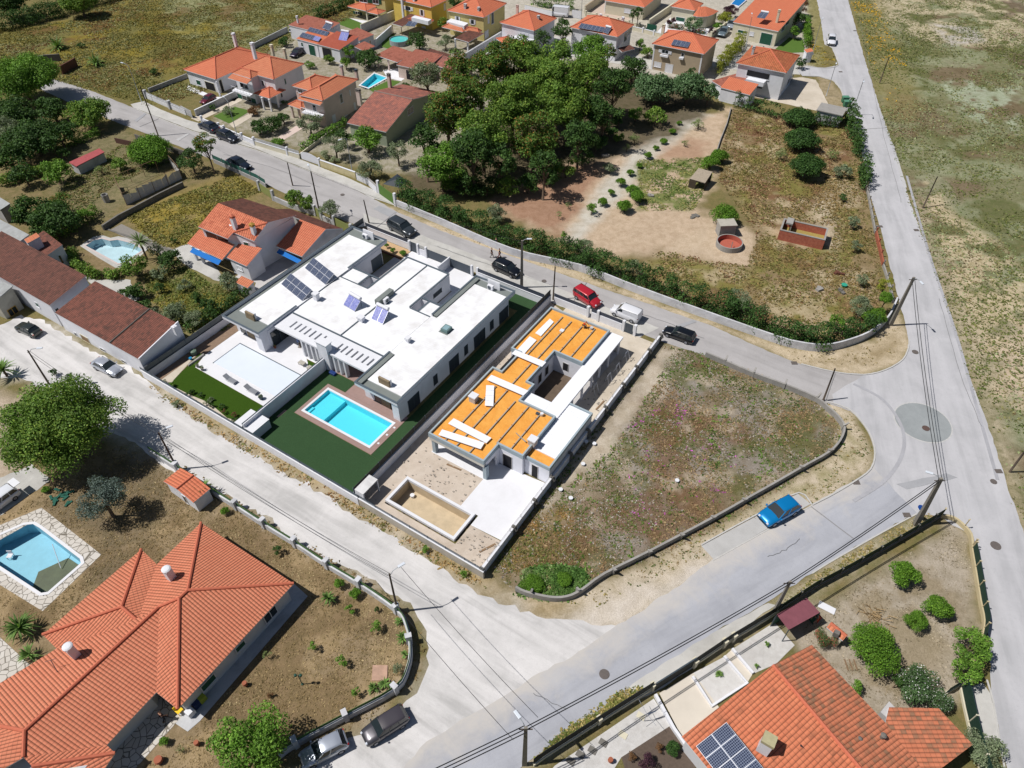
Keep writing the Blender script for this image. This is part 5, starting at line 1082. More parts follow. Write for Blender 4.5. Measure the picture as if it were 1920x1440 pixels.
# --- yellow houses in the back row
h=house('house','pale yellow two-storey house with green shutters at the left of the back row',(690,30)); z=ZM(530,0)
k=block(h,z(1030,-130),z(1530,-60),z(1830,-180),5.3,'hip',M_yellowp,T_red); k2=block(h,z(970,95),z(1250,165),z(1420,80),2.5,'hip',None,T_red,walls=False,rise=.6,rname='porch_roof'); k3=block(h,z(1265,180),z(1430,218),z(1530,160),2.5,'hip',None,T_red,walls=False,rise=.6,rname='porch_roof')
posts(h,[z(1275,320),z(1445,355)],2.4,.25,M_cream); win(k,'AB',z(1090,170),z(1170,300),'dark',sh=M_greenm,door=True); win(k,'AB',z(1150,-30),z(1270,40),'dark',sh=M_greenm); win(k,'AB',z(1350,-20),z(1440,60),'dark',sh=M_greenm); win(k,'BC',z(1590,170),z(1635,215),'dark',sh=M_greenm); win(k,'AB',z(1290,220),z(1400,330),'shade_panel',M_cream,True)
z=ZM(740,0); h=house('house','bright yellow two-storey house with two tall chimneys and white shutters',(795,45))
k=block(h,z(-60,-30),z(550,108),z(790,-10),5.3,'hip',M_yellow,T_red); k2=block(h,z(195,290),z(470,362),z(560,300),2.5,'hip',None,T_red,walls=False,rise=.7,rname='porch_roof')
k3=block(h,z(-40,350),z(110,395),z(290,250),2.3,'shed',None,T_brn,walls=False,hi='t1',rise=.5); posts(h,[z(-20,520),z(110,520)],2.2,.12,M_wood)
win(k,'AB',z(165,90),z(240,160),'dark',sh=M_whitec); win(k,'AB',z(390,145),z(430,240),'dark',sh=M_whitec); win(k,'BC',z(735,60),z(765,140),'white')
win(k,'AB',z(410,390),z(465,470),'white',door=True); chimney(h,z(105,-30),6.0,4.6,.45,.45,M_white); chimney(h,z(290,-30),6.2,4.0,.5,.5,M_white)
mb=MB(); a=p(*z(250,260),3.6);b=p(*z(500,320),3.6);c=p(*z(550,290),3.6); mb.prism([(q.x,q.y) for q in (a,b,c,a+(c-b))],2.75,3.6); mb.build('balcony',M_white,h)
panelset('solar_array','two glass roof panels over the terrace of the bright yellow house',z(160,385),z(300,400),z(210,315),2.4,2.8,2,1)
h=house('house','yellow two-storey house with grey chimneys, balcony and orange lean-to roofs',(880,45))
k=block(h,z(785,158),z(1340,262),z(1700,55),5.3,'hip',M_yellowp,T_red,slope=.45); win(k,'AB',z(925,245),z(965,350),'dark',sh=M_whitec); win(k,'AB',z(1145,290),z(1190,365),'dark',sh=M_whitec); win(k,'BC',z(1395,240),z(1420,335),'white'); win(k,'BC',z(1450,190),z(1485,340),'grey'); win(k,'BC',z(1350,480),z(1405,545),'white')
block(h,z(705,405),z(1025,480),z(1100,420),2.6,'hip',None,T_or,walls=False,rise=.7,rname='porch_roof'); block(h,z(1040,460),z(1262,498),z(1315,465),2.6,'hip',None,T_or,walls=False,rise=.7,rname='porch_roof')
kk=block(h,z(900,570),z(1110,632),z(1255,500),2.4,'shed',None,T_brn,walls=False,hi='t1',rise=.4); posts(h,[z(1100,770),z(915,740)],2.3,.3,M_white); chimney(h,z(1060,80),6.6,4.6,.55,.55,M_greyw2); chimney(h,z(1262,130),6.4,4.2,.5,.5,M_greyw2)
mb=MB(); a=p(*z(780,320),3.6);b=p(*z(1040,390),3.6);c=p(*z(1105,345),3.6); mb.prism([(q.x,q.y) for q in (a,b,c,a+(c-b))],2.75,3.6); mb.build('balcony',M_white,h)
# --- white house behind the big trees
h=house('house','white two-storey house with bright orange roof rising behind the tall trees, left',(985,80))
k=block(h,z(1575,338),z(2095,462),z(2400,268),5.2,'hip',M_white,T_red,slope=.45); z=ZM(960,0)
block(h,z(-60,655),z(255,720),z(300,690),2.6,'hip',None,T_red,walls=False,rise=.7,rname='porch_roof'); block(h,(930,72),(951,87),(962,75),2.6,'hip',None,T_red,walls=False,rise=.5,rname='porch_roof')
win(k,'AB',z(160,490),z(240,600),'white'); mb=MB(); a=p(*z(-10,570),3.5);b=p(*z(280,630),3.5);c=p(*z(335,590),3.5); mb.prism([(q.x,q.y) for q in (a,b,c,a+(c-b))],2.7,3.5); mb.build('balcony',M_white,h)
chimney(h,z(398,255),6.4,1.9,.5,.5,M_greyw2); chimney(h,z(80,95),7.0,1.6,.5,.4,M_pink)
for i in range(5): pass
# --- white house with six panels
h=house('house','white two-storey house with six dark panels and a water tank on its orange roof',(1110,75))
k=block(h,z(868,408),z(1585,555),z(1838,375),5.3,'hip',M_white,T_red,slope=.45)
win(k,'AB',z(1120,510),z(1225,575),'dark'); win(k,'AB',z(1345,560),z(1390,620),'dark',sh=M_whitec); win(k,'AB',z(1000,715),z(1040,800),'dark'); win(k,'BC',z(1690,500),z(1715,600),'dark'); win(k,'BC',z(1740,450),z(1790,480),'dark')
chimney(h,z(1330,235),7.0,1.5,.45,.4,M_white); chimney(h,z(1665,280),6.6,2.1,.5,.5,M_white)
block(h,z(1580,720),z(1650,780),z(1765,690),2.5,'shed',None,T_brn,walls=False,hi='t1',rise=.3)
panelset('solar_array','row of six dark solar panels on the orange roof behind the trees',z(990,415),z(1350,480),z(1040,345),5.65,6.2,6,1,legs=False); panelset('solar_collector','dark collector with a silver tank at the end of the row of six panels',z(1360,482),z(1440,505),z(1410,400),5.6,6.35,1,1,None,'solar panel',False,True)
t=thing('pergola','white pergola frame with zigzag bars beside the white house','pergola',p(*z(980,790)))
for i,x in enumerate((900,960,1010,1065,1120)):
 mb=MB(); a=p(*z(x,690-0),2.3); mb.tube([a,a+Vector((0,1.6,0))],.06,4); mb.tube([Vector((a.x,a.y,0)),a],.07,4); mb.build('post',M_whitec,t)
# --- beige house with four panels
z=ZM(1160,0); h=house('house','beige two-storey house with white corner bands and four blue panels on an orange roof',(1280,90))
k=block(h,z(500,655),z(1285,812),z(1512,600),5.3,'hip',M_beige,T_red,slope=.42)
win(k,'AB',z(655,745),z(740,810),'dark',sh=M_whitec); win(k,'AB',z(945,795),z(975,850),'dark'); win(k,'AB',z(540,925),z(630,1010),'white'); win(k,'AB',z(710,955),z(805,1050),'white',door=True)
for a in ((z(520,700)),(z(1245,830))): pass
for s in (k.over+.02,k.la-k.over-.32): q=MB(lambda a,d,zz:k.f(a,k.over-d,zz)); q.box(s,s+.3,0,.03,0,5.2); q.build('corner_band',M_whitec,h)
for tl,br in ((z(630,810),z(745,860)),(z(915,850),z(975,890))):
 a0,z1=k.hit('AB',*tl); a1,z0=k.hit('AB',*br); q=MB(lambda a,d,zz:k.f(a,k.over-d,zz)); q.box(min(a0,a1),max(a0,a1),0,.45,min(z0,z1),max(z0,z1)); q.build('window_box',M_whitec,h)
chimney(h,z(675,390),6.8,2.0,.6,.5,M_cream); chimney(h,z(1000,445),7.3,2.0,.5,.45,M_cream)
panelset('solar_array','four blue solar panels on the roof of the beige house',z(785,670),z(1035,715),z(830,590),5.75,6.3,4,1,legs=False,blue=False)
# --- houses cut by the upper frame edge
h=house('house','beige single-storey house with veranda cut by the upper edge',(1180,10)); k=block(h,z(-160,10),z(390,108),z(455,60),3.0,'hip',M_beige,T_red,slope=.3) if False else block(h,z(-215,5),z(390,110),z(700,-120),3.1,'hip',M_cream,T_red); win(k,'AB',z(90,125),z(185,200),'white'); posts(h,[z(-80,200),z(-210,180)],3.0,.2)
h=house('house','cream house with orange roof and a curved tiled corner wing',(1310,20)); k=block(h,z(780,95),z(1145,160),z(1300,60),3.2,'hip',M_cream,T_red,ridge='t',slope=.5); win(k,'AB',z(865,250),z(985,330),'green')
c0=p(*z(1240,200),2.7); c0=Vector((c0.x,c0.y,0)); mb=MB(); R_=4.2; cen=p(*z(1300,60),2.7); fa=[]
arc=[p(*z(*q),2.7) for q in ((1115,235),(1180,250),(1260,252),(1340,245),(1420,215),(1500,165))]; apex=[p(*z(1200,100),3.9),p(*z(1300,95),3.9)]
fa=[[arc[i],arc[i+1],apex[0]] for i in range(3)]+[[arc[3],arc[4],apex[1]],[arc[4],arc[5],apex[1]],[arc[3],apex[1],apex[0]]]; addroof(h,fa,T_red,cap=False,name='curved_roof')
mb=MB(); W_=[Vector((q.x,q.y,0)) for q in arc]; L_,Rr=ribbon(W_,.1); 
cc=sum(W_,Vector((0,0,0)))/len(W_)+Vector((0,1.5,0)); A_=[q.lerp(cc,.1) for q in W_]; mb.prism([(q.x,q.y) for q in A_]+[(cc.x+1,cc.y+2),(cc.x-2,cc.y+2)],0,2.65); mb.build('curved_wall',M_cream,h)
z=ZM(1320,0); h=house('house','cream house with gabled orange roof, green shutters and shaded porch near the upper right',(1400,50))
k=block(h,z(435,330),z(1045,485) if False else z(1115,470),z(1275,95),3.4,'shed',M_cream,T_red,hi='t1',rise=2.0,over=.2); win(k,'AB',z(515,445),z(635,510),'green'); win(k,'AB',z(695,475),z(740,535),'white'); win(k,'AB',z(865,485),z(1010,620),'green',door=True); win(k,'BC',z(1170,410),z(1200,440),'dark'); win(k,'BC',z(1235,320),z(1265,350),'dark')
posts(h,[z(1010,655)],3.0,.3,M_cream); chimney(h,z(1130,170),6.2,2.6,.5,.5,M_cream); panelset('solar_collector','dark collector with a white tank on the gabled orange roof',z(790,260),z(910,280),z(850,180),5.0,5.6,2,1,None,'solar panel',False,True)
# --- right end white house
h=house('house','white two-storey corner house with weathered orange roof, long balcony and flat red annex',(1440,130))
k=block(h,z(485,945),z(1235,1095),z(1460,835),5.6,'hip',M_white,tile('tile_weathered',srgb(216,132,88),srgb(188,104,70),.26,.34,.45,.9,.35,srgb(150,96,60)),slope=.38)
win(k,'AB',z(655,1045),z(970,1200),'shade_panel',M_whitec); win(k,'AB',z(770,1290),z(870,1330),'dark'); win(k,'BC',z(1260,1200),z(1275,1240),'dark'); win(k,'BC',z(1300,1180),z(1320,1210),'dark')
kb=k; a=p(*z(620,1215),3.0);b=p(*z(890,1275),3.0);c=p(*z(930,1235),3.0); mb=MB(); mb.prism([(q.x,q.y) for q in (a,b,c,a+(c-b))],2.6,3.4); mb.build('balcony',M_white,h)
block(h,z(245,1310),z(690,1425),z(800,1320),2.7,'shed',M_white,T_red,hi='t1',rise=.8,over=.15,rname='annex_roof'); block(h,z(110,1210),z(260,1300),z(470,1090),2.6,'shed',M_white,T_far,hi='t1',rise=.4,over=.15,rname='annex_roof'); chimney(h,z(748,720),7.6,1.4,.45,.45,M_greyw2)
t=house('roadside_shed','small white roadside hut with a tiny orange roof by the side street',(1508,110),'hut'); block(t,z(1500,745),z(1540,790),z(1570,715),2.2,'shed',M_white,T_red,hi='t1',rise=.3,over=.1)
t=house('flat_garage','low concrete flat-roofed garage by the hedge',(1558,210),'garage'); k=block(t,(1533,207),(1578,217),(1585,204),2.3,'flat',M_greyw2,None,over=0); mb=MB(); q=[k.f(-.2,-.2,0),k.f(k.la+.2,-.2,0),k.f(k.la+.2,k.lc+.2,0),k.f(-.2,k.lc+.2,0)]; mb.prism([(v.x,v.y) for v in q],2.3,2.45); mb.build('roof',M_conc2,t)
for (x,y,l) in ((1583,192,'green refuse container beside the long road, nearer the hedge'),(1586,200,'green refuse container beside the long road, touching the hedge')):
 t=thing('refuse_container',l,'container',p(x,y),group='green refuse containers'); c=p(x,y); mb=MB(); mb.obox(c,Vector((1,0,0)),Vector((0,1,0)),.6,.45,.12,1.05); mb.build('body',plain('container_green',srgb(64,120,90),.5,.1,3),t,bevel=.05); mb=MB(); mb.obox(c,Vector((1,0,0)),Vector((0,1,0)),.64,.49,1.053,1.2); mb.build('lid',plain('container_lid',srgb(96,150,120),.5,.1,3),t)
# --- two-storey red-roofed house left of the twin house
z=ZM(340,350,6); h=house('house','white two-storey house with orange gabled roofs, blue awning and brown rear slopes',(470,460))
WR=M_greyw2
zr=6.9; ze=5.1
A=p(*z(190,450),ze); B=p(*z(818,612),ze); R0=p(*z(415,183),zr+.1); R1=p(*z(968,405),zr+.1); C=p(*z(1290,322),5.3); D=p(*z(690,128),5.3); J=p(*z(520,585),ze); J2=p(*z(585,515),5.5)
addroof(h,[[A,J,J2,R1,R0],[J2,B,R1]],tile('tile_salmon',srgb(232,140,104),srgb(214,120,88),.3,.34,.45,.9,.25,srgb(170,84,60)),capm=M_cap)
addroof(h,[[R1,C,D,R0]],T_brn,cap=False,name='rear_roof')
def wallpoly(par,pts,m,name='wall'): mb=MB(); mb.poly(pts); return mb.build(name,m,par)
def dn(q,zz=0): return Vector((q.x,q.y,zz))
i_=Vector((0,0,-.12)); axu=(B-A); axu.z=0; axu.normalize(); cin=Vector((-axu.y,axu.x,0))
mbw=MB(); fA,fB,fC,fD=[dn(q) for q in (A,B,C,D)]; s_=.3
qA=fA+axu*s_+cin*s_; qB=fB-axu*s_+cin*s_; qC=fC-axu*s_-cin*s_; qD=fD+axu*s_-cin*s_
mbw.prism([(q.x,q.y) for q in (qA,qB,qC,qD)],0,5.0); qm=(qB+qC)/2; mR=dn(R1)-axu*s_; mbw.poly([Vector((qB.x,qB.y,4.9)),Vector((qC.x,qC.y,5.1)),Vector((mR.x,mR.y,zr-.1))]); mR=dn(R0)+axu*s_; mbw.poly([Vector((qA.x,qA.y,4.9)),Vector((qD.x,qD.y,5.1)),Vector((mR.x,mR.y,zr-.1))]); mbw.build('wall',M_white,h)
class PB(Blk):
 def __init__(s,A,B,C,over,par): s.B=dn(B); a=A-B;a.z=0; s.la=a.length; s.ax=a/s.la; c=C-B;c.z=0; n=c-s.ax*c.dot(s.ax); s.lc=n.length; s.n=n/s.lc; s.over=over; s.zb=0; s.par=par; s.ze=5
k=PB(A,B,C,.3,h)
win(k,'AB',z(270,500),z(545,655),'dark'); win(k,'AB',z(700,620),z(765,675),'green'); win(k,'BC',z(1080,510),z(1160,555),'dark'); win(k,'BC',z(985,800),z(1055,915),'wood',door=True); win(k,'BC',z(1040,765),z(1105,800),'dark')
# lower front roofs
a0,b0,c0=z(65,640),z(460,822),z(575,700); k1=block(h,a0,b0,c0,2.6,'shed',None,tile('tile_salmon2',srgb(232,140,104),srgb(214,120,88),.3,.34,.45),walls=False,hi='t1',rise=1.0,rname='veranda_roof')
a0,b0,c0=z(510,795),z(735,895),z(868,740); k2=block(h,a0,b0,c0,2.8,'shed',M_white,MATS['tile_salmon2'],hi='t1',rise=1.1,over=.25,rname='wing_roof'); win(k2,'AB',z(625,885),z(690,945),'white')
posts(h,[z(180,825),z(258,862)],2.5,.35,M_white)
mb=MB(); a=p(*z(130,685),2.5); b=p(*z(450,830),2.5); d=b-a; n=Vector((-d.y,d.x,0)).normalized(); mb.add([a,b,b-n*.7-Vector((0,0,.35)),a-n*.7-Vector((0,0,.35))],[(0,1,2,3)]); mb.add([a-Vector((0,0,.03)),b-Vector((0,0,.03)),b-n*.7-Vector((0,0,.38)),a-n*.7-Vector((0,0,.38))],[(3,2,1,0)]); mb.build('awning',plain('blue_awning',srgb(24,116,196),.8,.06,3),h)
# garage wing to the right
k3=block(h,z(1065,668),z(1355,785),z(1565,545),2.7,'shed',None,MATS['tile_salmon2'],walls=False,hi='t1',rise=1.5,rname='garage_roof')
rA=k3.f(k3.la,k3.lc,4.2); rB=k3.f(0,k3.lc,4.2); rC=p(*z(1815,470),3.0); rD=rC+(rA-rB); rD.z=3.0; rE=rD+(rA-rB)*1.1; rE.z=3.0; rF=rA+(rA-rB)*1.1; addroof(h,[[rB,rC,rD,rA],[rA,rD,rE,rF]],T_brn,cap=False,name='garage_rear_roof')
wb=MB(); q0=k3.f(.1,.1,0);q1=k3.f(.1,k3.lc,0); q2=dn(rC); wb.poly([dn(q0),dn(q1),dn(q1,4.0),dn(q0,2.6)]); wb.poly([dn(q1),dn(q2),dn(q2,2.9),dn(q1,4.0)]); q3=dn(rE); wb.poly([q2,q3,dn(q3,2.9),dn(q2,2.9)]); q4=k3.f(k3.la-.1,k3.lc,0); wb.build('garage_wall',M_greyw2,h)
mb=MB(); a=p(*z(1100,700),2.5); b=p(*z(1350,825),2.5); d=b-a; n=Vector((-d.y,d.x,0)).normalized(); mb.add([a,b,b-n*.6-Vector((0,0,.3)),a-n*.6-Vector((0,0,.3))],[(0,1,2,3)]); mb.build('awning',MATS['blue_awning'],h)
block(h,z(895,815),z(910,825),z(1105,705),2.4,'shed',None,T_brn,walls=False,hi='t1',rise=.1) if False else None
chimney(h,z(572,345),7.6,2.4,.6,.5,M_white,tile('cap_tile',srgb(200,120,90),srgb(180,100,80)) if False else M_cap,style='tile'); chimney(h,z(797,440),7.0,2.2,.6,.5,M_white,plain('mossy_cap',srgb(190,150,70),.9,.3,5),style='tile')
t=house('kennel','tiny white hut with orange tiled roof at the foot of the two-storey house',(475,545),'hut'); k=block(t,z(605,1075),z(745,1140),z(800,1075),1.6,'shed',M_white,T_or,hi='t1',rise=.3,over=.1)
# --- long brown-roofed row along the gravel yard
z=ZM(0,360,4); h=house('row_house','long white building with two stepped brown tiled roofs along the gravel yard',(180,620),'building')
k=block(h,z(410,905),z(1040,1255),z(1450,1080),2.9,'shed',M_white,T_old,hi='t1',rise=1.0,over=.08)
win(k,'AB',z(555,1050),z(610,1130),'dark',M_whitec); win(k,'AB',z(600,1065),z(700,1175),'wood',M_cream,True); win(k,'AB',z(750,1165),z(800,1215),'dark'); win(k,'AB',z(910,1255),z(950,1290),'dark')
zz=MB(); zz.tube([k.f(k.la*.33,0,2.98),k.f(k.la*.33,k.lc,3.98)],.09,5); zz.build('ridge_cap',M_concd,h)
mb=MB(); q=[k.f(0,0,0),k.f(0,k.lc,0)]; mb.add([k.f(-.12,0,0),k.f(-.12,k.lc,0),k.f(-.12,k.lc,4.35),k.f(-.12,0,3.05),k.f(.03,0,0),k.f(.03,k.lc,0),k.f(.03,k.lc,4.35),k.f(.03,0,3.05)],[(0,1,2,3),(7,6,5,4),(3,2,6,7),(1,5,6,2),(0,3,7,4)]); mb.build('gable_parapet',M_white,h)
k2=block(h,z(-260,490),z(370,850),z(750,720),3.7,'shed',M_white,T_brn,hi='t1',rise=1.1,over=.1); win(k2,'AB',z(262,825),z(298,865),'green'); win(k2,'BC',z(410,880),z(445,890),'dark'); chimney(h,z(1305,1010),4.6,1.2,.45,.45,M_white,style='flat')
h=house('annex','low white annex with brown roof and raised tiled chimney wall behind the long building',(95,480),'building'); k=block(h,z(190,380),z(330,490),z(500,435),2.8,'shed',M_white,T_old,hi='t1',rise=.6,over=.08); win(k,'BC',z(385,500),z(430,560),'dark',door=True); win(k,'BC',z(435,480),z(480,530),'dark')
k=block(h,z(180,355),z(215,425) if False else z(205,385),z(285,325),4.4,'shed',M_white,T_or,hi='t1',rise=.3,over=.05)
h=house('warehouse','grey corrugated-roof building at the left edge with yellow-framed window',(20,600),'building'); M_corr=plain('fibre_cement_sheet',srgb(178,180,176),.9,.15,1.5,stain=.3)
k=block(h,z(-560,600),z(0,800) if False else z(-40,820),z(140,740),3.2,'shed',plain('old_cream_wall',srgb(196,192,176),.9,.15,.8,stain=.3),M_corr,hi='t1',rise=.5,over=.15,edge=M_corr) ; win(k,'BC',z(55,890),z(165,940),'dark',plain('ochre_frame',srgb(190,150,60),.8,.2,3))
h=house('warehouse','grey corrugated-roof building beyond the brown roofs at the left edge',(10,450),'building'); k=block(h,z(-400,250),z(0,475),z(190,330),3.6,'shed',M_graywall,M_corr,hi='t1',rise=.8,over=.1,edge=M_corr)
h=house('shed','small grey shed in the trees at the left edge','' and 0 or (10,405),'shed'); k=block(h,z(-120,60),z(0,135),z(85,100),2.5,'shed',M_graywall,M_corr,hi='t1',rise=.3,over=.1,edge=M_corr)
# --- big orange house bottom left
h=house('bungalow','large bungalow with many-hipped orange tiled roofs at the lower left','' and 0 or (250,1250),'house')
M_owall=plain('white_house_wall',srgb(226,226,224),.85,.06,.8)
ze=2.7
def P4(x,y,zz): return p(x,y,zz)
# main right wing: eaves, ridge
q=lambda x,y,zz=ze: p(x,y,zz)
zr=4.5
a1=q(377,980); a2=q(551,1094); a3=q(333,1330); a4=q(293,1298); v1=q(207,1080); v0=q(293,1055,3.1)
r1=q(352,1107,zr); r2=q(336,1122,zr)
rl=q(298,1138,3.9)                                                # ridge junction with the long wing
lw0=q(46,1370,zr-.3); lw1=q(40,1422,4.0)
e1=q(-40,1342) ; e2=q(61,1262); e3=q(200,1397)
g0=q(265,1030); g1=q(228,1138,3.7); g2=q(258,1164,3.5); g3=q(80,1190); g4=q(104,1217); g5=q(295,1060)
roofs=[ [a1,a2,r1],[a2,a3,r2,r1],[a3,a4,rl,r2] ]
v_=q(294,1058,2.8); w_=q(259,1163,3.45); roofs+= [{'ref':[v_,r1,rl],'tri':[[a1,r1,v_],[r1,r2,v_],[r2,rl,v_],[rl,w_,v_]]}]
roofs+= [[g0,q(294,1058,2.8),q(259,1163,3.45),g1],[g0,g1,g3],[g1,g2,q(106,1216),g3]]
e3=q(200,1397); e4=q(44,1420,3.9); roofs+= [{'ref':[lw0,rl,a4],'tri':[[lw0,rl,a4],[lw0,a4,e3],[lw0,e3,e4]]},[lw0,rl,q(259,1163,3.45),q(106,1216),q(-80,1330)],[lw0,q(-80,1330),q(-90,1390)],[q(44,1420,3.9),q(200,1397),q(216,1412),q(60,1437,3.9)],[q(216,1412),q(190,1450),q(70,1470,3.9),q(60,1437,3.9)],[lw0,q(-90,1390),q(-60,1480,3.4),q(44,1420,3.9)]]
addroof(h,roofs[:1],T_near,M_owall,cap=False); 
for i in range(1,len(roofs)): addroof(h,[roofs[i]],T_near,M_owall,cap=False)
def capline(pts,r=.14): mb=MB(); mb.tube([q_+Vector((0,0,.05)) for q_ in pts],r,7); mb.build('ridge_cap',M_cap,h)
capline([a1,r1]); capline([a2,r1]); capline([r1,r2]); capline([r2,a3]); capline([r2,rl]); capline([rl,lw0]); capline([g0,g1]); capline([g1,g3]); capline([g1,g2]); capline([lw0,q(44,1420,3.9)]); capline([lw0,q(-90,1345)]); capline([q(60,1437,3.9),q(216,1412)])
def inw(pts,d):
 P_=[dn(v) for v in pts]; c=sum(P_,Vector((0,0,0)))/len(P_); return [v+(c-v).normalized()*d for v in P_]
def wprism(pts,d=.75): mb=MB(); mb.prism([(v.x,v.y) for v in inw(pts,d)],0,ze-.1); mb.build('wall',M_owall,h)
wprism([a1,a2,a3,a4,q(259,1163),q(293,1058)]); wprism([q(293,1160),a4,q(200,1397),q(20,1500),q(-90,1360),q(106,1216)]); wprism([g0,q(294,1080),q(250,1180),g4,g3])
kk=PB(a4,a3,a2,.40,h)
for tl,br in (((494,1157),(520,1147)),((441,1217),(460,1207)),((376,1289),(405,1271))): win(kk,'BC',tl,br,'green' if tl[0]<450 else 'dark')
for (x,y,l) in ((312,1068,1),(127,1213,2)):
 c=q(x,y,5.1); mb=MB(); mb.obox(c,UU,VV,.35,.32,3.2,5.1); c_=mb.build('chimney',M_whitec,h); mb=MB(); mb.lathe(Vector((c.x,c.y,5.1)),[(.42,0),(.42,.12),(.3,.2),(.15,.22)],12); mb.build('cap',M_whitec,c_)
t=thing('tv_antenna','thin metal aerial on the bungalow roof','antenna',q(108,1260,4)); c=q(108,1260,3.6); mb=MB(); mb.tube([c,c+Vector((-.3,.5,1.1))],.03,5); mb.build('mast',M_anth,t); mb=MB(); mb.tube([c+Vector((-.8,.4,1.0)),c+Vector((.1,.6,1.15))],.02,4); mb.build('boom',M_anth,t)
def paving(name,pts,z_=.03,mat=None): return sheet(name,pts,z_,mat or M_crazy,.0)
m,nt,b=newmat('crazy_paving'); b.inputs['Roughness'].default_value=.85; P_=geo(nt); vo=nt.nodes.new('ShaderNodeTexVoronoi'); vo.feature='DISTANCE_TO_EDGE'; vo.inputs['Scale'].default_value=1.6; nt.links.new(P_,vo.inputs[0]); vo2=nt.nodes.new('ShaderNodeTexVoronoi'); vo2.inputs['Scale'].default_value=1.6; nt.links.new(P_,vo2.inputs[0])
o=mixc(nt,.35,srgb(214,206,192),mixc(nt,vo2.outputs['Color'],srgb(190,180,164),srgb(232,228,218))); o=mixc(nt,ramp(nt,vo.outputs[0],[(.02,(1,1,1)),(.06,(0,0,0))]).outputs[0],o,srgb(120,112,98)); nt.links.new(o,b.inputs[0]); M_crazy=m
# lay the paving under the eaves, the courtyard and around the pool
paving('paving',[(551,1094),(577,1118),(375,1352),(352,1372),(322,1352),(333,1330)],.03,M_greyw2); paving('paving',[(294,1296),(340,1345),(255,1440),(190,1440),(200,1397)],.032); paving('paving',[(-60,1190),(0,1195),(62,1252),(106,1216),(120,1230),(0,1335),(-60,1330)],.034)
W_=pl([(-40,1035),(60,979),(156,1052),(82,1118)])
for poly in ([(-60,1010),(78,952),(190,1040),(156,1052),(60,979),(-40,1035)],[(190,1040),(80,1146),(-60,1060),(-40,1035),(82,1118),(156,1052)]): paving('pool_paving',poly,.02)
# small garden hut
z=ZM(0,720,4); t=house('garden_hut','small white hut with a pale orange roof against the green fence',(345,915),'hut'); k=block(t,z(1225,730),z(1450,890),z(1580,785),1.9,'gable',M_white,T_red,rise=.5,over=.15,ridge='t'); win(k,'AB',z(1365,830),z(1400,870),'dark',door=True)
# --- orange house lower right
z=ZM(1440,1080,4); h=house('house','large house with lichen-spotted orange gabled roof and solar panels at the lower right',(1550,1350))
ze=3.0; zr=4.6
A=q(1278,1381,ze); R0=q(1449,1247,zr); R1=q(1640,1470,zr); E0=q(1380,1500,ze) if False else q(1362,1492,ze)
Bk=q(1522,1209,ze); Bk2=q(1660,1355,ze)
q=lambda x,y,zz=3.0: p(x,y,zz)
tl_=tile('tile_near2',srgb(232,142,102),srgb(218,126,90),.34,.34,.40,1.0,.15,srgb(160,104,76))
addroof(h,[[R0,A,q(1400,1530,3.0),q(1680,1520,4.6)]],tl_,M_whitec,cap=False); addroof(h,[[Bk,R0,q(1680,1520,4.6),q(1760,1480,3.0),Bk2]],T_lich,M_whitec,cap=False,name='rear_roof')
addroof(h,[[q(1660,1355,3.0),q(1667,1326,3.0),q(1760,1328,3.0),q(1824,1396,3.0),q(1700,1490,3.0),q(1690,1400,3.0)]],T_lich,M_whitec,cap=False,name='wing_roof')
mb=MB(); mb.tube([q(1449,1247,4.65),q(1680,1520,4.65)],.15,7); mb.build('ridge_cap',M_cap,h)
wprism2=lambda pts,hh,par,m: (lambda mb:(mb.prism([(v.x,v.y) for v in inw(pts,.5)],0,hh),mb.build('wall',m,par)))(MB())
wprism2([A,q(1449,1247,3.0),Bk,Bk2,q(1720,1480),q(1400,1530)],2.8,h,M_owall); wprism2([q(1667,1326),q(1760,1328),q(1824,1396),q(1720,1490),q(1660,1440)],2.8,h,M_owall)
mb=MB(); a=p(*z(820,1045),2.2); b=p(*z(885,965),2.2); c=p(*z(990,1075),2.2); d=p(*z(890,1105),2.2); mb.prism([(v.x,v.y) for v in (a,d,c,b)],2.2,2.9); mb.build('parapet',M_concs,h)
c=q(1444,1385,6.0); mb=MB(); mb.obox(c,UU,VV,.42,.4,3.8,5.6); c_=mb.build('chimney',M_whitec,h); mb=MB(); mb.obox(c,UU,VV,.48,.46,5.603,5.95); mb.build('cap',plain('stone_cap',srgb(188,180,140),.9,.2,3),c_)
for (x,y,l) in ((1610,1388,'v'),(1655,1381,'v'),(1580,1424,'v')): mb=MB(); mb.lathe(q(x,y,3.6),[(.16,-.2),(.16,.25),(.24,.27),(.1,.4)],10); mb.build('roof_vent',M_concd,h)
mb=MB(); a=q(1514,1400,4.1); mb.obox(a,UU,VV,.5,.3,4.05,4.18); mb.build('roof_window',G_,h)
panelset('solar_array','large array of dark blue solar panels on the lower right roof',(1352,1462) if False else (1305,1399),(1378,1495),(1362,1354),3.35,4.1,4,2,legs=False)
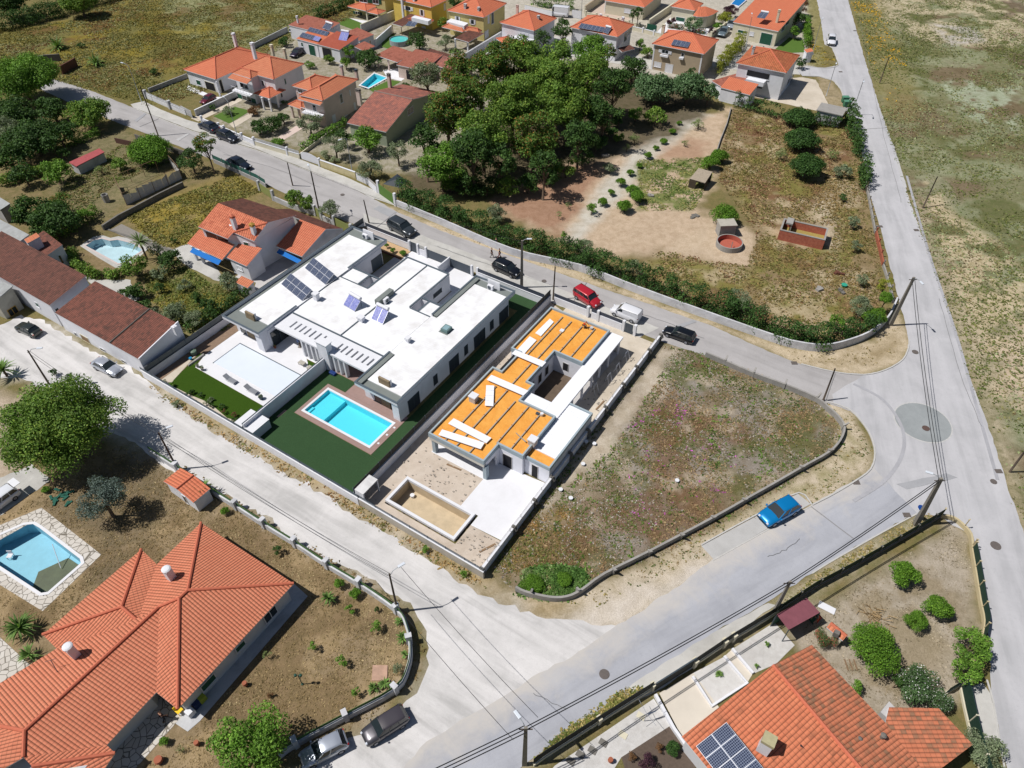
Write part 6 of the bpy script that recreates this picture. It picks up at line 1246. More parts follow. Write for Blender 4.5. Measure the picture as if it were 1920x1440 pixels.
# red sheds in the lower right garden
t=house('metal_shed','open shed with dark red corrugated roof in the corner of the sandy garden',(1490,1160),'shed'); m_red=plain('dark_red_sheet',srgb(140,84,92),.6,.2,2); a,b,c,d=[p(*z(*v),2.2) for v in ((65,290),(155,405),(390,275),(290,165))]
mb=MB(); e1=b-a; e2=d-a
for i in range(14): s=i/14; mb.add([a+e2*s,b+(c-b)*s,b+(c-b)*(s+.05),a+e2*(s+.05),a+e2*s+Vector((0,0,.06)),b+(c-b)*s+Vector((0,0,.06)),b+(c-b)*(s+.05)+Vector((0,0,.06)),a+e2*(s+.05)+Vector((0,0,.06))],[(4,5,6,7),(0,4,7,3),(1,2,6,5)])
mb.poly([a,b,c,d]); mb.build('roof',m_red,t)
for v in (a,b,c,d): mb=MB(); mb.tube([dn(v),v],.05,5); mb.build('post',M_anth,t)
mb=MB(); mb.poly([dn(a),dn(d),d,a]); mb.poly([dn(d),dn(c),c,d]); mb.build('panel',plain('green_sheet',srgb(40,84,66),.7,.15,2),t)
t=house('brick_barbecue','small garden oven with pale wall and orange tiled roof',(1570,1185),'oven'); k=block(t,z(440,385),z(560,485),z(610,450),1.5,'gable',M_cream,T_or,rise=.25,over=.1,ridge='s')
c=p(*z(520,420),2.0); mb=MB(); mb.obox(c,UU,VV,.22,.2,1.4,2.0); mb.build('chimney',M_concd,t)
# ================= POOLS ELSEWHERE =================
def polypool(name,label,pts,depth,wl,wm,wat,coping=.25,zc=.05,cm=None,cat='swimming pool',world=False):
 W_=pts if world else pl(pts); c=sum(W_,Vector((0,0,0)))/len(W_); t=thing(name,label,cat,(c.x,c.y,0))
 A=sum(W_[i].x*W_[(i+1)%len(W_)].y-W_[(i+1)%len(W_)].x*W_[i].y for i in range(len(W_)))
 if A<0: W_=W_[::-1]
 P2=[(v.x,v.y) for v in W_]; O2=inset_poly(P2,-coping); O3=inset_poly(P2,-coping*.5)
 mb=MB(); mb.poly([Vector((x,y,-depth)) for x,y in P2]); n=len(P2)
 for i in range(n): a=P2[i];b=P2[(i+1)%n]; mb.poly([Vector((b[0],b[1],-depth)),Vector((a[0],a[1],-depth)),Vector((a[0],a[1],.01)),Vector((b[0],b[1],.01))])
 mb.build('basin',wm,t); mb=MB()
 for i in range(n): j=(i+1)%n; mb.prism([O2[i],O2[j],P2[j],P2[i]],.012,zc)
 mb.build('coping',cm or M_terr,t)
 if wl is not None: mb=MB(); mb.poly([Vector((x,y,wl)) for x,y in P2]); mb.build('water',wat,t)
 return t
HP=[(-40,1035),(-8,1008),(44,985),(62,983),(74,990),(150,1048),(152,1056),(90,1110),(78,1112)]
t=polypool('garden_pool','drained light blue garden pool with a murky green corner, in crazy paving',HP,1.5,None,plain('pool_blue_paint',srgb(146,206,222),.6,.12,1.2),None,.3,.06)
mb=MB(); mb.poly([p(*q,-1.45) for q in ((72,1072),(128,1046),(152,1062),(118,1100),(92,1120),(60,1104))]); mb.build('algae',plain('green_algae',srgb(86,96,66),.5,.45,1.0,spec=.6),t)
c=p(22,1046,-1.45); 
t=thing('plastic_chair','white plastic chair standing on the floor of the drained pool','chair',c); mb=MB(); X_=Vector((1,0,0)); Y_=Vector((0,1,0)); mb.obox(c,X_,Y_,.25,.25,c.z+.4,c.z+.44); mb.build('seat',M_whitec,t)
mb=MB(); mb.obox(c+Vector((0,.25,0)),X_,Y_,.25,.03,c.z+.44,c.z+.9); mb.build('backrest',M_whitec,t)
for sx in (-1,1):
 for sy in (-1,1): mb=MB(); mb.obox(c+Vector((sx*.22,sy*.22,0)),X_,Y_,.025,.025,c.z,c.z+.4); mb.build('leg',M_whitec,t)
mb=MB(); mb.tube([p(98,1020,.3),p(114,1065,-1.3)],.035,6); tag(mb.build('cleaning_pole',M_whitec),'long white cleaning pole leaning into the drained pool','pole')
KP=[(161,461),(176,451),(191,448),(206,452),(221,450),(249,457),(265,466),(266,470),(251,480),(231,493),(222,494),(191,477)]
t=polypool('kidney_pool','empty pale blue free-form pool with curved steps in the weedy garden',KP,1.1,None,plain('faded_pool_blue',srgb(196,226,230),.6,.2,.7),None,.3,.06,plain('pink_coping',srgb(214,200,192),.8,.1,2))
mb=MB()
for i in range(3): mb.lathe(p(176,456,-1.08),[(1.5-.45*i,0),(1.5-.45*i,.3+.3*i)],20)
mb.build('step',MATS['faded_pool_blue'],t)
polypool('garden_pool','filled turquoise pool behind the pink house',[(676,160),(702,138),(725,146),(691,165)],1.0,-.12,M_pooltile,W_pool,.35,.06)
sheet('lawn',[(692,168),(731,150),(752,153),(722,170),(706,176)],.02,L_grass); sheet('patio',[(718,132),(745,128),(770,140),(752,152),(726,146)],.02,M_terr)
def roundpool(x,y,r,h,lab):
 c=p(x,y); t=thing('round_pool',lab,'swimming pool',c); mb=MB(); n=28
 for i in range(n):
  a0,a1=i*2*math.pi/n,(i+1)*2*math.pi/n; q=[(c.x+math.cos(a)*rr,c.y+math.sin(a)*rr) for a,rr in ((a0,r),(a1,r),(a1,r-.07),(a0,r-.07))]; mb.prism(q,0,h)
 mb.build('pool_wall',plain('pool_steel',srgb(170,176,180),.5,.1,3),t); mb=MB(); mb.lathe(Vector((c.x,c.y,h-.22)),[(r-.08,0),(r-.08,.01)],n); mb.build('water',plain('turquoise_water',srgb(96,214,206),.08,.05,1,spec=.6),t)
roundpool(749,82,2.2,1.1,'round turquoise above-ground pool on green turf')
polypool('blue_pool','bright blue small pool beside the cream house at the top',[(1370,8),(1378,0),(1398,3),(1384,14)],.3,.08 if False else None,plain('deep_blue_liner',srgb(30,130,200),.3,.1,2),None,.2,.35) if False else None
c=pl([(1369,10),(1381,-3),(1400,2),(1385,15)]); mb=MB(); mb.prism([(v.x,v.y) for v in c],.0,.3); t=thing('blue_pool','bright blue small raised pool at the top right','swimming pool',c[0]); mb.build('rim',M_whitec,t); mb=MB(); cc=sum(c,Vector((0,0,0)))/4; mb.prism([((v.x-cc.x)*.85+cc.x,(v.y-cc.y)*.85+cc.y) for v in c],.302,.33); mb.build('water',plain('deep_blue',srgb(30,130,200),.1,.1,2),t)
# ================= WALLS AND FENCES =================
M_plw=plain('plaster_wall_grey',srgb(224,224,224),.9,.22,.7,stain=.3)
fence('boundary_wall','long grey plaster wall with hedge behind it along the diagonal road and round the sandy corner',[(742,386),(830,423),(960,478),(1085,508),(1185,546),(1285,583),(1440,638),(1497,654),(1545,658),(1590,648),(1630,631),(1660,605),(1673,580),(1677,570)],1.2,M_plw,.2,None,smooth=4)
def finpost(par,q,d,h):
 n=Vector((-d.y,d.x,0)); mb=MB(); a=.1
 mb.obox(q,d,n,a,.16,0,h+.12)
 mb.add([q+d*a+n*(-.1)+Vector((0,0,h+.12)),q-d*a+n*(-.1)+Vector((0,0,h+.12)),q-d*a+n*.42+Vector((0,0,h+.5)),q+d*a+n*.42+Vector((0,0,h+.5)),q+d*a+n*.1+Vector((0,0,h-.1)),q-d*a+n*.1+Vector((0,0,h-.1))],[(0,1,2,3),(4,3,2,5),(0,3,4),(1,5,2)])
 mb.build('post',M_conc2,par)
LW=[(967,1107),(985,1116),(1030,1126),(1062,1125),(1090,1112),(1132,1082),(1220,1038),(1335,977),(1395,943),(1450,912),(1502,882),(1550,855),(1572,832),(1580,808),(1570,789),(1550,770),(1527,752),(1470,728),(1410,706),(1357,683),(1322,668)]
t=fence('lot_wall','low bare concrete wall with slanted posts round the weedy empty lot',LW,.75,M_conc2,.22,None,smooth=3)
for q in ((997,1115),(1082,1112),(1149,1075),(1215,1041),(1275,1010),(1333,977),(1391,944),(1498,883),(1551,852),(1579,806),(1530,752),(1469,728),(1411,706),(1358,683)):
 w_=p(*q); i=min(range(len(LW)-1),key=lambda i:((p(*LW[i])+p(*LW[i+1]))/2-w_).length); d=(p(*LW[i+1])-p(*LW[i])).normalized(); finpost(t,w_,-d,.75)
M_gb=plain('green_fence_boards',srgb(84,118,66),.8,.15,2); M_gbd=plain('dark_green_boards',srgb(46,66,56),.8,.15,2)
fence('garden_wall','low white wall with green boards and square posts around the dry garden',[(283,850),(335,883),(400,926),(445,954),(497,988),(555,1024),(615,1064),(675,1100),(744,1148),(763,1177),(771,1220),(766,1258),(742,1298),(650,1348),(557,1398),(525,1420)],.8,M_plw,.3,None,mesh=M_gb,railh=.4,smooth=3,postpts=[(335,883),(445,954),(497,988),(555,1024),(615,1064),(675,1100),(744,1148),(768,1205),(742,1298),(650,1348),(557,1398)],posth=.62,pw=.4)
M_blk=plain('black_screen',srgb(50,54,52),.8,.15,2); M_dgs=plain('dark_green_screen',srgb(34,62,50),.8,.2,2)
fence('street_fence','dark screen fence on a low cream wall along the south road, nearer the pole',[(1000,1436),(1022,1420),(1120,1357),(1222,1293)],.45,M_cream,.22,None,mesh=M_blk,railh=1.15,postpts=[(1222,1293),(1122,1356)],posth=.7)
t=thing('gate','long black sliding gate on the south road','gate',p(1262,1272)); mb=MB(); wallstrip(mb,pl([(1226,1296),(1300,1249)]),.07,.1,1.6); mb.build('leaf',M_blk,t); mb=MB(); wallstrip(mb,pl([(1226,1296),(1300,1249)]),.11,1.602,1.67); mb.build('top_rail',M_anth,t)
fence('street_fence','dark screen fence on a low cream wall along the south road, beside the red shed',[(1300,1249),(1355,1212),(1372,1201),(1440,1160),(1458,1148)],.45,M_cream,.22,None,mesh=M_blk,railh=1.15,postpts=[(1300,1249),(1355,1212),(1372,1201)],posth=.75,pw=.35)
fence('street_fence','dark green screen fence from the red shed to the round blue sign',[(1458,1148),(1522,1106),(1590,1070),(1660,1030),(1762,970)],.4,M_concd,.2,None,mesh=M_dgs,railh=1.0,post=2.6,posth=1.0,pw=.08)
fence('corner_wall','cream corner wall with steel posts bending round the sandy garden',[(1762,970),(1785,975),(1802,988),(1817,1006),(1820,1032)],.55,plain('sandy_wall',srgb(206,190,150),.9,.12,1),.22,None,post=2.4,posth=1.0,pw=.05,smooth=3)
fence('side_fence','sagging dark mesh fence on the right side of the sandy garden',[(1820,1032),(1828,1080),(1836,1130),(1843,1168),(1838,1200)],.5,MATS['sandy_wall'],.22,None,mesh=M_dgs,railh=.9,smooth=3,post=2.2,posth=1.0,pw=.05)
fence('side_fence','tall dark green mesh fence beside the orange roof at the lower right edge',[(1800,1290),(1808,1330),(1822,1390),(1842,1460)],.3,M_cream,.22,None,mesh=M_dgs,railh=1.5,post=3,posth=1.5,pw=.06)
fence('side_fence','short dark green fence beside the flowering bush',[(1770,1302),(1800,1284)],.3,M_cream,.2,None,mesh=M_dgs,railh=1.0)
# inner garden of the lower right house
sheet('patio',[(1236,1300),(1300,1262),(1362,1345),(1320,1378),(1278,1381)],.03,plain('beige_tiles',srgb(222,212,194),.8,.06,1)); sheet('gravel_bed',[(1300,1262),(1357,1232),(1400,1282),(1334,1325)],.028,roadmat('pale_pebbles',srgb(204,200,192),srgb(222,219,212),None,.6,.4,2)); sheet('garden_path',[(1357,1232),(1372,1218),(1411,1264),(1400,1282)],.029,MATS['beige_tiles']); sheet('gravel_bed',[(1372,1218),(1452,1167),(1490,1210),(1455,1245),(1411,1264)],.028,MATS['pale_pebbles'])
sheet('gravel_bed',[(1040,1436),(1226,1310),(1262,1370),(1165,1420),(1140,1460),(1010,1470)],.022,MATS['pale_pebbles']); sheet('mulch_bed',[(1165,1420),(1255,1362),(1305,1440),(1310,1470),(1180,1470)],.028,plain('mulch',srgb(104,90,78),.95,.3,5))
def curb(pts,l,w=.22,h=.3,m=None): mb=MB(); wallstrip(mb,pl(pts),w,.02,h); tag(mb.build('planter_edge',m or M_whitec),l,'edging')
curb([(1298,1270),(1334,1325),(1400,1282),(1357,1232)],'white raised edging round the pebble bed with one yucca'); curb([(1372,1218),(1411,1264)],'white edging beside the tiled garden path'); curb([(1228,1305),(1262,1368),(1312,1440)],'white low wall between the gravel garden and the patio',.25,.45)
c=p(1245,1345); 
for i,(x,y) in enumerate(((1202,1343),(1185,1362) if False else (1168,1378),(1131,1393),(1111,1407),(1088,1415),(1070,1427))):
 mb=MB(); mb.obox(p(x,y),UU,VV,.35,.25,.035,.07); tag(mb.build('stepping_stone',M_cream if i<2 else M_concd),'%s stepping stone in the gravel garden, number %d from the right'%('cream' if i<2 else 'grey',i+1) if False else ['cream stepping stone nearest the rotary dryer','cream stepping stone second from the rotary dryer','grey slab third along the gravel path','grey slab fourth along the gravel path','grey slab fifth along the gravel path','grey slab at the far left end of the gravel path'][i],'slab','stepping stones in the gravel garden')
t=thing('rotary_dryer','small rotary clothes dryer with a blue cloth','clothes dryer',p(1208,1352)); c=p(1208,1352); mb=MB(); mb.tube([c,c+Vector((0,0,1.7))],.03,6); mb.build('pole',MATS['aluminium'],t)
for k in range(4): a=k*math.pi/2+.5; mb=MB(); mb.tube([c+Vector((0,0,1.6)),c+Vector((math.cos(a)*1.2,math.sin(a)*1.2,1.9))],.018,4); mb.build('arm',MATS['aluminium'],t)
mb=MB(); mb.poly([c+Vector((.1,0,1.7)),c+Vector((1.0,.3,1.8)),c+Vector((.8,.3,1.2)),c+Vector((.2,.1,1.1))]); mb.build('cloth',plain('blue_cloth',srgb(150,170,200),.8,.05,2),t)
# walls on the north side of the diagonal road
fence('front_wall','white and grey garden wall before the single-storey white house',[(275,184),(312,200),(350,216)],1.0,M_white,.2,M_greyw2,mesh=M_greyw2,railh=.3,postpts=[(275,184),(320,204)],posth=.6,pw=.5)
t=thing('gate','grey metal gate between white pillars before the single-storey white house','gate',p(357,220)); mb=MB(); wallstrip(mb,pl([(343,212),(362,222)]),.06,.1,1.5); mb.build('leaf',M_greyw2,t)
fence('front_wall','white garden wall with posts before the porch house',[(380,230),(410,242),(432,252),(478,272)],.85,M_white,.2,M_whitec,postpts=[(380,230),(412,243),(422,248),(455,262)],posth=.45,pw=.3)
fence('front_wall','pale wall with grey railing before the pink house',[(478,272),(520,285),(563,298)],.9,M_cream,.2,M_whitec,rail=M_greyw2,railh=.5,postpts=[(478,272),(540,291)],posth=.6)
t=thing('gate','white arched double gate beside the pink house','gate',p(580,302)); a,b=p(566,299),p(598,310); mb=MB()
for i in range(12):
 q0=a.lerp(b,i/12);q1=a.lerp(b,(i+.94)/12); hh=1.3+.4*math.sin(math.pi*(i+.5)/12); mb.prism([(q0.x,q0.y),(q1.x,q1.y),(q1.x+.03,q1.y+.06),(q0.x+.03,q0.y+.06)],.08,hh)
mb.build('leaf',M_whitec,t)
fence('front_wall','weathered pale yellow wall below the olive trees',[(600,311),(640,325),(668,335)],1.2,plain('yellow_wall_old',srgb(222,208,160),.9,.15,1,stain=.3),.22,M_whitec,postpts=[(600,311)],posth=.2)
fence('front_wall','short white wall end next to the black canopy',[(670,337),(690,346),(708,362)],1.3,M_whitec,.22,M_conc2)
t=thing('gate','green double gate between white posts on the diagonal road','gate',p(727,374)); mb=MB(); wallstrip(mb,pl([(712,364),(741,385)]),.06,.1,1.9); mb.build('leaf',plain('green_gate',srgb(94,130,56),.7,.12,2),t)
for q in ((711,362),(742,386)): mb=MB(); mb.obox(p(*q),UU,VV,.2,.2,0,2.3); mb.build('gate_post',M_whitec,t)
t=thing('canopy','black tarpaulin canopy under the trees near the green gate','canopy',p(738,352)); c4=[p(718,345,2.4),p(748,352,2.2),p(764,340,2.5),p(745,326,2.6)]; mb=MB(); mid=sum(c4,Vector((0,0,0)))/4+Vector((0,0,.5))
for i in range(4): mb.poly([c4[i],c4[(i+1)%4],mid])
mb.build('tarpaulin',plain('black_tarp',srgb(56,64,70),.5,.2,2),t)
for v in c4: mb=MB(); mb.tube([dn(v),v],.04,5); mb.build('post',M_anth,t)
fence('plot_wall','long grey wall between the white bungalow and the porch house',[(368,218),(448,180)],1.2,M_greyw2,.2,M_whitec); fence('plot_wall','grey wall on the field side of the white bungalow',[(280,174),(352,146)],.9,M_graywall,.2)
fence('hedge_wall','low cream strip wall at the foot of the clipped hedge beside the pink house',[(560,296),(615,255),(648,235)],.6,M_cream,.2)
fence('field_wall','pale grey wall along the field behind the low white house',[(476,92),(540,60)],1.2,M_greyw2,.2); fence('plot_wall','high grey wall behind the round turquoise pool',[(678,62),(750,31)],1.9,M_greyw2,.25,M_cream); fence('plot_wall','white wall beside the green turf of the round pool',[(704,90),(735,62)],1.7,M_white,.25)
fence('plot_wall','long grey blue wall beside the yellow house with grey chimneys',[(872,116),(940,74)],1.7,M_greyw2,.3,M_greyw2); fence('plot_wall','long beige wall next to the veranda house at the top',[(1096,26),(1140,-6)],1.8,M_cream,.3,M_beige); fence('plot_wall','long cream wall beside the curved corner house',[(1216,50),(1262,18)],1.6,M_cream,.3,M_cream); fence('plot_wall','cream wall with round finials beside the parked silver cars',[(1332,72),(1374,42)],1.2,M_cream,.3,M_cream,post=2.5,posth=.3)
fence('front_wall','white front wall with hedge behind it at the top of the picture',[(984,20),(1035,32)],1.5,M_white,.25,M_cream); fence('front_wall','cream street wall before the palm garden',[(1098,30),(1180,48),(1210,56)],.9,M_cream,.25,M_cream,post=3,posth=.3)
t=thing('gate','white gate behind the white van','gate',p(1080,34)); mb=MB(); wallstrip(mb,pl([(1072,33),(1090,36)]),.08,.05,1.8); mb.build('leaf',M_whitec,t)
t=thing('gate','green curved double gate before the curved corner house','gate',p(1222,60)); mb=MB(); wallstrip(mb,pl([(1212,58),(1230,62)]),.08,.05,1.7); mb.build('leaf',M_greenm,t)
fence('front_wall','pale wall piece with posts below the green curved gate',[(1184,56),(1210,62),(1240,70),(1262,76)],.8,M_cream,.25,M_whitec,post=3,posth=.3)
# south side of the diagonal road
fence('road_fence','dark wooden fence under the trees beside the diagonal road',[(256,262),(300,277),(355,296)],1.1,M_concd,.15); fence('road_fence','dark brown barred gate-like fence at the field track end',[(218,268),(256,276)],1.0,plain('rusty_bars',srgb(110,80,72),.7,.2,3),.08)
fence('road_fence','long green mesh fence on a pale wall beside the parked dark car',[(402,305),(440,322),(484,342),(500,352)],.75,M_graywall,.2,None,mesh=plain('green_mesh',srgb(60,110,98),.8,.15,2),railh=.7,post=2.5,posth=.8,pw=.06)
for a,b,l,c_ in (((488,358),(514,376),'olive sheet-metal gate farthest from the dark car','a'),((592,404),(604,412),'narrow olive gate behind the orange and brown roofs','b'),((628,424),(660,440),'arched olive gate nearest the twin house','c')):
 t=thing('gate',l,'gate',p(*a),group=None); a_,b_=p(*a),p(*b); mb=MB(); wallstrip(mb,[a_,b_],.06,.1,1.6); mb.build('leaf',plain('olive_gate',srgb(150,156,92),.8,.15,2),t)
 for q in (a_,b_): mb=MB(); mb.obox(q,UU,VV,.2,.2,0,1.9); mb.build('gate_post',M_greyw2,t)
fence('road_wall','grey wall piece behind the shrubs left of the twin house',[(515,377),(545,390),(592,404)],.9,M_greyw2,.2); fence('road_wall','short grey wall piece between the olive gates',[(604,412),(628,424)],.9,M_greyw2,.2); fence('road_wall','dark sheet panel by the corner of the twin house',[(662,441),(690,437)],1.3,M_anth,.1)
fence('brick_fence','red brick stretch of the wall along the long right road',[(1641,440),(1648,470),(1654,498)],.7,plain('red_brick_old',srgb(180,104,78),.9,.35,3,stain=.3),.2,None,post=3,posth=.5,pw=.1)
fence('road_wall','low weathered concrete wall along the long right road below the tall hedge',[(1622,345),(1632,395),(1640,438)],.5,M_conc2,.18,None,post=3,posth=.6,pw=.08)
fence('road_wall','low weathered concrete wall between the brick stretch and the lamp pole',[(1655,500),(1666,535),(1674,568)],.5,M_conc2,.18,None,post=3,posth=.6,pw=.08)
fence('orchard_wall','low concrete wall between the orchard and the weedy field',[(1370,205),(1362,235),(1350,265),(1342,290)],.5,M_conc2,.15)
fence('ruined_wall','broken stepped grey wall at the edge of the big field',[(62,120),(88,116),(116,114)],1.5,M_concd,.25); fence('ruined_wall','dark crumbling brick wall beside the field track',[(118,140),(136,130),(146,124)],1.8,plain('dark_brick',srgb(112,76,60),.9,.3,3),.3)
fence('retaining_wall','dark stone retaining wall behind the empty free-form pool',[(195,432),(225,412),(252,398),(300,372),(345,350)],.9,M_concd,.3); fence('garden_edge','grey flagstone edge beside the deck of the empty pool',[(200,430),(320,470)],.12,M_concd,.3)
sheet('pool_terrace',[(205,432),(228,420),(325,468),(305,478),(268,460),(232,444)],.02,plain('grey_boards',srgb(150,144,134),.9,.25,4)); sheet('pool_paving',[(150,462),(175,446),(192,442),(208,446),(224,444),(252,450),(275,464),(276,472),(255,486),(232,501),(217,501),(185,482),(161,461),(190,477),(222,495),(232,494),(268,470),(250,456),(222,449),(192,447),(175,450),(159,461)],.02,M_conc) if False else None
for poly in ([(150,461),(175,444),(192,441),(207,446),(222,443),(222,449),(207,451),(192,447),(175,450),(159,461)],[(222,443),(254,450),(278,466),(268,470),(250,456),(222,449)],[(278,466),(256,488),(236,502),(216,502),(222,495),(232,494),(252,480),(268,470)],[(216,502),(182,482),(150,461),(159,461),(190,477),(222,495)]): sheet('pool_edge_paving',poly,.014,M_conc)
sheet('garden_drive',[(150,515),(180,525),(245,525),(262,560),(235,575),(180,540)],.02,M_conc,.2); sheet('terrace',[(318,470),(350,458),(372,455),(425,530),(400,525),(345,495)],.02,M_conc,.1); sheet('back_yard',[(440,520),(520,470),(560,455),(600,480),(520,535),(470,560),(480,530)],.02,M_concs)
sheet('driveway',[(-20,905),(60,870),(95,900),(5,965),(-20,975)],.02,M_conc,.2); sheet('driveway',[(358,222),(372,228),(455,188),(447,180),(380,212)],.02,M_sand,.0); sheet('garden_path',[(430,232),(470,212),(478,216),(438,240)],.02,M_sand); sheet('lawn',[(400,218),(440,200),(470,208),(430,232)],.02,L_grass); sheet('garden_path',[(520,258),(562,232),(572,238),(530,264)],.02,M_pink); sheet('terrace',[(352,160),(405,182),(450,180),(440,190),(395,185),(350,168)],.02,M_terr)
sheet('lawn',[(640,45),(690,48),(668,54),(640,56)] if False else [(626,42),(650,32),(690,48),(668,58)],.02,L_grass); sheet('lawn',[(716,78),(738,62),(745,72),(740,95),(716,88)],.02,L_grass); sheet('terrace',[(655,34),(705,42),(690,58),(640,40)],.018,M_terr); sheet('driveway',[(885,117),(938,80),(960,90),(905,125)],.02,M_terr); sheet('lawn',[(1450,95),(1480,70),(1505,75),(1510,98),(1470,100)],.02,L_grass); sheet('driveway',[(1095,28),(1140,0),(1180,25),(1180,44)],.02,plain('pinkish_paving',srgb(206,186,168),.85,.1,1)); sheet('lawn',[(1145,38),(1200,50),(1240,62),(1180,48)],.02,L_grass)
sheet('driveway',[(1232,60),(1262,28),(1300,40),(1330,55),(1320,75),(1270,75)],.019,M_terr); sheet('back_yard',[(640,200),(700,170),(760,160),(860,200),(800,240),(720,250)],.018,M_terr,.2) if False else None
# brick tank, concrete hut, round cistern, ruins in the fields
z=ZM(1440,360,4)
def tank(name,label,A,B,C,h,wt,outer,inner,fl,flz):
 k=Blk(A,B,C,h,0,0); t=thing(name,label,'tank',k.f(k.la/2,k.lc/2,0)); mb=MB(k.f); la,lc=k.la,k.lc
 for r_ in ((0,la,0,wt),(0,la,lc-wt,lc),(0,wt,wt,lc-wt),(la-wt,la,wt,lc-wt)): mb.box(*r_,0,h-.1)
 mb.build('wall',outer,t); mb=MB(k.f)
 for r_ in ((-.02,la+.02,-.02,wt+.02),(-.02,la+.02,lc-wt-.02,lc+.02),(-.02,wt+.02,wt+.02,lc-wt-.02),(la-wt-.02,la+.02,wt+.02,lc-wt-.02)): mb.box(*r_,h-.097,h)
 mb.build('rim',inner,t); mb=MB(k.f); mb.box(wt,la-wt,wt,lc-wt,flz-.1,flz); mb.build('floor',fl,t); return t,k
mB,nt,b=newmat('brick_wall'); b.inputs['Roughness'].default_value=.9; P_=geo(nt); n=nz(nt,3,5,.7,P_); wv=nt.nodes.new('ShaderNodeTexWave'); wv.bands_direction='Z'; wv.inputs['Scale'].default_value=2.2; nt.links.new(P_,wv.inputs[0]); o=mixc(nt,ramp(nt,n.outputs[0],[(.35,(0,0,0)),(.7,(1,1,1))]).outputs[0],srgb(176,84,62),srgb(206,120,90)); o=mixc(nt,ramp(nt,wv.outputs[0],[(.0,(.6,.6,.6)),(.2,(0,0,0))]).outputs[0],o,srgb(170,150,130)); nt.links.new(o,b.inputs[0]); M_brick=mB
t,k=tank('brick_tank','open rectangular red brick tank with concrete rim in the weedy field',z(90,282),z(430,360),z(475,275),1.75,.22,M_brick,M_conc2,plain('dry_weeds_floor',srgb(170,150,84),.95,.3,3),.5)
mb=MB(k.f); mb.box(k.la-1.5,k.la-.5,k.lc-1.6,k.lc+.1,1.752,2.0); mb.box(k.la-1.45,k.la-1.3,k.lc-1.5,k.lc-.3,.5,1.75); mb.build('basin_cover',M_conc2,t)
z=ZM(960,360,4); k=Blk(z(1545,235),z(1560,250),z(1685,240),1.9,0,0)
a=p(*z(1548,340)); b=p(*z(1665,335)); t=thing('pump_house','small concrete pump hut with flat slab roof beside the round brick cistern','hut',(a+b)/2); mb=MB(); d=(b-a).normalized(); n=Vector((-d.y,d.x,0)); m_=(a+b)/2+n*.9; hw=(b-a).length/2; mb.obox(m_,d,n,hw,.9,0,1.9); mb.build('wall',M_conc2,t); mb=MB(); mb.obox(m_,d,n,hw+.1,1.0,1.903,2.05); mb.build('roof',plain('slab_light',srgb(190,184,168),.9,.2,2),t)
c=p(*z(1625,405)); t=thing('round_cistern','round open cistern with red inner wall and grey rim','cistern',c); R_=(p(*z(1722,405))-p(*z(1528,405))).length/2; mb=MB(); n_=36
for i in range(n_):
 a0,a1=i*2*math.pi/n_,(i+1)*2*math.pi/n_; mb.prism([(c.x+math.cos(a)*r_,c.y+math.sin(a)*r_) for a,r_ in ((a0,R_),(a1,R_),(a1,R_-.16),(a0,R_-.16))],0,.85)
mb.build('rim_wall',M_conc2,t); mb=MB()
for i in range(n_):
 a0,a1=i*2*math.pi/n_,(i+1)*2*math.pi/n_; mb.poly([Vector((c.x+math.cos(a)*(R_-.163),c.y+math.sin(a)*(R_-.163),zz)) for a,zz in ((a0,.84),(a1,.84),(a1,.05),(a0,.05))])
mb.build('inner_face',plain('red_plaster',srgb(190,104,84),.9,.2,2),t); mb=MB(); mb.lathe(Vector((c.x,c.y,.045)),[(R_-.17,0),(R_-.17,.005)],n_); mb.build('floor',MATS['red_plaster'],t)
mb=MB(); mb.tube([p(*z(1655,375),.9),p(*z(1640,435),.1)],.06,5); mb.build('pipe',M_concd,t)
t=thing('lean_to','ramshackle grey plank shelter in the orchard','shelter',p(1310,345)); c4=[p(1293,335,1.6),p(1322,343,1.5),p(1336,322,2.0),p(1310,315,2.1)]; mb=MB(); mb.poly(c4); mb.poly([v-Vector((0,0,.08)) for v in c4[::-1]]); mb.build('roof',plain('old_boards',srgb(178,164,142),.9,.35,4),t); mb=MB(); 
for i in range(4): a,b=c4[i],c4[(i+1)%4]; mb.poly([dn(a),dn(a.lerp(b,.45)),a.lerp(b,.45),a])
mb.build('boards',plain('dark_boards',srgb(92,80,66),.9,.3,4),t)
for (x,y,l,m_) in ((1218,366,'grey slab heap at the upper end of the tree row',M_conc2),(1135,292,'small white and dark junk pile at the edge of the big trees',M_concd),(1540,542,'white and dark rubbish left in the weedy field',M_conc2),(1573,514,'rusty metal sheet lying in the weedy field',plain('rusty',srgb(110,70,54),.9,.3,3)),(1575,548,'dark scrap heap beside the green tub',M_concd),(1303,407,'dark bush-like scrap at the edge of the bare soil',M_concd)):
 c=p(x,y); mb=MB(); r=random.Random(x)
 for k in range(4): q=c+Vector((r.uniform(-.4,.4),r.uniform(-.4,.4),0)); a=r.uniform(0,3); mb.obox(q,Vector((math.cos(a),math.sin(a),0)),Vector((-math.sin(a),math.cos(a),0)),r.uniform(.2,.5),r.uniform(.12,.3),0,r.uniform(.1,.4))
 tag(mb.build('scrap_heap',m_),l,'scrap heap')
mb=MB(); mb.lathe(p(1582,537),[(.3,0),(.42,.35),(.36,.35)],14); tag(mb.build('green_tub',plain('teal_tub',srgb(60,170,140),.5,.1,3)),'bright teal tub in the weedy field','tub')
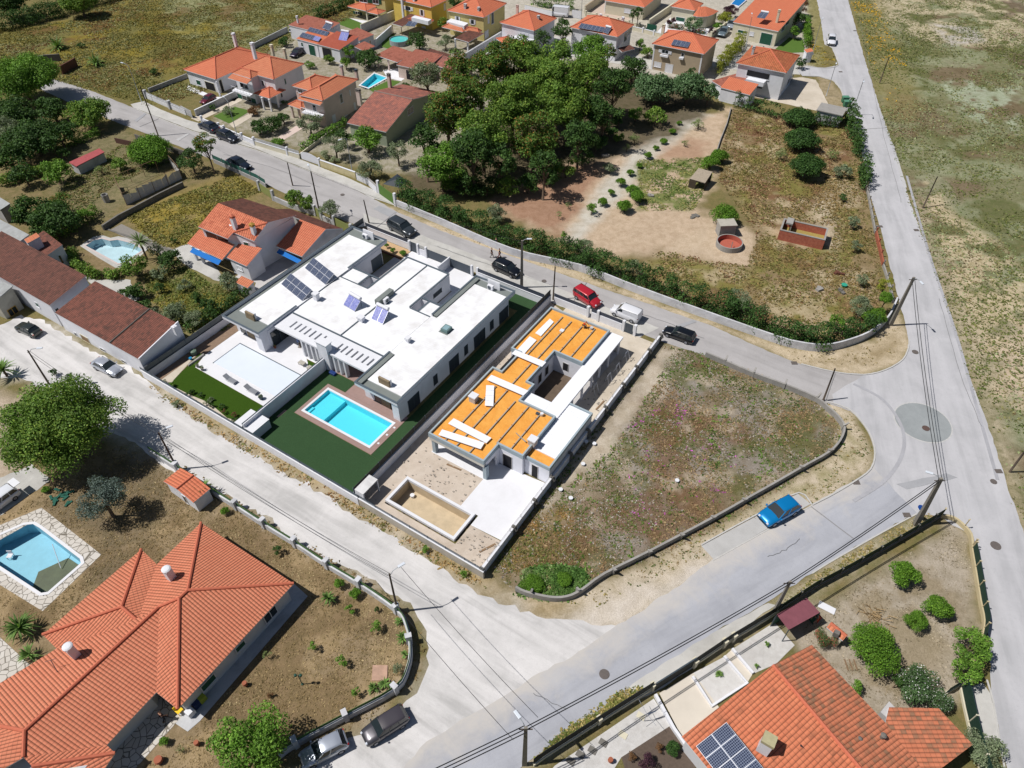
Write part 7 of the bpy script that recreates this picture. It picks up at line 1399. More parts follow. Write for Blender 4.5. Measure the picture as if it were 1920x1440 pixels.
# vineyard things upper left
t=thing('tin_shed','long low shed with a red sheet roof in the vegetable garden','shed',p(160,300)); c4=[p(129,304,1.9),p(143,312,1.7),p(196,285,1.7),p(186,278,1.9)]; mb=MB(); mb.poly(c4); mb.poly([v-Vector((0,0,.1)) for v in c4[::-1]]); mb.build('roof',plain('red_sheet',srgb(186,92,92),.7,.3,3),t); mb=MB(); ii=[dn(v) for v in c4]; mb.prism([(v.x,v.y) for v in inw(c4,.2)],0,1.6); mb.build('wall',M_greyw2,t)
t=thing('greenhouse_frame','wrecked greenhouse frame hung with torn white plastic','greenhouse',p(285,355)); F_=[p(222,352),p(238,385),p(342,335),p(322,312)]
for i in range(4):
 a,b=F_[i],F_[(i+1)%4]; n=4 if i%2 else 2
 for j in range(n): q=a.lerp(b,j/n); mb=MB(); mb.tube([q,q+Vector((0,0,2.2))],.05,4); mb.build('post',M_wood,t)
mb=MB()
for i in range(4): a,b=F_[i]+Vector((0,0,2.2)),F_[(i+1)%4]+Vector((0,0,2.2)); mb.tube([a,b],.04,4)
mb.build('top_rail',M_wood,t); mb=MB(); r=random.Random(4)
for i in (0,1,2):
 a,b=F_[i],F_[(i+1)%4]; n=9
 for j in range(n):
  q0,q1=a.lerp(b,j/n),a.lerp(b,(j+1)/n); h0,h1=r.uniform(1.2,2.1),r.uniform(1.2,2.1); mb.poly([q0,q1,q1+Vector((r.uniform(-.1,.1),0,h1)),q0+Vector((0,0,h0))])
mb.build('plastic_sheet',plain('white_plastic',srgb(214,212,206),.5,.15,2),t)
mb=MB(); mb.lathe(p(201,378),[(.5,0),(.55,1.3),(.45,1.3),(.4,.9)],8); tag(mb.build('water_tank',M_conc2),'small open concrete tank by the vegetable garden','tank')
t=thing('garden_rug','worn white and rust metal plate lying in the dry garden','plate',p(712,1262)); mb=MB(); mb.prism([(v.x,v.y) for v in pl([(699,1248),(727,1248),(726,1277),(697,1277)])],.02,.1); mb.build('plate',plain('rust_plate',srgb(206,190,172),.8,.1,1,stain=0) if False else plain('rust_plate',srgb(196,160,136),.8,.35,1.6),t)
for (x,y,l,m_) in ((338,1335,'bright yellow plastic chair at the bungalow corner',plain('bright_yellow',srgb(252,206,20),.5,.05,2)),):
 c=p(x,y,.06); t=thing('yellow_chair',l,'chair',c); mb=MB(); mb.obox(c,UU,VV,.26,.26,.46,.5); mb.build('seat',m_,t); mb=MB(); mb.obox(c-UU*.26,UU,VV,.03,.26,.5,.95); mb.build('backrest',m_,t)
 for sx in(-1,1):
  for sy in(-1,1): mb=MB(); mb.obox(c+UU*sx*.22+VV*sy*.22,UU,VV,.025,.025,.03,.46); mb.build('leg',m_,t)
for (x,y,l,m_) in ((380,1312,'yellow-green lidded bin against the bungalow wall',plain('lime_plastic',srgb(176,186,60),.5,.1,3)),(370,1322,'dark blue bin against the bungalow wall',plain('navy_plastic',srgb(40,60,100),.5,.1,3)),(359,1338,'white sack beside the dark blue bin',M_whitec)):
 c=p(x,y,.04); mb=MB(); mb.obox(c,UU,VV,.32,.32,.035,.7); tag(mb.build('bin',m_,bevel=.05),l,'bin','bins along the bungalow wall')
mb=MB()
for i in range(14):
 a=i*.6; q=p(115,932)+Vector((math.cos(a*1.7)*(.3+.08*i),math.sin(a*2.3)*(.25+.07*i),0)); b_=a; mb.obox(q,Vector((math.cos(b_),math.sin(b_),0)),Vector((-math.sin(b_),math.cos(b_),0)),.35,.12,.02,.12+.02*(i%3))
tag(mb.build('green_tarp',plain('green_tarp',srgb(30,96,78),.7,.3,6)),'crumpled dark green tarpaulin on the dry grass','tarpaulin')
# ================= CARS =================
M_tyre=plain('rubber',srgb(40,40,42),.9,.1,5); M_rim=plain('alloy_rim',srgb(170,172,176),.35,.1,5,metal=.7)
CG=glassmat('car_glass',(.02,.028,.034,1),.04)
def paint_mat(name,c,metal=.25):
 m,nt,b=newmat(name); b.inputs['Base Color'].default_value=c; b.inputs['Metallic'].default_value=metal; b.inputs['Roughness'].default_value=.28; b.inputs['Coat Weight'].default_value=.8; b.inputs['Coat Roughness'].default_value=.04; return m
KINDS={ # L,W,H, belt, hood z, front of windscreen, roof front, roof rear, rear base, tail z
 'hatch':(4.0,1.70,1.45,.90,.80,.20,.02,-.36,-.47,.88),'suv':(4.4,1.84,1.62,1.02,.95,.22,.06,-.40,-.485,1.0),'sedan':(4.4,1.72,1.40,.88,.80,.20,.02,-.26,-.38,.86),
 'kangoo':(4.1,1.68,1.68,1.05,.92,.26,.12,-.46,-.49,1.04),'van':(4.25,1.72,1.72,1.08,.95,.28,.13,-.47,-.49,1.05),'box':(5.2,2.0,2.5,1.2,1.05,.36,.28,-.49,-.495,1.2),'estate':(4.6,1.82,1.5,.92,.84,.20,.04,-.40,-.48,.9)}
def car(name,label,kind,front,rear,paint,group='parked cars',scale=None,z=.035,roofm=None,cat='car'):
 a,b=p(*front,z),p(*rear,z); L,W,H,bz,hz,ws,rf,rr,rb,tz=KINDS[kind]; d=(a-b); ang=math.atan2(d.y,d.x); s=scale or min(1.12,max(.88,d.length/L))
 c=(a+b)/2; t=thing(name,label,cat,(c.x,c.y,z),ang,group); t.scale=(s,s,s); 
 def mk(mb,nm,m,par=None,**k):
  me_o=mb.build(nm,m,None,**k); off=me_o.location.copy(); me_o.location=(0,0,0)
  for v in me_o.data.vertices: v.co+=off
  if par is not None: me_o.parent=par
  else: me_o.parent=t
  return me_o
 w=W/2; ST=[(-.5,.40,tz*.86,.80),(-.488,.26,tz,.90),(-.42,.2,tz+.02,.98),(-.2,.18,bz+.02,1.0),(ws,.18,bz,1.0),(ws+.06,.18,hz+.03,.99),(.36,.2,hz-.02,.97),(.455,.24,hz-.12,.92),(.49,.3,hz-.25,.84),(.5,.42,hz-.38,.74)]
 mb=MB(); rings=[]
 for fx,zb,zt,wf in ST:
  x=fx*L; ww=w*wf; r=[(ww*.86,zb),(ww*.98,zb+.12),(ww,(zb+zt)/2),(ww*.97,zt-.1),(ww*.86,zt-.01),(ww*.4,zt+.03),(-ww*.4,zt+.03),(-ww*.86,zt-.01),(-ww*.97,zt-.1),(-ww,(zb+zt)/2),(-ww*.98,zb+.12),(-ww*.86,zb)]
  rings.append([Vector((x,y,zz)) for y,zz in r])
 n=12; vs_=[v for r in rings for v in r]; fs=[(i*n+k,(i+1)*n+k,(i+1)*n+(k+1)%n,i*n+(k+1)%n) for i in range(len(rings)-1) for k in range(n)]+[tuple(range(n)),tuple(range((len(rings)-1)*n,len(rings)*n))[::-1]]
 mb.add(vs_,fs); body=mk(mb,'body',paint,smooth=True)
 # cabin
 yb,yt=w*.93,w*{'van':.88,'kangoo':.86,'box':.92,'suv':.8}.get(kind,.77); X=[ws*L,rf*L,rr*L,rb*L]; 
 cb=[(X[0]+.05,yb,bz),(X[1],yt,H-.03),(X[2],yt,H-.03),(X[3],yb*.97,bz)]
 vs_=[Vector(q) for q in cb]+[Vector((q[0],-q[1],q[2])) for q in cb]
 mb=MB(); mb.add(vs_,[(0,1,2,3),(7,6,5,4),(0,4,5,1),(2,6,7,3)]); mk(mb,'windows',CG)
 mb=MB(); x0,x1=X[1]+.12,X[2]-(.03 if kind in('van','kangoo','box') else .10); G=[]
 for i in range(8):
  t_=i/7; x=x0+(x1-x0)*t_; e=.07*(2*t_-1)**4
  for yy,zz in ((-1.02,-.1),(-.96,-.03),(-.7,.01),(0,.035),(.7,.01),(.96,-.03),(1.02,-.1)): G.append(Vector((x,yy*yt,H+zz-e)))
 mb.add(G,[(i*7+k,i*7+k+1,(i+1)*7+k+1,(i+1)*7+k)[::-1] for i in range(7) for k in range(6)]); mk(mb,'roof',roofm or paint,smooth=True)
 mb=MB()
 for sg in (1,-1):
  q=[Vector((x,y*sg,zz)) for x,y,zz in cb]
  for i,j in ((0,1),(2,3)): mb.tube([q[i],q[j]],.045,5)
  for f in ((.42,) if kind not in('estate','suv','kangoo') else (.33,.68)):
   x=X[0]*(1-f)+X[3]*f; xt=X[1]*(1-f)+X[2]*f; mb.tube([Vector((x,yb*sg*1.0,bz)),Vector((xt,yt*sg*1.01,H-.04))],.045,4)
  mb.tube([q[0],q[3]],.035,4)
 mk(mb,'pillars',paint)
 if kind in ('van','box'):
  mb=MB(); xf=.06*L if kind=='van' else .22*L
  for sg in (1,-1): mb.add([Vector((xf,yb*sg*1.03,bz-.05)),Vector((xf-.05,yt*sg*1.05,H-.06)),Vector((X[2],yt*sg*1.05,H-.06)),Vector((X[3],yb*sg*1.01,bz-.05))],[(0,1,2,3) if sg>0 else (3,2,1,0)])
  mb.add([Vector((X[2]-.03,yt*1.0,H-.05)),Vector((X[2]-.03,-yt*1.0,H-.05)),Vector((X[3]-.03,-yb,bz-.05)),Vector((X[3]-.03,yb,bz-.05))],[(0,1,2,3)]); mk(mb,'cargo_panel',paint)
 for fx in (.31,-.30):
  for sg in (1,-1):
   mb=MB(); x=fx*L; y=sg*(w-.02); mb.tube([Vector((x,y-sg*.2,.32)),Vector((x,y+sg*.02,.32))],.32,18); ty=mk(mb,'wheel',M_tyre); mb=MB(); mb.tube([Vector((x,y+sg*.015,.32)),Vector((x,y+sg*.035,.32))],.2,12); mk(mb,'rim',M_rim,ty)
 for sg in (1,-1):
  mb=MB(); mb.tube([Vector((L*.455,sg*w*.62,hz-.2)),Vector((L*.492,sg*w*.58,hz-.27))],.13,8); mk(mb,'headlight',plain('lamp_glass',srgb(226,230,236),.15,0,1,spec=.8))
  mb=MB(); mb.tube([Vector((-L*.47,sg*w*.78,tz-.1)),Vector((-L*.5,sg*w*.74,tz-.12))],.11,8); mk(mb,'tail_light',plain('red_lamp',srgb(170,24,24),.25,0,1))
  mb=MB(); mb.box(ws*L-.12,ws*L+.02,sg*(w+.09)-.08,sg*(w+.09)+.08,bz-.02,bz+.14); mk(mb,'mirror',paint,bevel=.03)
 return t
pb=paint_mat
car('hatchback','silver hatchback parked against the long white building','sedan',(226,704),(182,683),pb('silver_paint',srgb(206,210,216),.5))
car('hatchback','black dusty saloon in the shade of the gravel yard','sedan',(37,614),(75,631),pb('black_green_paint',srgb(52,58,54)))
SUVP=pb('graphite_paint',srgb(66,72,76)); car('suv','dark grey-green sport utility car parked behind the twin house','suv',(776,445),(733,423),SUVP)
car('suv','shiny black sport utility car beside the concrete lamp pole','suv',(973,520),(928,500),pb('black_paint',srgb(22,24,30),.1))
car('minivan','bright red high-roofed small car next to the orange roof','kangoo',(1122,578),(1080,552),pb('red_paint',srgb(196,40,52),.1))
car('delivery_van','white panel van in front of the unfinished house','van',(1147,583),(1199,604),pb('white_paint_car',srgb(240,240,240),.0),cat='van')
car('estate_car','black estate car parked at the corner of the weedy lot','estate',(1244,622),(1301,643),pb('black_paint2',srgb(20,22,26),.1))
car('hatchback','bright blue hatchback standing in the parking bay','hatch',(1425,983),(1490,948),pb('blue_paint',srgb(10,140,206),.3))
car('suv','dark grey compact car with a silver bonnet at the bottom, outside the curved garden wall','suv',(684,1390),(762,1341),pb('dark_grey_paint',srgb(84,82,86),.5),roofm=plain('dark_roof',srgb(70,66,72),.4,.05,2))
car('hatchback','silver hatchback under the tree at the bottom edge','hatch',(566,1432),(652,1387),pb('silver_paint2',srgb(196,202,210),.5))
car('parked_car','dark blue car by the garden walls, nearer the junction of the fences','sedan',(378,236),(408,250),pb('navy_paint',srgb(36,44,60),.2)); car('parked_car','dark blue car by the garden walls, right behind the lamp post','hatch',(446,268),(412,256),pb('navy_paint2',srgb(34,40,52),.2)); car('parked_car','dark car half hidden by the green mesh fence','sedan',(470,322),(430,304),pb('navy_paint3',srgb(32,40,54),.2))
car('parked_car','white car standing at the verge of the long right road','hatch',(1558,92),(1557,70),pb('white_paint2',srgb(240,240,242),0)); car('box_van','white box van at the top of the picture','box',(1030,28),(1066,32),pb('white_paint3',srgb(238,238,240),0),cat='van')
car('parked_car','silver car in the narrow drive, farther up','hatch',(1366,58),(1374,44),pb('silver3',srgb(190,196,200),.4)); car('parked_car','grey-green car in the narrow drive, nearer','sedan',(1350,72),(1362,58),pb('teal_grey',srgb(130,146,150),.4)); car('parked_car','dark old car before the low white house with solar panels','sedan',(548,110),(568,97),pb('dark_purple',srgb(60,48,62),.3)); car('parked_car','dark red car behind the garden wall of the white bungalow','hatch',(382,196),(400,186),pb('dark_red_p',srgb(120,40,56),.3))
tc=car('estate_car','white estate car with raised tailgate in the left driveway','suv',(-28,968),(33,924),pb('white4',srgb(236,238,240),0)); 
mb=MB(); mb.box(-2.75,-1.95,-.7,.7,1.62,1.68); o=mb.build('tailgate',MATS.get('white_paint') or M_whitec); off=o.location.copy(); o.location=(0,0,0)
for v in o.data.vertices: v.co+=off
o.parent=tc
# ================= POLES, LAMPS, WIRES =================
M_polec=plain('pole_concrete',srgb(142,136,124),.9,.2,3); M_polew=plain('pole_wood',srgb(92,80,68),.9,.25,3); M_steel=plain('lamp_steel',srgb(176,182,184),.5,.1,3,metal=.3); M_lamp=plain('lamp_head_white',srgb(226,232,236),.4,.05,2)
TOPS={}
def pole(key,label,base,top,h,kind='wood',lamp=None,name='utility_pole',r=.12,cat='pole',group=None):
 b=p(*base) if base else None; t_=p(*top,h)
 if b is None: b=Vector((t_.x,t_.y,0))
 if (t_-b).xy.length>1.0: t_=Vector((b.x+(t_-b).xy.normalized().x*.6,b.y+(t_-b).xy.normalized().y*.6,h))
 o=thing(name,label,cat,b,group=group); mb=MB()
 if kind=='concrete':
  d=Vector((1,0,0));n=Vector((0,1,0)); V_=[]
  for q,s in ((b,1.0),(t_,.6)): V_+= [q+d*sx*r*1.5*s+n*sy*r*s for sx,sy in((-1,-1),(1,-1),(1,1),(-1,1))]
  mb.add(V_,[(0,3,2,1),(4,5,6,7),(0,1,5,4),(1,2,6,5),(2,3,7,6),(3,0,4,7)]); mb.build('shaft',M_polec,o)
  mb=MB(); mb.tube([t_-Vector((.5,0,.35)),t_+Vector((.5,0,-.35))],.05,5); mb.build('crossarm',M_polew,o)
 else: mb.tube([b,t_],r if kind=='wood' else r*.6,8,r1=(r if kind=='wood' else r*.6)*.65); mb.build('shaft',{'wood':M_polew,'steel':M_steel}[kind],o,smooth=True)
 if lamp:
  l=p(*lamp,h+.25); v=(l-t_); v.z=0; v=v.normalized()*min(1.4,max(.7,v.length)); e=t_+v+Vector((0,0,.25)); mb=MB(); mb.tube([t_-Vector((0,0,.3)),t_+v*.4+Vector((0,0,.15)),e],.035,6); mb.build('lamp_arm',M_steel,o)
  mb=MB(); u=v.normalized(); n=Vector((-u.y,u.x,0)); mb.obox(e+u*.25,u,n,.34,.13,e.z-.04,e.z+.06); mb.build('lamp_head',M_lamp,o,bevel=.03)
 TOPS[key]=t_; return o
pole('A','concrete pole with lamp where the plaster wall meets the long road',(1669,610),(1714,520),8,'concrete',(1726,528),r=.16)
pole('B','double concrete pole with lamp next to the round blue sign',(1717,984),(1765,897),8,'concrete',(1748,888),r=.18)
pole('C','concrete pole with lamp in front of the shiny black car',(978,539),(979,451),8,'concrete',(987,448),r=.15)
pole('D','dark wooden pole beside the bright red car',(1037,562),(1041,500),5.5); pole('E','tall leaning wooden pole by the upper garden trees',(297,255),(249,133),9,'wood',r=.13)
pole('F','thin steel street lamp beside the tall leaning wooden pole',(266,192),(240,118),7,'steel',(226,117),'street_lamp',cat='street lamp'); pole('G','wooden pole with lamp at the green-boarded garden corner',(746,1147),(730,1076),6.6,'wood',(748,1062))
pole('H','wooden pole with lamp beside the gravel yard on the left',(92,720),(52,657),5.8,'wood',(70,653)); pole('I','wooden pole with lamp behind the small orange-roofed hut',(333,880),(297,811),6,'wood',(313,802))
pole('J','dark pole with lamp by the narrow olive gate',(602,412),(581,306),8,'wood',(576,305),r=.14); pole('K','short dark pole at the corner of the twin house',(692,418),(682,375),4.5); pole('L','short dark pole at the road edge near the olive gates',(549,348),(540,310),4.5)
pole('M','leaning wooden pole at the curved end of the lot wall',(1543,752),(1566,691),5.2); pole('N','leaning wooden pole in the yellow flowers of the right field',(1649,156),(1667,107),5.4); pole('Q','leaning wooden pole in the right field beyond the long road',(1730,390),(1758,331),5.2)
pole('O','concrete pole beside the dark red shed',(1450,1150),(1482,1090),5.8,'concrete',None,r=.12); pole('P','dark concrete pole with lamp and coiled wires at the bottom',None,(986,1364),8,'concrete',(974,1345),r=.14); pole('R','twin leaning poles at the right edge',(1893,885),(1924,832),6,'wood',None)
pole('S','thin steel street lamp rising from the hedge corner',(1597,215),(1613,165),7,'steel',(1618,164),'street_lamp',cat='street lamp'); pole('T','thin steel street lamp on the small verge by the side street',(1549,180),(1563,126),7,'steel',(1567,125),'street_lamp',cat='street lamp'); pole('U','steel street lamp near the tiny roadside hut',(1519,115),(1538,36),8,'steel',(1543,34),'street_lamp',cat='street lamp'); pole('V','steel street lamp behind the two dark blue cars',(447,262),(426,183),7,'steel',(420,182),'street_lamp',cat='street lamp'); pole('W','steel street lamp above the pale yellow wall',(662,330),(650,263),7,'steel',(640,261),'street_lamp',cat='street lamp'); pole('X','white street lamp before the gabled house at the upper right',(1397,95),(1409,28),7,'steel',(1410,26),'street_lamp',cat='street lamp'); pole('Y','steel street lamp behind the white box van',(1089,42),(1090,-5),7,'steel',None,'street_lamp',cat='street lamp')
def wire(a,b,label,sag=.6,n=2,r=.022,off=.18):
 A,B=[TOPS[k] if isinstance(k,str) else k for k in (a,b)]; d=(B-A); nn=Vector((-d.y,d.x,0)).normalized(); mb=MB()
 for k in range(n):
  o=nn*off*(k-(n-1)/2)*1.0+Vector((0,0,-.15-.12*k)); mb.tube([A.lerp(B,i/14)+o-Vector((0,0,4*sag*(i/14)*(1-i/14))) for i in range(15)],r,4,cap=False)
 tag(mb.build('overhead_wire',plain('cable_black',srgb(46,46,48),.7,0,1)),label,'wire')
wire('A','B','pair of overhead wires crossing above the round tar patch',.5,2,.035,.35); wire('B','O','overhead wires from the double concrete pole to the pole by the red shed',.4,2,.04,.14); wire('O','P','overhead wires along the south road down to the bottom pole',.5,2,.04,.16); wire('G','P','two overhead wires crossing the gravel junction to the bottom pole',.5,2,.02,2.4); wire('I','G','overhead wires along the gravel road beside the green-boarded wall',.7,2,.02,.3); wire('H','I','overhead wires along the gravel road above the big leafy tree',.7,2,.02,.3); wire('E','J','overhead wires along the upper part of the diagonal road',.8,1,.018); wire('J','C','overhead wires along the diagonal road behind the twin house',.8,1,.018); wire('P',Vector((-42,-4,8)),'overhead wires leaving the bottom pole to the left',.3,3,.04,.2) if False else None
wire('P',p(700,1500,8),'bundle of overhead wires leaving the bottom pole towards the lower left',.1,3,.04,.2)
# road sign
t=thing('road_sign','round blue road sign on a post at the junction corner','road sign',p(1712,976)); c=p(1712,976); mb=MB(); mb.tube([c,c+Vector((0,0,2.4))],.03,6); mb.build('post',M_steel,t); f=Vector((.25,-.8,.55)).normalized(); mb=MB(); q=p(1731,942,2.3); q=Vector((c.x,c.y,2.2)); mb.tube([q,q+Vector((-.35,-.25,0)).normalized()*.04],.36,20); mb.build('sign_plate',plain('sign_blue',srgb(24,84,170),.5,.03,2),t); mb=MB(); mb.obox(Vector((c.x,c.y,0)),Vector((.58,-.81,0)),Vector((.81,.58,0)),.25,.02,1.5,1.8); mb.build('small_plate',M_whitec,t)
t=thing('road_sign','small road sign at the side street by the roadside hut','road sign',p(1518,118)); c=p(1518,118); mb=MB(); mb.tube([c,c+Vector((0,0,2.2))],.03,6); mb.build('post',M_steel,t); mb=MB(); mb.obox(c,Vector((1,0,0)),Vector((0,1,0)),.3,.02,1.7,2.2); mb.build('sign_plate',M_greyw2,t)
t=thing('garden_lamp','green double garden lamp on the dry lawn','garden lamp',p(567,1283)); c=p(567,1283); mb=MB(); mb.tube([c,c+Vector((0,0,1.9))],.04,7); mb.lathe(c,[(.12,0),(.1,.1)],10); mb.build('post',plain('lamp_green',srgb(50,92,78),.6,.1,3),t)
for s in (-.22,.22): mb=MB(); mb.lathe(c+Vector((s,0,1.75)),[(.05,-.1),(.14,.02),(.12,.16),(.02,.22)],10); mb.build('lantern',MATS['lamp_green'],t)
mb=MB(); mb.obox(p(1561,1278),Vector((1,0,0)),Vector((0,1,0)),.4,.03,.03,.1); [mb.obox(p(1595,1247)+Vector((dx,0,0)),Vector((1,0,0)),Vector((0,1,0)),.04,.5,.03,.1) for dx in (-.4,0,.4)]; mb.v=mb.v[8:]; mb.f=[[i-8 for i in f] for f in mb.f[6:]]; mb.mi=mb.mi[6:]; tag(mb.build('pallet',M_wood),'small wooden pallet on the sand beside the big round tree','pallet')
mb=MB(); a=p(1545,1147); mb.obox(p(1550,1140),UU,VV,.75,.35,.03,.08); tag(mb.build('white_sheet',M_whitec),'white sheet lying beside the dark red shed','sheet')
mb=MB(); r=random.Random(3)
for i in range(60):
 c=p(1638,1155)+Vector((r.gauss(0,.55),r.gauss(0,.45),0)); a=r.uniform(0,6.3); mb.tube([c+Vector((0,0,.05)),c+Vector((math.cos(a)*.7,math.sin(a)*.7,r.uniform(.1,.5)))],.03,3)
tag(mb.build('brushwood_pile',plain('straw_brush',srgb(170,144,104),.9,.3,3)),'pile of dry branches on the sandy ground','brushwood pile')
# ================= PEOPLE =================
def skinmesh(name,verts,edges,radii,mat,par,root=0,sub=2):
 me=bpy.data.meshes.new(name); me.from_pydata(verts,edges,[]); o=bpy.data.objects.new(name,me); COL.objects.link(o)
 md=o.modifiers.new('skin','SKIN'); md.use_smooth_shade=True
 for i,v in enumerate(me.skin_vertices[0].data): r_=radii[i]; v.radius=(r_,r_) if not isinstance(r_,tuple) else r_; v.use_root=(i==root)
 s=o.modifiers.new('sub','SUBSURF'); s.levels=sub; s.render_levels=sub
 me.materials.append(mat); o.parent=par; return o
SKIN=plain('skin',srgb(206,156,128),.6,.06,6); HAIR=plain('dark_hair',srgb(48,38,32),.8,.2,20)
def person(label,at,face,pose,shirt,trous,z=0,shoes=None,hat=None):
 c=p(*at,z); t=thing('person',label,'person',c,face)
 if pose=='crouch': hip=Vector((-.1,0,.42)); che=Vector((.12,0,.82)); 
 elif pose=='bend': hip=Vector((-.1,0,.88)); che=Vector((.28,0,1.15))
 else: hip=Vector((0,0,.92)); che=Vector((.02,0,1.35))
 up=(che-hip).normalized(); neck=che+up*.14; head=neck+(up+Vector((.3 if pose!='walk' else .05,0,.25))).normalized()*.14
 V_=[hip,(hip+che)/2,che,neck,head,head+Vector((0.01,0,.1))]; R=[(.14,.11),(.13,.10),(.17,.11),.055,.09,.07]; E=[(0,1),(1,2),(2,3),(3,4),(4,5)]
 legs=[]
 for s in (1,-1):
  hj=hip+Vector((0,.09*s,-.04))
  if pose=='crouch': kn=hip+Vector((.36,.14*s,.02)); ft=Vector((.05,.14*s,.06))
  elif pose=='bend': kn=hip+Vector((.1,.1*s,-.42)); ft=Vector((-.02,.12*s,.06))
  else: kn=hip+Vector((.14 if s>0 else .02,.09*s,-.44)); ft=Vector((.24 if s>0 else -.26,.09*s,.07 if s>0 else .1))
  i=len(V_); V_+= [hj,kn,ft,ft+Vector((.17,0,-.03))]; R+= [.085,.058,.04,.035]; E+= [(0,i),(i,i+1),(i+1,i+2),(i+2,i+3)]; legs.append((hj,kn,ft))
  sh=che+Vector((0,.19*s,.05))
  if pose=='walk': el=sh+Vector((-.08*s,.05*s,-.28)); ha=el+Vector((.08-.06*s,.0,-.25))
  elif pose=='crouch': el=sh+Vector((.2,.05*s,-.2)); ha=el+Vector((.22,-.05*s,-.08))
  else: el=sh+Vector((.1,.04*s,-.26)); ha=el+Vector((.16,-.03*s,-.18))
  j=len(V_); V_+= [sh,el,ha,ha+(ha-el).normalized()*.09]; R+= [.055,.042,.03,.035]; E+= [(2,j),(j,j+1),(j+1,j+2),(j+2,j+3)]
  hd=(ha-el).normalized()
  for f in range(5):
   q=ha+hd*.09+Vector((0,(f-2)*.02,0)) if f else ha+hd*.03+Vector((.03,0,0)); L_=(.04,.06,.07,.065,.05)[f]; k=len(V_); V_+= [q+hd*L_*.6,q+hd*L_+Vector((.01,0,0))]; R+= [.009,.007]; E+= [(j+3 if f else j+2,k),(k,k+1)]
  legs[-1]+= (sh,el,ha)
 b=skinmesh('body',V_,E,R,SKIN,t,0,1)
 # clothing grows over the same joints
 tv=[hip]; te=[];tr=[(.155,.125)]
 for l in legs: i=len(tv); tv+= [l[0],l[1],l[2]+Vector((0,0,.03))]; tr+= [.1,.075,.058]; te+= [(0,i),(i,i+1),(i+1,i+2)]
 skinmesh('trousers',tv,te,tr,trous,t,0,1)
 sv=[hip+up*.02,(hip+che)/2,che]; sr=[(.16,.13),(.15,.12),(.19,.13)]; se=[(0,1),(1,2)]
 for l in legs: i=len(sv); m_=l[3].lerp(l[4],.9); sv+= [l[3],m_]; sr+= [.075,.06]; se+= [(2,i),(i,i+1)]
 skinmesh('shirt',sv,se,sr,shirt,t,0,1)
 skinmesh('hair' if not hat else 'cap',[head+Vector((-.02,0,.05)),head+Vector((-.03,0,.11))],[(0,1)],[.1,.075],hat or HAIR,t,0,1)
 mb=MB(); f_=[]
 for s in (1,-1):
  l=legs[0 if s>0 else 1]; q=l[2]
  skinmesh('shoe',[q+Vector((-.03,0,-.02)),q+Vector((.17,0,-.035))],[(0,1)],[.05,.045],shoes or M_tyre,t,0,1)
 for s in (1,-1): skinmesh('eye',[head+Vector((.088,.03*s,.03)),head+Vector((.094,.03*s,.03))],[(0,1)],[.008,.006],M_dark,t,0,1)
 skinmesh('nose',[head+Vector((.085,0,.02)),head+Vector((.11,0,-.01))],[(0,1)],[.012,.014],SKIN,t,0,1); skinmesh('mouth',[head+Vector((.085,.02,-.045)),head+Vector((.085,-.02,-.045))],[(0,1)],[.008,.008],plain('lips',srgb(160,90,80),.6,0,1),t,0,1)
 return t
C_=lambda n,r,g,b: plain(n,srgb(r,g,b),.85,.1,4)
person('person in a dark blue top walking on the road, farthest of three',(931,464),rad(150),'walk',C_('navy_shirt',56,66,92),C_('jeans',70,84,112))
person('person in a black top and grey trousers walking on the road, left of three',(922,483),rad(-20),'walk',C_('black_shirt',34,34,38),C_('grey_trousers',150,148,146))
person('person in a black top and reddish shorts walking on the road, right of three',(937,484),rad(165),'walk',C_('black_shirt2',38,36,40),C_('red_shorts',130,72,70))
person('worker in an orange shirt crouching on the far orange roof',(1095,614),rad(-40),'crouch',C_('orange_shirt',238,84,34),C_('work_trousers',88,76,66),2.95,hat=C_('work_cap',150,70,40))
person('person in a bright orange shirt bending beside the dark red shed',(1530,1166),rad(200),'bend',C_('orange_shirt2',244,96,30),C_('red_trousers',190,50,44))
person('person in dark clothes standing in the shaded bungalow courtyard',(310,1350),rad(60),'walk',C_('dark_shirt',60,40,40),C_('dark_trousers',40,40,46))
mb=MB(); mb.lathe(p(1109,617,2.95),[(.2,0),(.24,.3),(.2,.3)],12); tag(mb.build('tool_bucket',M_greyw2),'grey bucket beside the crouching worker','bucket')
# ================= VEGETATION =================
KD={ # leaf colour, accent colour, accent share, leaf size, squash (height/radius), density
 'broad':((102,134,52),(132,156,62),.25,.26,1.15,1.1),'dark':((66,96,44),(88,118,52),.2,.28,1.0,1.05),'rust':((94,124,50),(146,112,54),.14,.26,1.35,1.15),
 'olive':((122,136,100),(146,156,122),.3,.20,.85,.8),'citrus':((92,132,38),(118,158,50),.3,.20,.9,1.1),'laurel':((88,118,74),(122,148,104),.3,.32,.85,1.05),
 'bright':((100,140,48),(126,164,62),.3,.24,.95,1.0),'cedar':((92,108,98),(120,134,124),.3,.17,.95,.95),'round':((62,94,42),(80,112,48),.2,.22,.95,1.4),
 'gold':((142,150,50),(168,170,64),.3,.20,1.3,1.0),'plum':((74,48,60),(96,60,72),.3,.18,.9,1.1),'brown':((122,90,60),(140,106,70),.3,.18,.8,1.0),
 'flower':((84,112,66),(224,222,214),.07,.20,.8,1.0),'redflower':((92,116,66),(206,110,96),.22,.18,.9,1.0),'sparse':((128,146,88),(150,160,100),.3,.16,.9,.35),'pale':((150,160,120),(170,176,140),.3,.16,.7,.9)}
LM=leafmat('leaf_tinted',(1,1,1,1),.22); LC=leafmat('ground_leaf',(1,1,1,1),.1); M_bark=plain('bark',srgb(112,94,76),.9,.3,4)
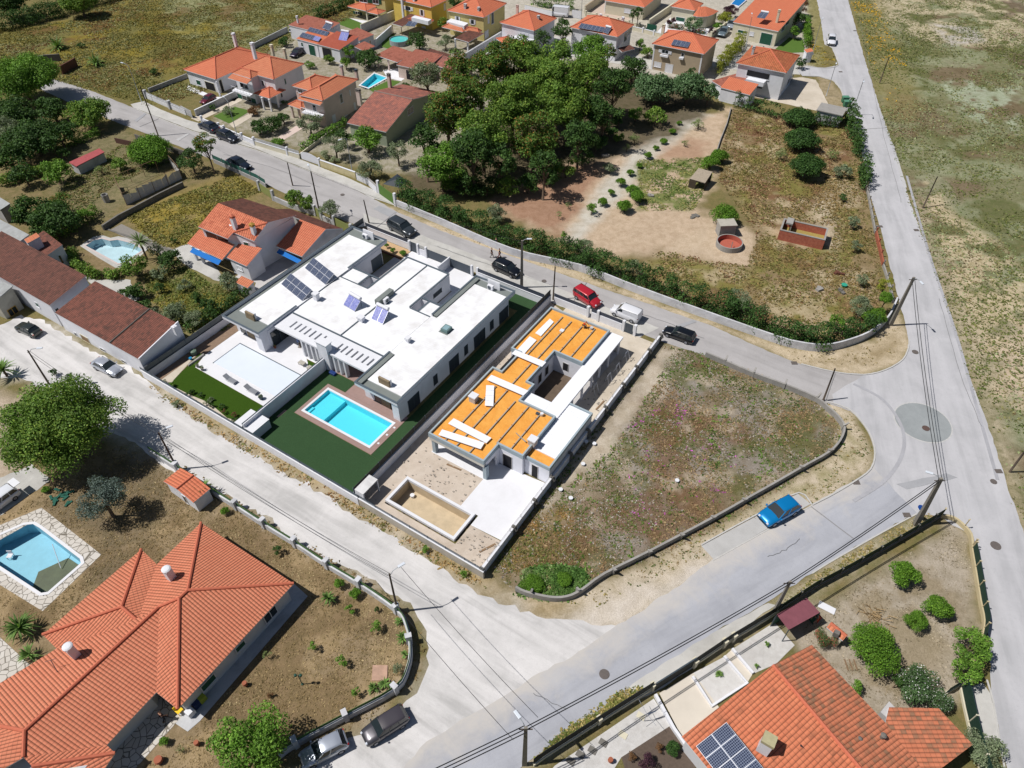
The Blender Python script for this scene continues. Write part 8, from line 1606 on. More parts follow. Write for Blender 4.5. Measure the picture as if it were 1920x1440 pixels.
def leafcloud(cen,rad_,col,acc,share,size,dens,seed,gap=.0):
 """leaf-sized faces over the outer part of many lobes; cen (n,3), rad_ (n,)"""
 r=np.random.RandomState(seed); V=[];T=[]
 c1=np.array(srgb(*col,1.08))[:3]; c2=np.array(srgb(*acc,1.08))[:3]
 for c,R in zip(cen,rad_):
  n=max(10,int(dens*4*math.pi*R*R/(size*size)*.62)); d=r.normal(size=(n,3)); d/=np.linalg.norm(d,axis=1)[:,None]; d[:,2]=np.where(d[:,2]<-.35,-d[:,2]*.6,d[:,2])
  rr=R*(.55+.5*r.rand(n)**.6); pt=c+d*rr[:,None]*np.array([1,1,.9])
  nm=d*.7+r.normal(size=(n,3))*.55+np.array([0,0,.35]); nm/=np.linalg.norm(nm,axis=1)[:,None]
  a=np.cross(nm,r.normal(size=(n,3))); a/=np.linalg.norm(a,axis=1)[:,None]+1e-9; b=np.cross(nm,a)
  s=size*(.6+.7*r.rand(n))[:,None]*.5; q=np.stack([pt-a*s-b*s*.6,pt+a*s*.9-b*s*.5,pt+a*s*1.1+b*s*.6,pt-a*s*.8+b*s*.7],1); V.append(q.reshape(-1,3))
  lob=.82+.36*r.rand(); k=(lob*(.7+.6*r.rand(n)))[:,None]; m=(r.rand(n)<share*(.3+1.4*r.rand()))[:,None]
  T.append(np.concatenate([np.where(m,c2,c1)*k,np.ones((n,1))],1))
 return np.concatenate(V),np.concatenate(T)
def leafobj(name,V,T,par,off):
 Q=np.arange(len(V)).reshape(-1,4); return npmesh(name,V-np.array(off),Q,LM,tint=T,parent=par)
TN=[0]
def tree(x,y,rp,h,kind,label,name=None,cat=None,group=None,z0=0,vis=True,seed=None):
 TN[0]+=1; sd=seed or TN[0]*13+5; rng=np.random.RandomState(sd); col,acc,sh,ls_,sq,dn_=KD[kind]
 g_=p(x,y,h*.6); dist=(g_-Vector((0,0,CAMH))).length; R=rp*dist/FPX*.93; rz=min(R*sq,h*.5); zc=h-rz
 c=p(x,y,zc); base=Vector((c.x,c.y,z0)); big=R>1.6
 name=name or ('tree' if big else 'shrub'); cat=cat or ('tree' if big else 'shrub'); t=thing(name,label,cat,base,0,group)
 size=ls_*(1.0 if R>2.5 else (.75 if R>1.2 else .5))*(.72 if g_.y<75 else 1); nl=int(min(60,max(10,10+R*R*2.0))); dn_=dn_*(1.35 if R<2 else 1)
 D=rng.normal(size=(nl,3)); D/=np.linalg.norm(D,axis=1)[:,None]; D[:,2]=np.abs(D[:,2])*np.where(rng.rand(nl)<.35,-.5,1)
 sp=rng.uniform(.50,.80,nl); cen=np.array([c.x,c.y,zc])+D*np.array([R,R,rz])*sp[:,None]; rl=R*rng.uniform(.24,.42,nl)*(1 if nl<20 else .85)
 if kind in('round','citrus') and R<4: nl=max(nl,20); D=rng.normal(size=(nl,3)); D/=np.linalg.norm(D,axis=1)[:,None]; D[:,2]=np.abs(D[:,2])-.3; cen=np.array([c.x,c.y,zc])+D*np.array([R,R,rz])*rng.uniform(.5,.68,nl)[:,None]; rl=R*rng.uniform(.30,.44,nl)
 V,T=leafcloud(cen,rl,col,acc,sh,size,dn_,sd); V[:,2]=np.maximum(V[:,2],.03); leafobj('crown' if big else 'foliage',V,T,t,base)
 mb=MB(); rt=max(.03,min(.28,R*.06)); mb.tube([base,base+Vector((rt*.4,0,zc*.5)),Vector((c.x,c.y,zc))],[rt*1.25,rt,rt*.6],7)
 for k in range(min(9,nl)):
  e=Vector(cen[k]); s=base.lerp(Vector((c.x,c.y,zc)),.5+.05*(k%6)); m_=(s+e)/2+Vector((0,0,-.1*R)); mb.tube([s,m_,e],[rt*.5,rt*.35,rt*.15],5)
 mb.build('trunk' if big else 'stem',M_bark,t,smooth=True); return t
def hedge(pts,wd,h,kind,label,lob=None,spiky=0,cat='hedge',name='hedge',seed=3,world=False):
 W_=pts if world else pl(pts); W_=smoothline(W_,3); r=np.random.RandomState(seed); cen=[];rl=[]
 for i in range(len(W_)-1):
  d=W_[i+1]-W_[i]; L_=d.length; n=max(1,int(L_/(wd*.24))); nn=Vector((-d.y,d.x,0)).normalized()
  for k in range(n):
   q=W_[i]+d*((k+r.rand())/n); hh=h*(.8+.3*r.rand()+spiky*r.rand()*.35); cols=max(2,int(hh/(wd*.4)))
   for j in range(cols):
    zz=(j+.45)*hh/cols; w_=wd*.5*(1-.45*(zz/hh)**2); e=q+nn*r.uniform(-.4,.4)*w_; cen.append((e.x,e.y,zz)); rl.append(wd*.36*r.uniform(.7,1.1)*(1-.4*spiky*zz/hh))
 col,acc,sh,ls_,sq,dn_=KD[kind]; mid=W_[len(W_)//2]; t=thing(name,label,cat,(mid.x,mid.y,0)); V,T=leafcloud(np.array(cen),np.array(rl),col,acc,sh,ls_*.85,dn_*.75,seed); V[:,2]=np.maximum(V[:,2],.03); leafobj('foliage',V,T,t,(mid.x,mid.y,0))
 mb=MB(); 
 for i in range(0,len(W_),2): mb.tube([W_[i],W_[i]+Vector((0,0,h*.6))],.06,5)
 mb.build('stems',M_bark,t)['kind']='stuff'; return t
def yucca(x,y,rp,h,label,n=46,col=(96,124,60),name='yucca',z=0,group=None,droop=.5,cat='plant',wl=.06):
 TN[0]+=1; r=np.random.RandomState(TN[0]*7); c=p(x,y,z); dist=(c-Vector((0,0,CAMH))).length; R=rp*dist/FPX; t=thing(name,label,cat,c,0,group); V=[];T=[]; c1=np.array(srgb(*col,1.4))[:3]; top=np.array([c.x,c.y,z+h])
 for i in range(n):
  a=r.rand()*6.283; el=r.uniform(-.2,1.2); L_=R*r.uniform(.8,1.1); d=np.array([math.cos(a)*math.cos(el),math.sin(a)*math.cos(el),math.sin(el)]); s=np.array([-math.sin(a),math.cos(a),0])*max(wl,R*.05)
  p0=top; p1=top+d*L_*.55; p2=top+d*L_-np.array([0,0,L_*droop*(1-el*.5)*.5]); p2[2]=max(p2[2],z+.03); k=.6+.7*r.rand()
  V+= [p0-s*.6,p0+s*.6,p1+s,p1-s, p1-s,p1+s,p2+s*.15,p2-s*.15]; T+= [np.append(c1*k,1),np.append(c1*k*1.1,1)]
 leafobj('fronds',np.array(V),np.array(T),t,c); mb=MB(); mb.tube([c,c+Vector((0,0,max(.1,h)))],max(.05,R*.08),7); mb.build('trunk',M_bark,t); return t
# --- upper left
G1='trees in the dark grove at the left edge'
tree(38,150,62,9,'bright','tall bright green tree at the upper left edge beside the road end')
for a in ((25,215,42,6,'dark'),(62,262,46,6,'dark'),(18,300,36,5,'dark'),(112,258,26,4.5,'dark'),(98,208,30,5,'dark'),(45,330,25,4,'dark'),(5,250,35,5,'olive'),(130,245,20,4,'dark')): tree(*a,'dark tree in the dense grove at the left edge',group=G1)
tree(168,215,38,5.5,'broad','broad green tree overhanging the diagonal road opposite the field'); tree(103,325,30,4,'bright','bright green bushy tree beside the pale track at the left'); tree(282,283,40,4.5,'citrus','clump of bright citrus trees beside the road fence'); tree(386,275,20,7.5,'rust','slim tall tree standing at the corner of the green mesh fence'); tree(358,302,26,4.5,'dark','dark bushy tree below the slim tall tree'); tree(222,308,16,2.5,'broad','small vine-like bush in the vegetable garden'); tree(262,305,12,1.8,'sparse','thin bush between the citrus clump and the greenhouse frame'); tree(190,320,12,1.6,'sparse','thin bush right of the red-roofed tin shed'); tree(120,290,12,2,'dark','dark bush at the left end of the tin shed')
hedge([(-20,64),(50,46),(110,32),(170,12),(230,-6)],5,3.5,'dark','dark tall hedge across the top left corner',seed=11); tree(150,8,28,6,'broad','leafy tree over the dark hedge at the top left'); tree(15,8,30,7,'dark','dark tree in the extreme top left corner')
hedge([(100,285),(140,272),(190,255)],2.0,1.6,'bright','strip of vines behind the tin shed',seed=12); hedge([(0,350),(60,335),(120,312)],2.2,1.8,'broad','weedy hedge along the pale track at the left edge',seed=13)
yucca(110,92,17,.5,'palm shrub in the big field, farther one',60); yucca(182,122,16,.5,'palm shrub in the big field, nearer the road',60); yucca(276,486,20,3.0,'small palm with a thick trunk behind the free-form pool garden',60,(110,126,80),'palm_tree')
tree(287,134,9,1.2,'dark','lone dark bush in the big field near the white bungalow'); tree(152,85,7,1.0,'dark','tiny bush in the middle of the big field'); tree(98,418,46,5,'dark','large dark tree between the vegetable garden and the grey roof'); tree(60,400,36,5,'dark','dark tree left of the large dark tree'); tree(112,385,26,4,'rust','reddish green tree at the corner of the vegetable garden'); tree(160,405,16,2.5,'bright','bright bush at the upper end of the pool hedge')
hedge([(95,455),(125,440),(165,415),(185,400)],2.4,2,'broad','loose hedge above the free-form pool',seed=14); hedge([(138,475),(138,490),(155,506),(185,520),(215,522),(242,512)],2.2,1.4,'broad','clipped curved hedge below the free-form pool',seed=15)
tree(252,498,26,3.5,'broad','dense tree at the lower right of the free-form pool'); tree(320,488,26,2.6,'dark','dark round bushes beside the terrace of the two-storey house'); tree(292,470,16,2.4,'olive','grey green bush right of the free-form pool'); tree(258,545,22,2,'dark','dark bush at the bend of the garden drive'); tree(268,578,20,1.8,'dark','dark bush behind the row of brown roofs'); tree(318,590,36,2.8,'olive','big grey green bush in the weedy garden beside the white side wall'); tree(425,532,24,2.6,'olive','grey green shrub at the foot of the two-storey house'); tree(370,560,15,1.8,'dark','dark bush in the middle of the yellow weeds'); tree(345,535,14,1.5,'olive','pale bush in the yellow weeds'); tree(300,540,12,1.6,'dark','dark bush near the small palm')
hedge([(355,620),(400,598),(440,570),(478,548)],1.8,1.5,'dark','rough hedge along the outer side of the twin house wall',seed=16)
tree(552,375,22,3.2,'broad','bright shrub at the road left of the leaning dark pole'); tree(572,382,18,3,'broad','second bright shrub close to the leaning dark pole'); tree(618,396,22,3.2,'olive','round grey green shrub right of the leaning dark pole'); tree(300,512,16,1.8,'olive','grey green bush between the small palm and the terrace'); tree(395,575,20,2,'dark','dark bush near the inner corner of the side wall'); tree(362,600,22,2.2,'olive','olive bush at the side wall of the twin house'); tree(230,552,13,1.6,'dark','dark shrub at the end of the clipped curved hedge'); tree(450,395,12,1.2,'dark','weed bush above the two-storey house'); tree(326,450,7,1.2,'dark','small bush by the boards of the empty pool')
# --- gardens of the middle left
tree(508,235,24,2.6,'dark','dark leafy bush before the pink house, larger'); tree(486,240,18,2.4,'dark','dark leafy bush before the pink house, left'); tree(531,224,15,2,'dark','dark bush beside the pink porch'); tree(580,234,27,4,'olive','olive tree in front of the pink house'); tree(520,267,14,1.2,'bright','low bright bush at the railing of the pink house'); tree(478,208,14,1.3,'brown','brown rounded bush on the small lawn'); tree(534,192,7,.9,'flower','white flowering bush between the porch house and the pink house'); tree(428,208,12,1.6,'olive','shrub behind the wall of the white bungalow'); tree(400,202,8,1.2,'dark','dark shrub behind the wall of the white bungalow')
hedge([(566,284),(600,264),(648,236)],1.5,1.7,'bright','long clipped green hedge beside the pink house',seed=17); tree(628,275,26,4.5,'olive','dark olive tree behind the yellow wall'); tree(688,262,34,5,'bright','bright spreading tree in front of the mottled roof house'); tree(745,285,24,4.5,'olive','grey olive tree left of the black canopy'); tree(693,322,28,3.5,'olive','dense olive bush above the short white wall end'); tree(608,292,14,1,'pale','pale rounded shrub by the white arched gate'); tree(627,300,11,1,'pale','smaller pale rounded shrub by the yellow wall'); tree(645,255,18,4,'dark','dark tree at the corner of the mottled roof')
tree(655,98,14,3.5,'bright','bright slim tree beside the low white house'); tree(648,120,13,2.6,'broad','leafy bush beside the low white house'); tree(690,112,26,3.6,'dark','large dark bush left of the turquoise pool'); tree(617,112,12,2,'broad','round bush at the drive of the low white house'); tree(580,122,11,1.5,'bright','bright low bush behind the porch house'); tree(533,78,12,2.2,'dark','bush with a white tank at the left of the low white house'); tree(760,170,18,2.8,'dark','bushes right of the small pool lawn')
hedge([(590,38),(615,28),(650,14),(665,5)],2.6,2.6,'dark','dark hedge between the field and the pale yellow house',seed=18); tree(785,78,24,4.2,'dark','dark tree between the two yellow houses'); tree(835,80,17,3.5,'olive','grey green tree beside the terrace roof'); tree(828,45,12,3,'broad','green tree between the yellow houses'); tree(930,107,12,1.6,'pale','dry pale bush at the end of the drive'); tree(853,5,12,3,'dark','dark tree behind the yellow houses')
tree(800,145,34,8,'olive','feathery pepper tree behind the mottled roof house')
# --- the grove of tall trees
GG='tall trees of the central grove'
for a in ((838,225,50,9,'rust'),(900,155,46,10,'rust'),(962,125,44,10,'rust'),(1012,160,50,11,'broad'),(1062,205,54,10,'broad'),(1103,150,48,10,'broad'),(960,205,58,11,'broad'),(905,255,54,10,'broad'),(1000,262,52,10,'rust'),(1085,262,38,7,'dark'),(1132,215,40,8,'dark'),(935,305,40,7,'dark'),(870,190,44,11,'rust'),(1040,110,34,11,'broad'),(795,265,34,8,'dark'),(858,140,36,10,'rust'),(925,120,36,11,'rust'),(985,105,34,11,'broad'),(1150,165,38,9,'dark'),(1045,155,44,12,'broad'),(885,285,44,9,'dark'),(1020,310,34,7,'dark')): tree(a[0],a[1],a[2],a[3]*1.28,a[4],'tall green tree in the dense grove behind the bare red soil',group=GG)
tree(828,308,52,9,'bright','bright green tree at the front of the grove beside the green gate'); tree(1108,100,36,11,'bright','tallest light green tree standing up before the white house with six panels'); tree(880,330,30,6,'dark','dark tree at the foot of the grove above the road hedge'); tree(1056,58,22,7,'dark','dark pointed tree between the two white houses in the back row, right'); tree(1020,72,17,6,'dark','dark pointed tree between the two white houses in the back row, left'); tree(1140,108,22,7,'rust','reddish thin tree beside the tallest light green tree'); tree(1185,130,30,6,'dark','dark tree below the beige house with four panels')
tree(1228,168,42,6,'laurel','large glossy laurel-like tree, left of two at the orchard'); tree(1290,168,40,6,'laurel','large glossy laurel-like tree, right of two at the orchard'); tree(1328,178,24,4.5,'laurel','smaller grey-leaved tree at the right end of the glossy trees'); tree(1160,228,17,2.5,'dark','dark shrub under the grove at the orchard edge'); tree(1192,215,17,3,'bright','bright shrub between the grove and the glossy trees'); tree(1228,220,26,3,'broad','flat-topped light green tree at the head of the orchard')
tree(1297,135,9,4,'dark','narrow tree before the pergola of the beige house')
for a in ((875,352,26,3.2,'dark'),(912,350,28,3.4,'dark'),(952,352,28,3.6,'broad'),(990,345,28,3.4,'dark'),(1028,332,28,3.6,'dark'),(1062,315,28,3.6,'broad'),(1092,295,26,3.4,'dark'),(1118,268,24,3.2,'dark'),(845,345,24,3.0,'broad'),(1142,245,18,2.6,'dark')): tree(*a,'leafy understorey bush along the front foot of the central grove',group='understorey bushes of the central grove')
# --- back row gardens
hedge([(1000,12),(1050,16),(1072,20)],2.6,3.2,'bright','ivy hedge behind the white box van',seed=19); tree(1197,24,10,5,'dark','palm-like tree in the palm garden','palm_tree','palm'); tree(1187,28,9,4.5,'dark','second palm-like tree in the palm garden','palm_tree','palm'); tree(1257,40,10,2.5,'plum','round plum-coloured bush before the cream house'); tree(1300,46,18,3.5,'laurel','umbrella-shaped tree before the curved corner wing'); tree(1362,35,17,2.6,'gold','yellow green bush by the wall with round finials'); tree(1346,50,10,2,'citrus','round bright bush by the wall with round finials'); tree(1371,22,14,3,'plum','dark plum tree next to the blue pool'); tree(1336,60,8,2,'plum','small plum bush by the parked cars'); hedge([(1252,52),(1290,58),(1318,64)],1.6,1.2,'redflower','low reddish hedge before the cream house',seed=20)
hedge([(1342,140),(1360,120),(1375,102),(1392,84)],2.6,3.4,'gold','golden bamboo hedge between the beige house and the corner house',spiky=1,seed=21); hedge([(1512,90),(1511,70),(1509,50)],2.2,2.6,'citrus','clipped bright green hedge beside the cream gabled house',seed=22); tree(1500,12,18,4.5,'brown','reddish tree beside the cream gabled house'); tree(1492,38,16,4,'dark','dark tree beside the cream gabled house'); tree(1490,60,11,3,'bright','light green small tree on the lawn'); tree(1500,118,11,2.5,'dark','dark bush at the balcony of the corner house'); tree(1200,85,12,2.5,'bright','lollipop tree in the yard beside the beige house'); tree(1215,100,14,2,'broad','hedge-like bush left of the beige house')
tree(1470,80,4,1,'dark','dark stone grotto bush on the lawn') if False else None
# --- brick tank field
hedge([(1376,200),(1400,206),(1440,216),(1470,222)],2.6,2.6,'dark','spiky dark hedge below the white corner house',spiky=1,seed=23); hedge([(1520,232),(1545,238),(1572,240)],2.2,2,'round','dark hedge piece beside the flat-roofed garage',spiky=.6,seed=24)
tree(1500,222,30,3,'round','dark round bush at the field edge, farthest of three'); tree(1503,262,34,3.4,'round','dark round bush at the field edge, middle of three'); tree(1514,312,34,3.8,'round','dark round bush at the field edge, nearest of three')
tree(1465,288,14,2.2,'sparse','thin shrub left of the dark round bushes'); tree(1578,322,17,2.2,'olive','grey green shrub beside the tall road hedge'); tree(1560,290,13,1.8,'sparse','thin shrub between the round bushes and the road hedge')
hedge([(1580,218),(1592,238),(1600,262),(1608,290)],2.2,4.2,'gold','tall green hedge along the long road, far part',spiky=1,seed=25) if False else hedge([(1584,222),(1594,245),(1602,272),(1608,298)],2.2,4.0,'dark','tall pointed hedge along the long road, far part',spiky=1,seed=25); hedge([(1612,315),(1617,335),(1622,360)],2.0,3.2,'dark','tall pointed hedge along the long road, near part',spiky=1,seed=26)
for a,l in (((1583,370,10,1.2,'dark'),'small bush by the brick fence, farthest'),((1598,416,14,2,'olive'),'round grey bush by the brick fence, second'),((1605,463,13,1.8,'olive'),'round grey bush right of the brick tank'),((1617,524,15,2,'olive'),'round grey bush above the teal tub'),((1615,576,24,3,'olive'),'tall grey green bush above the curved wall'),((1640,592,24,2.6,'citrus'),'broad green bush inside the curved wall'),((1571,606,18,3,'bright'),'bright green small tree inside the curved wall'),((1660,535,14,4,'gold'),'thin conifer at the concrete pole, farther'),((1662,558,14,3.6,'citrus'),'thin conifer at the concrete pole, nearer')): tree(*a,l)
hedge([(748,378),(800,396),(860,420),(930,450),(965,464),(1040,484),(1110,508),(1190,534),(1285,567),(1380,602),(1430,620)],4.0,3.5,'round','long dark conifer hedge behind the grey plaster wall',spiky=.8,seed=27); hedge([(1440,624),(1480,638),(1530,648),(1590,636),(1625,620)],3.8,3.0,'round','bushy end of the hedge inside the curved wall',spiky=.8,seed=28)
for a,l in (((930,402,22,3,'olive'),'olive bush standing out of the hedge below the red soil'),((1096,468,24,3,'olive'),'olive bush standing out of the hedge beyond the concrete pole'),((1188,504,20,2.6,'olive'),'olive bush standing out of the hedge above the red car'),((1385,562,28,3,'olive'),'largest olive bush standing out of the hedge'),((1058,440,9,2,'bright'),'slim light green sapling at the end of the gravel strip')): tree(*a,l)
tree(1358,402,29,3.2,'citrus','dense bright round tree behind the concrete pump hut')
for i_,a in enumerate(((1261,246,8,1.1),(1244,264,8,1.1),(1230,277,7,.9),(1215,291,9,1.3),(1199,310,7,1.0),(1182,324,9,1.2),(1164,341,11,1.7),(1145,361,9,1.2),(1130,378,11,1.5),(1274,230,6,.9))): tree(*a,'citrus','small orange tree in the line along the pale gravel strip, '+['second','third','fourth','fifth','sixth','seventh','eighth','ninth','tenth','first'][i_]+' from the far end',name='orange_tree',cat='tree',group='small orange trees along the gravel strip')
for a,l in (((1187,357,15,2,'citrus'),'dense citrus tree beside the slab heap'),((1172,386,17,2.2,'citrus'),'dense citrus tree at the lower end of the plantation, left'),((1194,368,17,2.2,'citrus'),'dense citrus tree at the lower end of the plantation, right'),((1110,392,13,2,'bright'),'light green young tree on the pale gravel strip'),((1144,315,14,2,'olive'),'grey green young tree at the edge of the red soil'),((1190,261,13,1.8,'sparse'),'thin pale tree in the orchard, farther'),((1160,258,13,1.8,'broad'),'leafy young tree at the shade line of the grove'),((1175,278,10,1.5,'sparse'),'thin pale tree in the orchard, nearer'),((1284,268,9,1.2,'sparse'),'thin pale shrub on the red patch'),((1310,233,14,2,'sparse'),'thin spreading tree near the orchard wall'),((1349,291,18,2.6,'citrus'),'dense green tree beside the plank shelter, farther'),((1333,306,20,2.6,'citrus'),'dense green tree beside the plank shelter, nearer'),((1048,402,8,1.4,'sparse'),'bare fruit bush on the red soil, left'),((1066,384,8,1.4,'sparse'),'bare fruit bush on the red soil, right')): tree(*a,l)
# --- lower left
tree(118,800,104,9.5,'broad','big leafy tree beside the gravel road on the left',seed=77); tree(192,938,48,5.5,'cedar','blue grey feathery cedar in the dry garden'); tree(466,1408,78,6,'bright','large bright green tree at the bottom edge outside the bungalow courtyard')
for a,l,k in (((386,932,24,1.2),'banana-like clump right of the small orange-roofed hut',50),((617,1127,15,.6),'dense dark yucca in the dry garden',50),((701,1292,12,.3),'spiky yucca at the bottom of the curved garden wall, left',34),((722,1286,13,.4),'spiky yucca at the bottom of the curved garden wall, right',34),((755,1200,14,.4),'big agave against the curved garden wall',30),((760,1230,9,.4),'small palm plant against the curved garden wall',30),((748,1168,9,.4),'small agave near the white wall post',26),((47,1186,26,1.0),'palm with full fan beside the bungalow',70),((60,1232,18,.5),'dark fern-like clump at the bungalow eave',50),((14,706,22,1.2),'palm by the gravel yard at the left edge',60),((1348,1266,8,.2),'small yucca in the white-edged pebble bed',26),((1436,1210,6,.3),'potted spiky plant in the pebble yard, farther',20),((1417,1251,5,.3),'potted spiky plant in the pebble yard, nearer',20)): yucca(*a,l,k)
for a,l in (((636,1093,11,1.2,'citrus'),'low bush by the green-boarded wall, farthest in the dry garden'),((666,1112,12,1.2,'citrus'),'low spreading bush by the green-boarded wall'),((655,1143,11,1.2,'bright'),'ringed young shrub below the dark yucca'),((706,1142,6,.7,'dark'),'tiny dark shrub in the dry garden'),((705,1176,12,1.3,'bright'),'ringed shrub with two crowns in the dry garden'),((587,1211,10,1.2,'bright'),'ringed shrub near the bungalow shadow'),((640,1241,12,1.3,'bright'),'ringed shrub in the middle of the dry garden'),((500,1228,9,1.1,'sparse'),'thin shrub at the edge of the bungalow shadow'),((742,1252,11,1.2,'olive'),'grey shrub beside the rusty plate'),((667,1296,9,1.2,'bright'),'thin shrub left of the spiky yuccas'),((507,1303,7,.6,'brown'),'withered ringed plant in the dry garden'),((520,1031,10,1.2,'dark'),'dark shrub near the bungalow roof tip'),((307,1390,9,.9,'citrus'),'small clipped ball shrub near the courtyard'),((338,1406,8,.8,'sparse'),'thin plant near the clay pot'),((86,918,8,.7,'citrus'),'small round shrub by the left driveway'),((422,957,9,1.0,'citrus'),'yellow green shrub beside the banana-like clump'),((130,706,8,1.2,'dark'),'dark weed bush at the lower edge of the gravel yard'),((100,700,8,1.0,'dark'),'low weed bush near the left pole'),((330,757,9,.8,'olive'),'blue green agave bush outside the white front wall'),((797,1030,9,.8,'bright'),'green bush on the verge below the site wall'),((870,1076,9,.7,'bright'),'green bush at the foot of the site corner'),((1000,1095,24,.7,'citrus'),'patch of ice plant inside the lot corner, left'),((1058,1086,18,.8,'citrus'),'patch of ice plant inside the lot corner, right'),((490,748,7,.8,'citrus'),'green plant in the round dark pot')): 
 if l!='green plant in the round dark pot': tree(*a,l)
for (x,y,r,k) in ((307,718,8,'olive'),(322,722,7,'citrus'),(357,737,8,'dark'),(375,741,7,'dark'),(386,755,6,'olive'),(397,750,8,'olive'),(397,761,6,'dark'),(416,762,7,'dark'),(419,771,5,'brown'),(439,778,6,'brown'),(440,787,7,'dark')): tree(x,y,r,.7,k,'small shrub in the sandy bed behind the white front wall',group='shrubs in the sandy bed')
for (x,y,r,l) in ((725,460,5,'leftmost of three'),(737,469,6,'middle of three'),(755,474,8,'largest and rightmost of three')): tree(x,y,r,.9,'citrus','round shrub in the orange gravel bed, '+l,group='shrubs in the orange gravel bed')
for t,c,r_,_r in POTS:
 V,T=leafcloud(np.array([[c.x,c.y,c.z+r_*.5]]),np.array([r_]),(110,124,70),(130,140,84),.3,.07,1.0,TN[0]); TN[0]+=1; leafobj('plant',V,T,t,absloc(t))
# --- lower right
for a,l in (((1638,1214,49,4.2,'citrus'),'biggest bright round tree in the sandy garden'),((1822,1212,34,3.8,'bright'),'bright tree leaning over the road fence, upper crown'),((1812,1258,26,3.0,'bright'),'bright tree leaning over the road fence, lower crown'),((1697,1075,28,2.8,'citrus'),'round green tree nearest the corner wall'),((1718,1163,21,2.2,'citrus'),'small round tree left of a pair in the sandy garden'),((1759,1140,25,2.4,'citrus'),'small round tree right of a pair in the sandy garden'),((1722,1292,42,2.6,'flower'),'oleander with white flowers beside the orange wing roof, larger'),((1762,1312,22,2.2,'flower'),'oleander with white flowers beside the orange wing roof, smaller'),((1684,1278,15,2,'dark'),'dark bush at the left end of the oleander'),((1548,1196,21,1.8,'redflower'),'bush with red flowers beside the garden oven'),((1612,1291,14,1.6,'bright'),'slim green bush against the orange roof'),((1856,1414,38,2.0,'olive'),'broad bush outside the fence at the lower right corner'),((1262,1403,15,1.2,'round'),'round bright ball bush in the mulch bed'),((1237,1403,9,.8,'brown'),'reddish small bush in the mulch bed'),((1184,1418,9,.8,'brown'),'brown small bush in the mulch bed, left'),((1215,1430,18,1.3,'plum'),'purple leaved shrub in the mulch bed')): tree(*a,l)
for (x,y,l) in ((300,1428,'clay jar on the dry lawn near the bottom edge'),(1144,1428,'clay pot in the gravel garden at the bottom'),(371,1396,'small clay pot by the courtyard edge'),(461,1285,'small clay pot on the lawn below the bungalow')): 
 mb=MB(); r_=.35 if x==300 else .22; mb.lathe(p(x,y,.03),[(r_*.6,0),(r_,.3),(r_*.8,.5),(r_*.9,.55)],12); tag(mb.build('clay_pot',plain('terracotta',srgb(176,104,76),.8,.15,4)),l,'pot')
# --- weeds, dry grass and flowers as ground cover
AV=[pl(q) for q in ([(1238,650),(1258,662),(1225,725),(1180,795),(1135,850),(1085,890),(1030,955),(1000,985),(1130,800)],[(1315,1026),(1496,924),(1524,946),(1336,1053)],[(-60,1005),(78,948),(194,1040),(80,1150),(-60,1065)],[(-80,900),(70,865),(110,905),(5,975),(-80,985)],[(551,1090),(580,1118),(375,1358),(330,1400),(255,1445),(190,1440),(-60,1340),(80,1190),(265,1030),(295,1058),(377,980)],[(-60,1185),(0,1190),(115,1225),(-60,1340)],[(1455,408),(1565,425),(1555,475),(1455,455)],[(1335,460),(1395,460),(1395,485),(1335,485)],[(318,465),(375,452),(430,530),(400,535),(345,500)])]
def cover(name,label,poly,n,size,cols,seed,hmax=.3,clump=3.0,avoid=None,thr=-.08,world=False):
 size*=.72; n=int(n*.8)
 W_=poly if world else pl(poly); r=np.random.RandomState(seed); x0,x1=min(q.x for q in W_),max(q.x for q in W_); y0,y1=min(q.y for q in W_),max(q.y for q in W_)
 m=int(n*2.6); X=r.uniform(x0,x1,m); Y=r.uniform(y0,y1,m); k=inpoly(X,Y,W_)&(fbm(X,Y,clump,seed)+r.normal(size=m)*.10>thr); X,Y=X[k],Y[k]
 for a_ in AV: k=~inpoly(X,Y,a_); X,Y=X[k],Y[k]
 X,Y=X[:n],Y[:n]; m=len(X)
 if not m: return
 cl=np.array([srgb(*c,1.12)[:3] for c in cols]); ci=((fbm(X,Y,clump*1.6,seed+9)*1.6+.5+r.normal(size=m)*.16)*len(cols)).astype(int).clip(0,len(cols)-1)
 nb=3; V=[];T=[]
 for b in range(nb):
  a=r.rand(m)*6.283; s=size*(.5+r.rand(m)); h=s*(.1+.55*r.rand(m)); h=np.minimum(h,hmax); cx=X+r.normal(size=m)*s*.5; cy=Y+r.normal(size=m)*s*.5; dx,dy=np.cos(a)*s*.5,np.sin(a)*s*.5; tx,ty=r.normal(size=m)*s*.45,r.normal(size=m)*s*.45
  z0=np.full(m,.012); V.append(np.stack([np.stack([cx-dx,cy-dy,z0],1),np.stack([cx+dx,cy+dy,z0],1),np.stack([cx+dx*.5+tx,cy+dy*.5+ty,h],1),np.stack([cx-dx*.5+tx,cy-dy*.5+ty,h*.8],1)],1)); T.append(np.concatenate([cl[ci]*(.75+.5*r.rand(m))[:,None],np.ones((m,1))],1))
 V=np.concatenate(V).reshape(-1,3); T=np.concatenate(T); o=npmesh(name,V,np.arange(len(V)).reshape(-1,4),LC,tint=T); tag(o,label,'ground cover',kind='stuff'); return o
BRW=[(156,128,90),(136,112,82),(166,142,104),(120,112,68),(104,110,58),(168,158,144),(150,128,104)]; GRN=[(110,122,56),(92,112,48),(138,136,66),(150,130,80),(124,140,84)]
cover('weeds','dry brown and green weeds covering the empty lot',LOT,24000,.2,BRW+[(98,112,52)],61,.35,2.5); cover('green_weeds','green weed clumps in the empty lot',LOT,5000,.3,[(84,108,40),(98,126,48),(70,92,40)],62,.3,1.6,thr=.12)
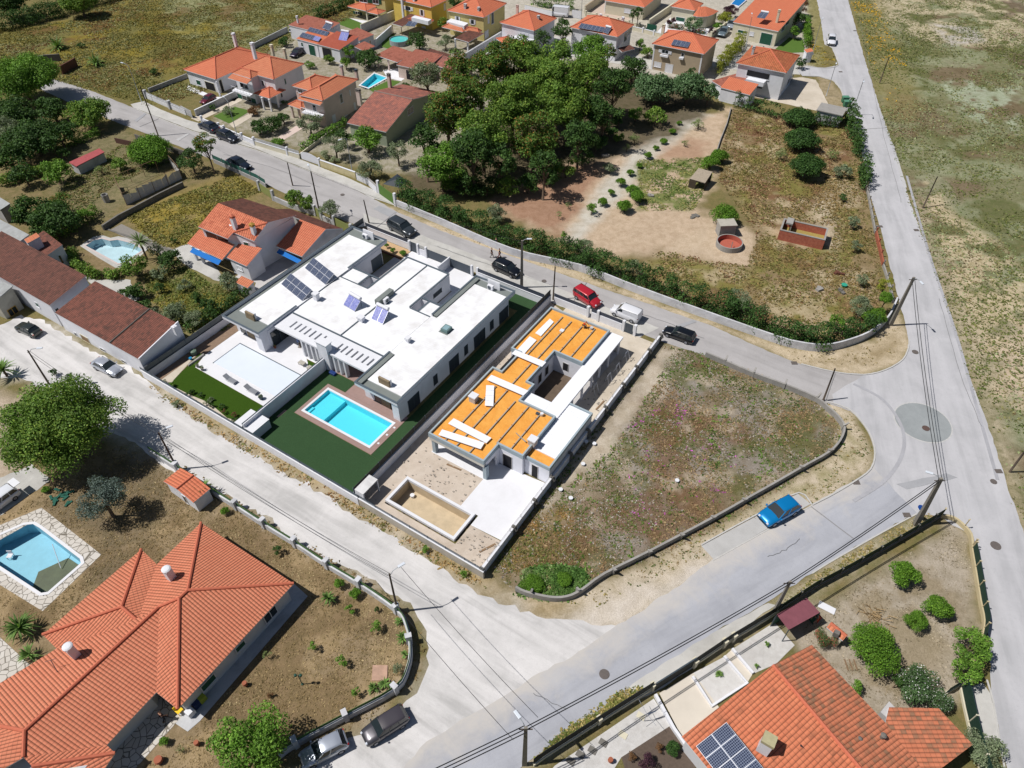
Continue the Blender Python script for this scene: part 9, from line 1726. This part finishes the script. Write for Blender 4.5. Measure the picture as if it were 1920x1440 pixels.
cover('ice_plant','dark green ice plant thicket in the near left corner of the empty lot',[(972,1112),(985,1070),(1040,1060),(1100,1070),(1110,1095),(1060,1122),(1010,1122)],5200,.34,[(70,104,44),(88,122,54),(104,132,66),(150,160,110)],90,.5,1.5)
cover('purple_flowers','purple flower patches in the empty lot',[(1160,790),(1320,740),(1400,900),(1230,1010),(1120,930)],1500,.2,[(214,110,196),(190,90,170)],63,.3,2.2,thr=.2); cover('orange_weeds','orange dry weeds near the bare corner of the lot',[(925,1060),(1010,930),(1090,960),(1020,1100)],2600,.2,[(166,130,78),(132,118,64),(110,112,56)],64,.35,2)
cover('verge_weeds','sparse weeds on the sandy verge round the lot',[(1545,752),(1590,768),(1638,850),(1625,884),(1440,998),(1300,1050),(1180,1110),(1080,1160),(1070,1128),(1270,1032),(1440,938),(1570,850),(1584,808)],5200,.2,[(118,118,62),(146,130,80),(92,104,50),(140,120,84)],65,.25,1.6,thr=.0)
cover('road_verge','dry weeds along the foot of the white front wall',[(270,715),(440,815),(660,938),(905,1085),(935,1120),(835,1070),(655,958),(480,860),(300,745)],9000,.28,[(176,144,92),(156,130,80),(110,112,56),(186,160,112),(140,104,64)],66,.4,2.2,thr=-.05)
cover('wall_verge','dry weeds between the gravel road and the green-boarded wall',[(480,960),(555,1005),(680,1085),(742,1118),(780,1180),(800,1225),(770,1300),(744,1310),(772,1235),(760,1185),(740,1150),(610,1070),(500,995),(400,935),(330,885),(340,870)],3500,.24,[(150,124,80),(120,104,64),(112,108,60)],67,.3,1.5)
cover('south_verge','yellow green weeds along the south road fence',[(1000,1430),(1050,1378),(1175,1290),(1212,1290),(1120,1355),(1020,1420)],5200,.28,[(160,152,84),(128,132,66),(176,158,100),(104,116,56)],68,.4,1.5); cover('south_verge','dry weeds along the dark green screen fence',[(1455,1140),(1522,1085),(1650,1008),(1745,962),(1755,972),(1660,1028),(1530,1100),(1460,1146)],3600,.24,[(166,148,96),(126,122,66),(182,160,116)],69,.3,1.5)
cover('wild_meadow','wild meadow of the right field',RF,130000,.30,[(108,118,58),(122,124,68),(94,108,50),(138,134,84),(150,160,112),(120,104,70)],70,.45,8,thr=-.05); cover('yellow_flowers','yellow flowering weeds along the long road',[(1592,-10),(1640,0),(1700,110),(1690,190),(1660,190),(1630,110)],2600,.3,[(226,178,40),(206,160,36)],71,.5,4,thr=.1); cover('yellow_flowers','yellow flowering weeds on the small verge by the side street',[(1515,80),(1545,90),(1565,110),(1560,125),(1520,122)],700,.25,[(216,176,50),(180,160,60),(140,130,70)],72,.4,2,thr=0)
cover('far_meadow','olive meadow at the upper left',TF,60000,.3,[(116,112,52),(138,128,60),(100,104,46),(150,150,100),(120,88,50)],73,.45,7); cover('tank_field_weeds','weeds round the brick tank',BF,26000,.3,[(148,124,76),(124,108,66),(112,110,54),(170,146,100),(120,84,58)],74,.35,4); cover('orchard_weeds','green weeds round the plank shelter',[(1195,300),(1330,295),(1335,335),(1300,395),(1200,395)],4000,.26,[(108,128,58),(90,112,48),(160,156,90),(132,136,72)],75,.4,2)
cover('garden_weeds','yellow weeds in the overgrown garden left of the twin house',[(270,515),(360,500),(440,545),(470,565),(420,620),(340,610),(280,560)],8000,.28,[(150,138,60),(118,126,56),(100,114,52),(140,134,76)],76,.5,2.2); cover('garden_weeds','yellow and green weeds above the two-storey house',[(235,405),(440,328),(490,358),(400,400),(355,460),(300,465)],8500,.3,[(144,134,66),(116,122,56),(138,128,74),(156,144,66)],77,.5,3); cover('vegetable_rows','vines and weeds of the vegetable garden',[(130,330),(230,270),(330,300),(215,345),(120,430),(110,380)],4500,.3,[(110,122,56),(140,126,80),(92,108,50)],78,.5,2)
cover('lawn_stubble','dry stubble of the bungalow garden',BG,24000,.15,[(162,140,98),(144,122,82),(124,108,70),(176,156,114)],79,.12,2.5,thr=-.15); cover('sand_litter','scattered dry litter in the sandy garden',[(1480,1170),(1785,985),(1812,1012),(1830,1200),(1700,1380),(1560,1280)],6000,.12,[(150,134,106),(120,110,84),(190,176,150)],80,.08,2,thr=0); cover('wall_sand_weeds','straggling weeds on the sand outside the grey plaster wall',[(742,390),(960,478),(1085,512),(1285,588),(1440,643),(1545,664),(1640,645),(1690,600),(1700,650),(1615,700),(1502,680),(1335,608),(1135,540),(960,480),(830,432)],5500,.22,[(164,144,98),(132,120,70),(178,160,120)],81,.25,1.8,thr=.02)
r=np.random.RandomState(5); mb=MB()
for k in range(210):
 x,y=[(r.uniform(1000,1560),r.uniform(700,1110)),(r.uniform(1050,1200),r.uniform(850,960)),(r.uniform(1000,1240),r.uniform(900,1100))][k%3]; q=p(x,y)
 if not inpoly(np.array([q.x]),np.array([q.y]),pl(LOT))[0]: continue
 s=r.uniform(.02,.08); a=r.rand()*3; mb.obox(q,Vector((math.cos(a),math.sin(a),0)),Vector((-math.sin(a),math.cos(a),0)),s,s*.7,.0,s*.9)
tag(mb.build('rubble',plain('pale_rubble',srgb(214,206,192),.9,.2,6)),'pale stones and rubble scattered over the empty lot','rubble',kind='stuff')
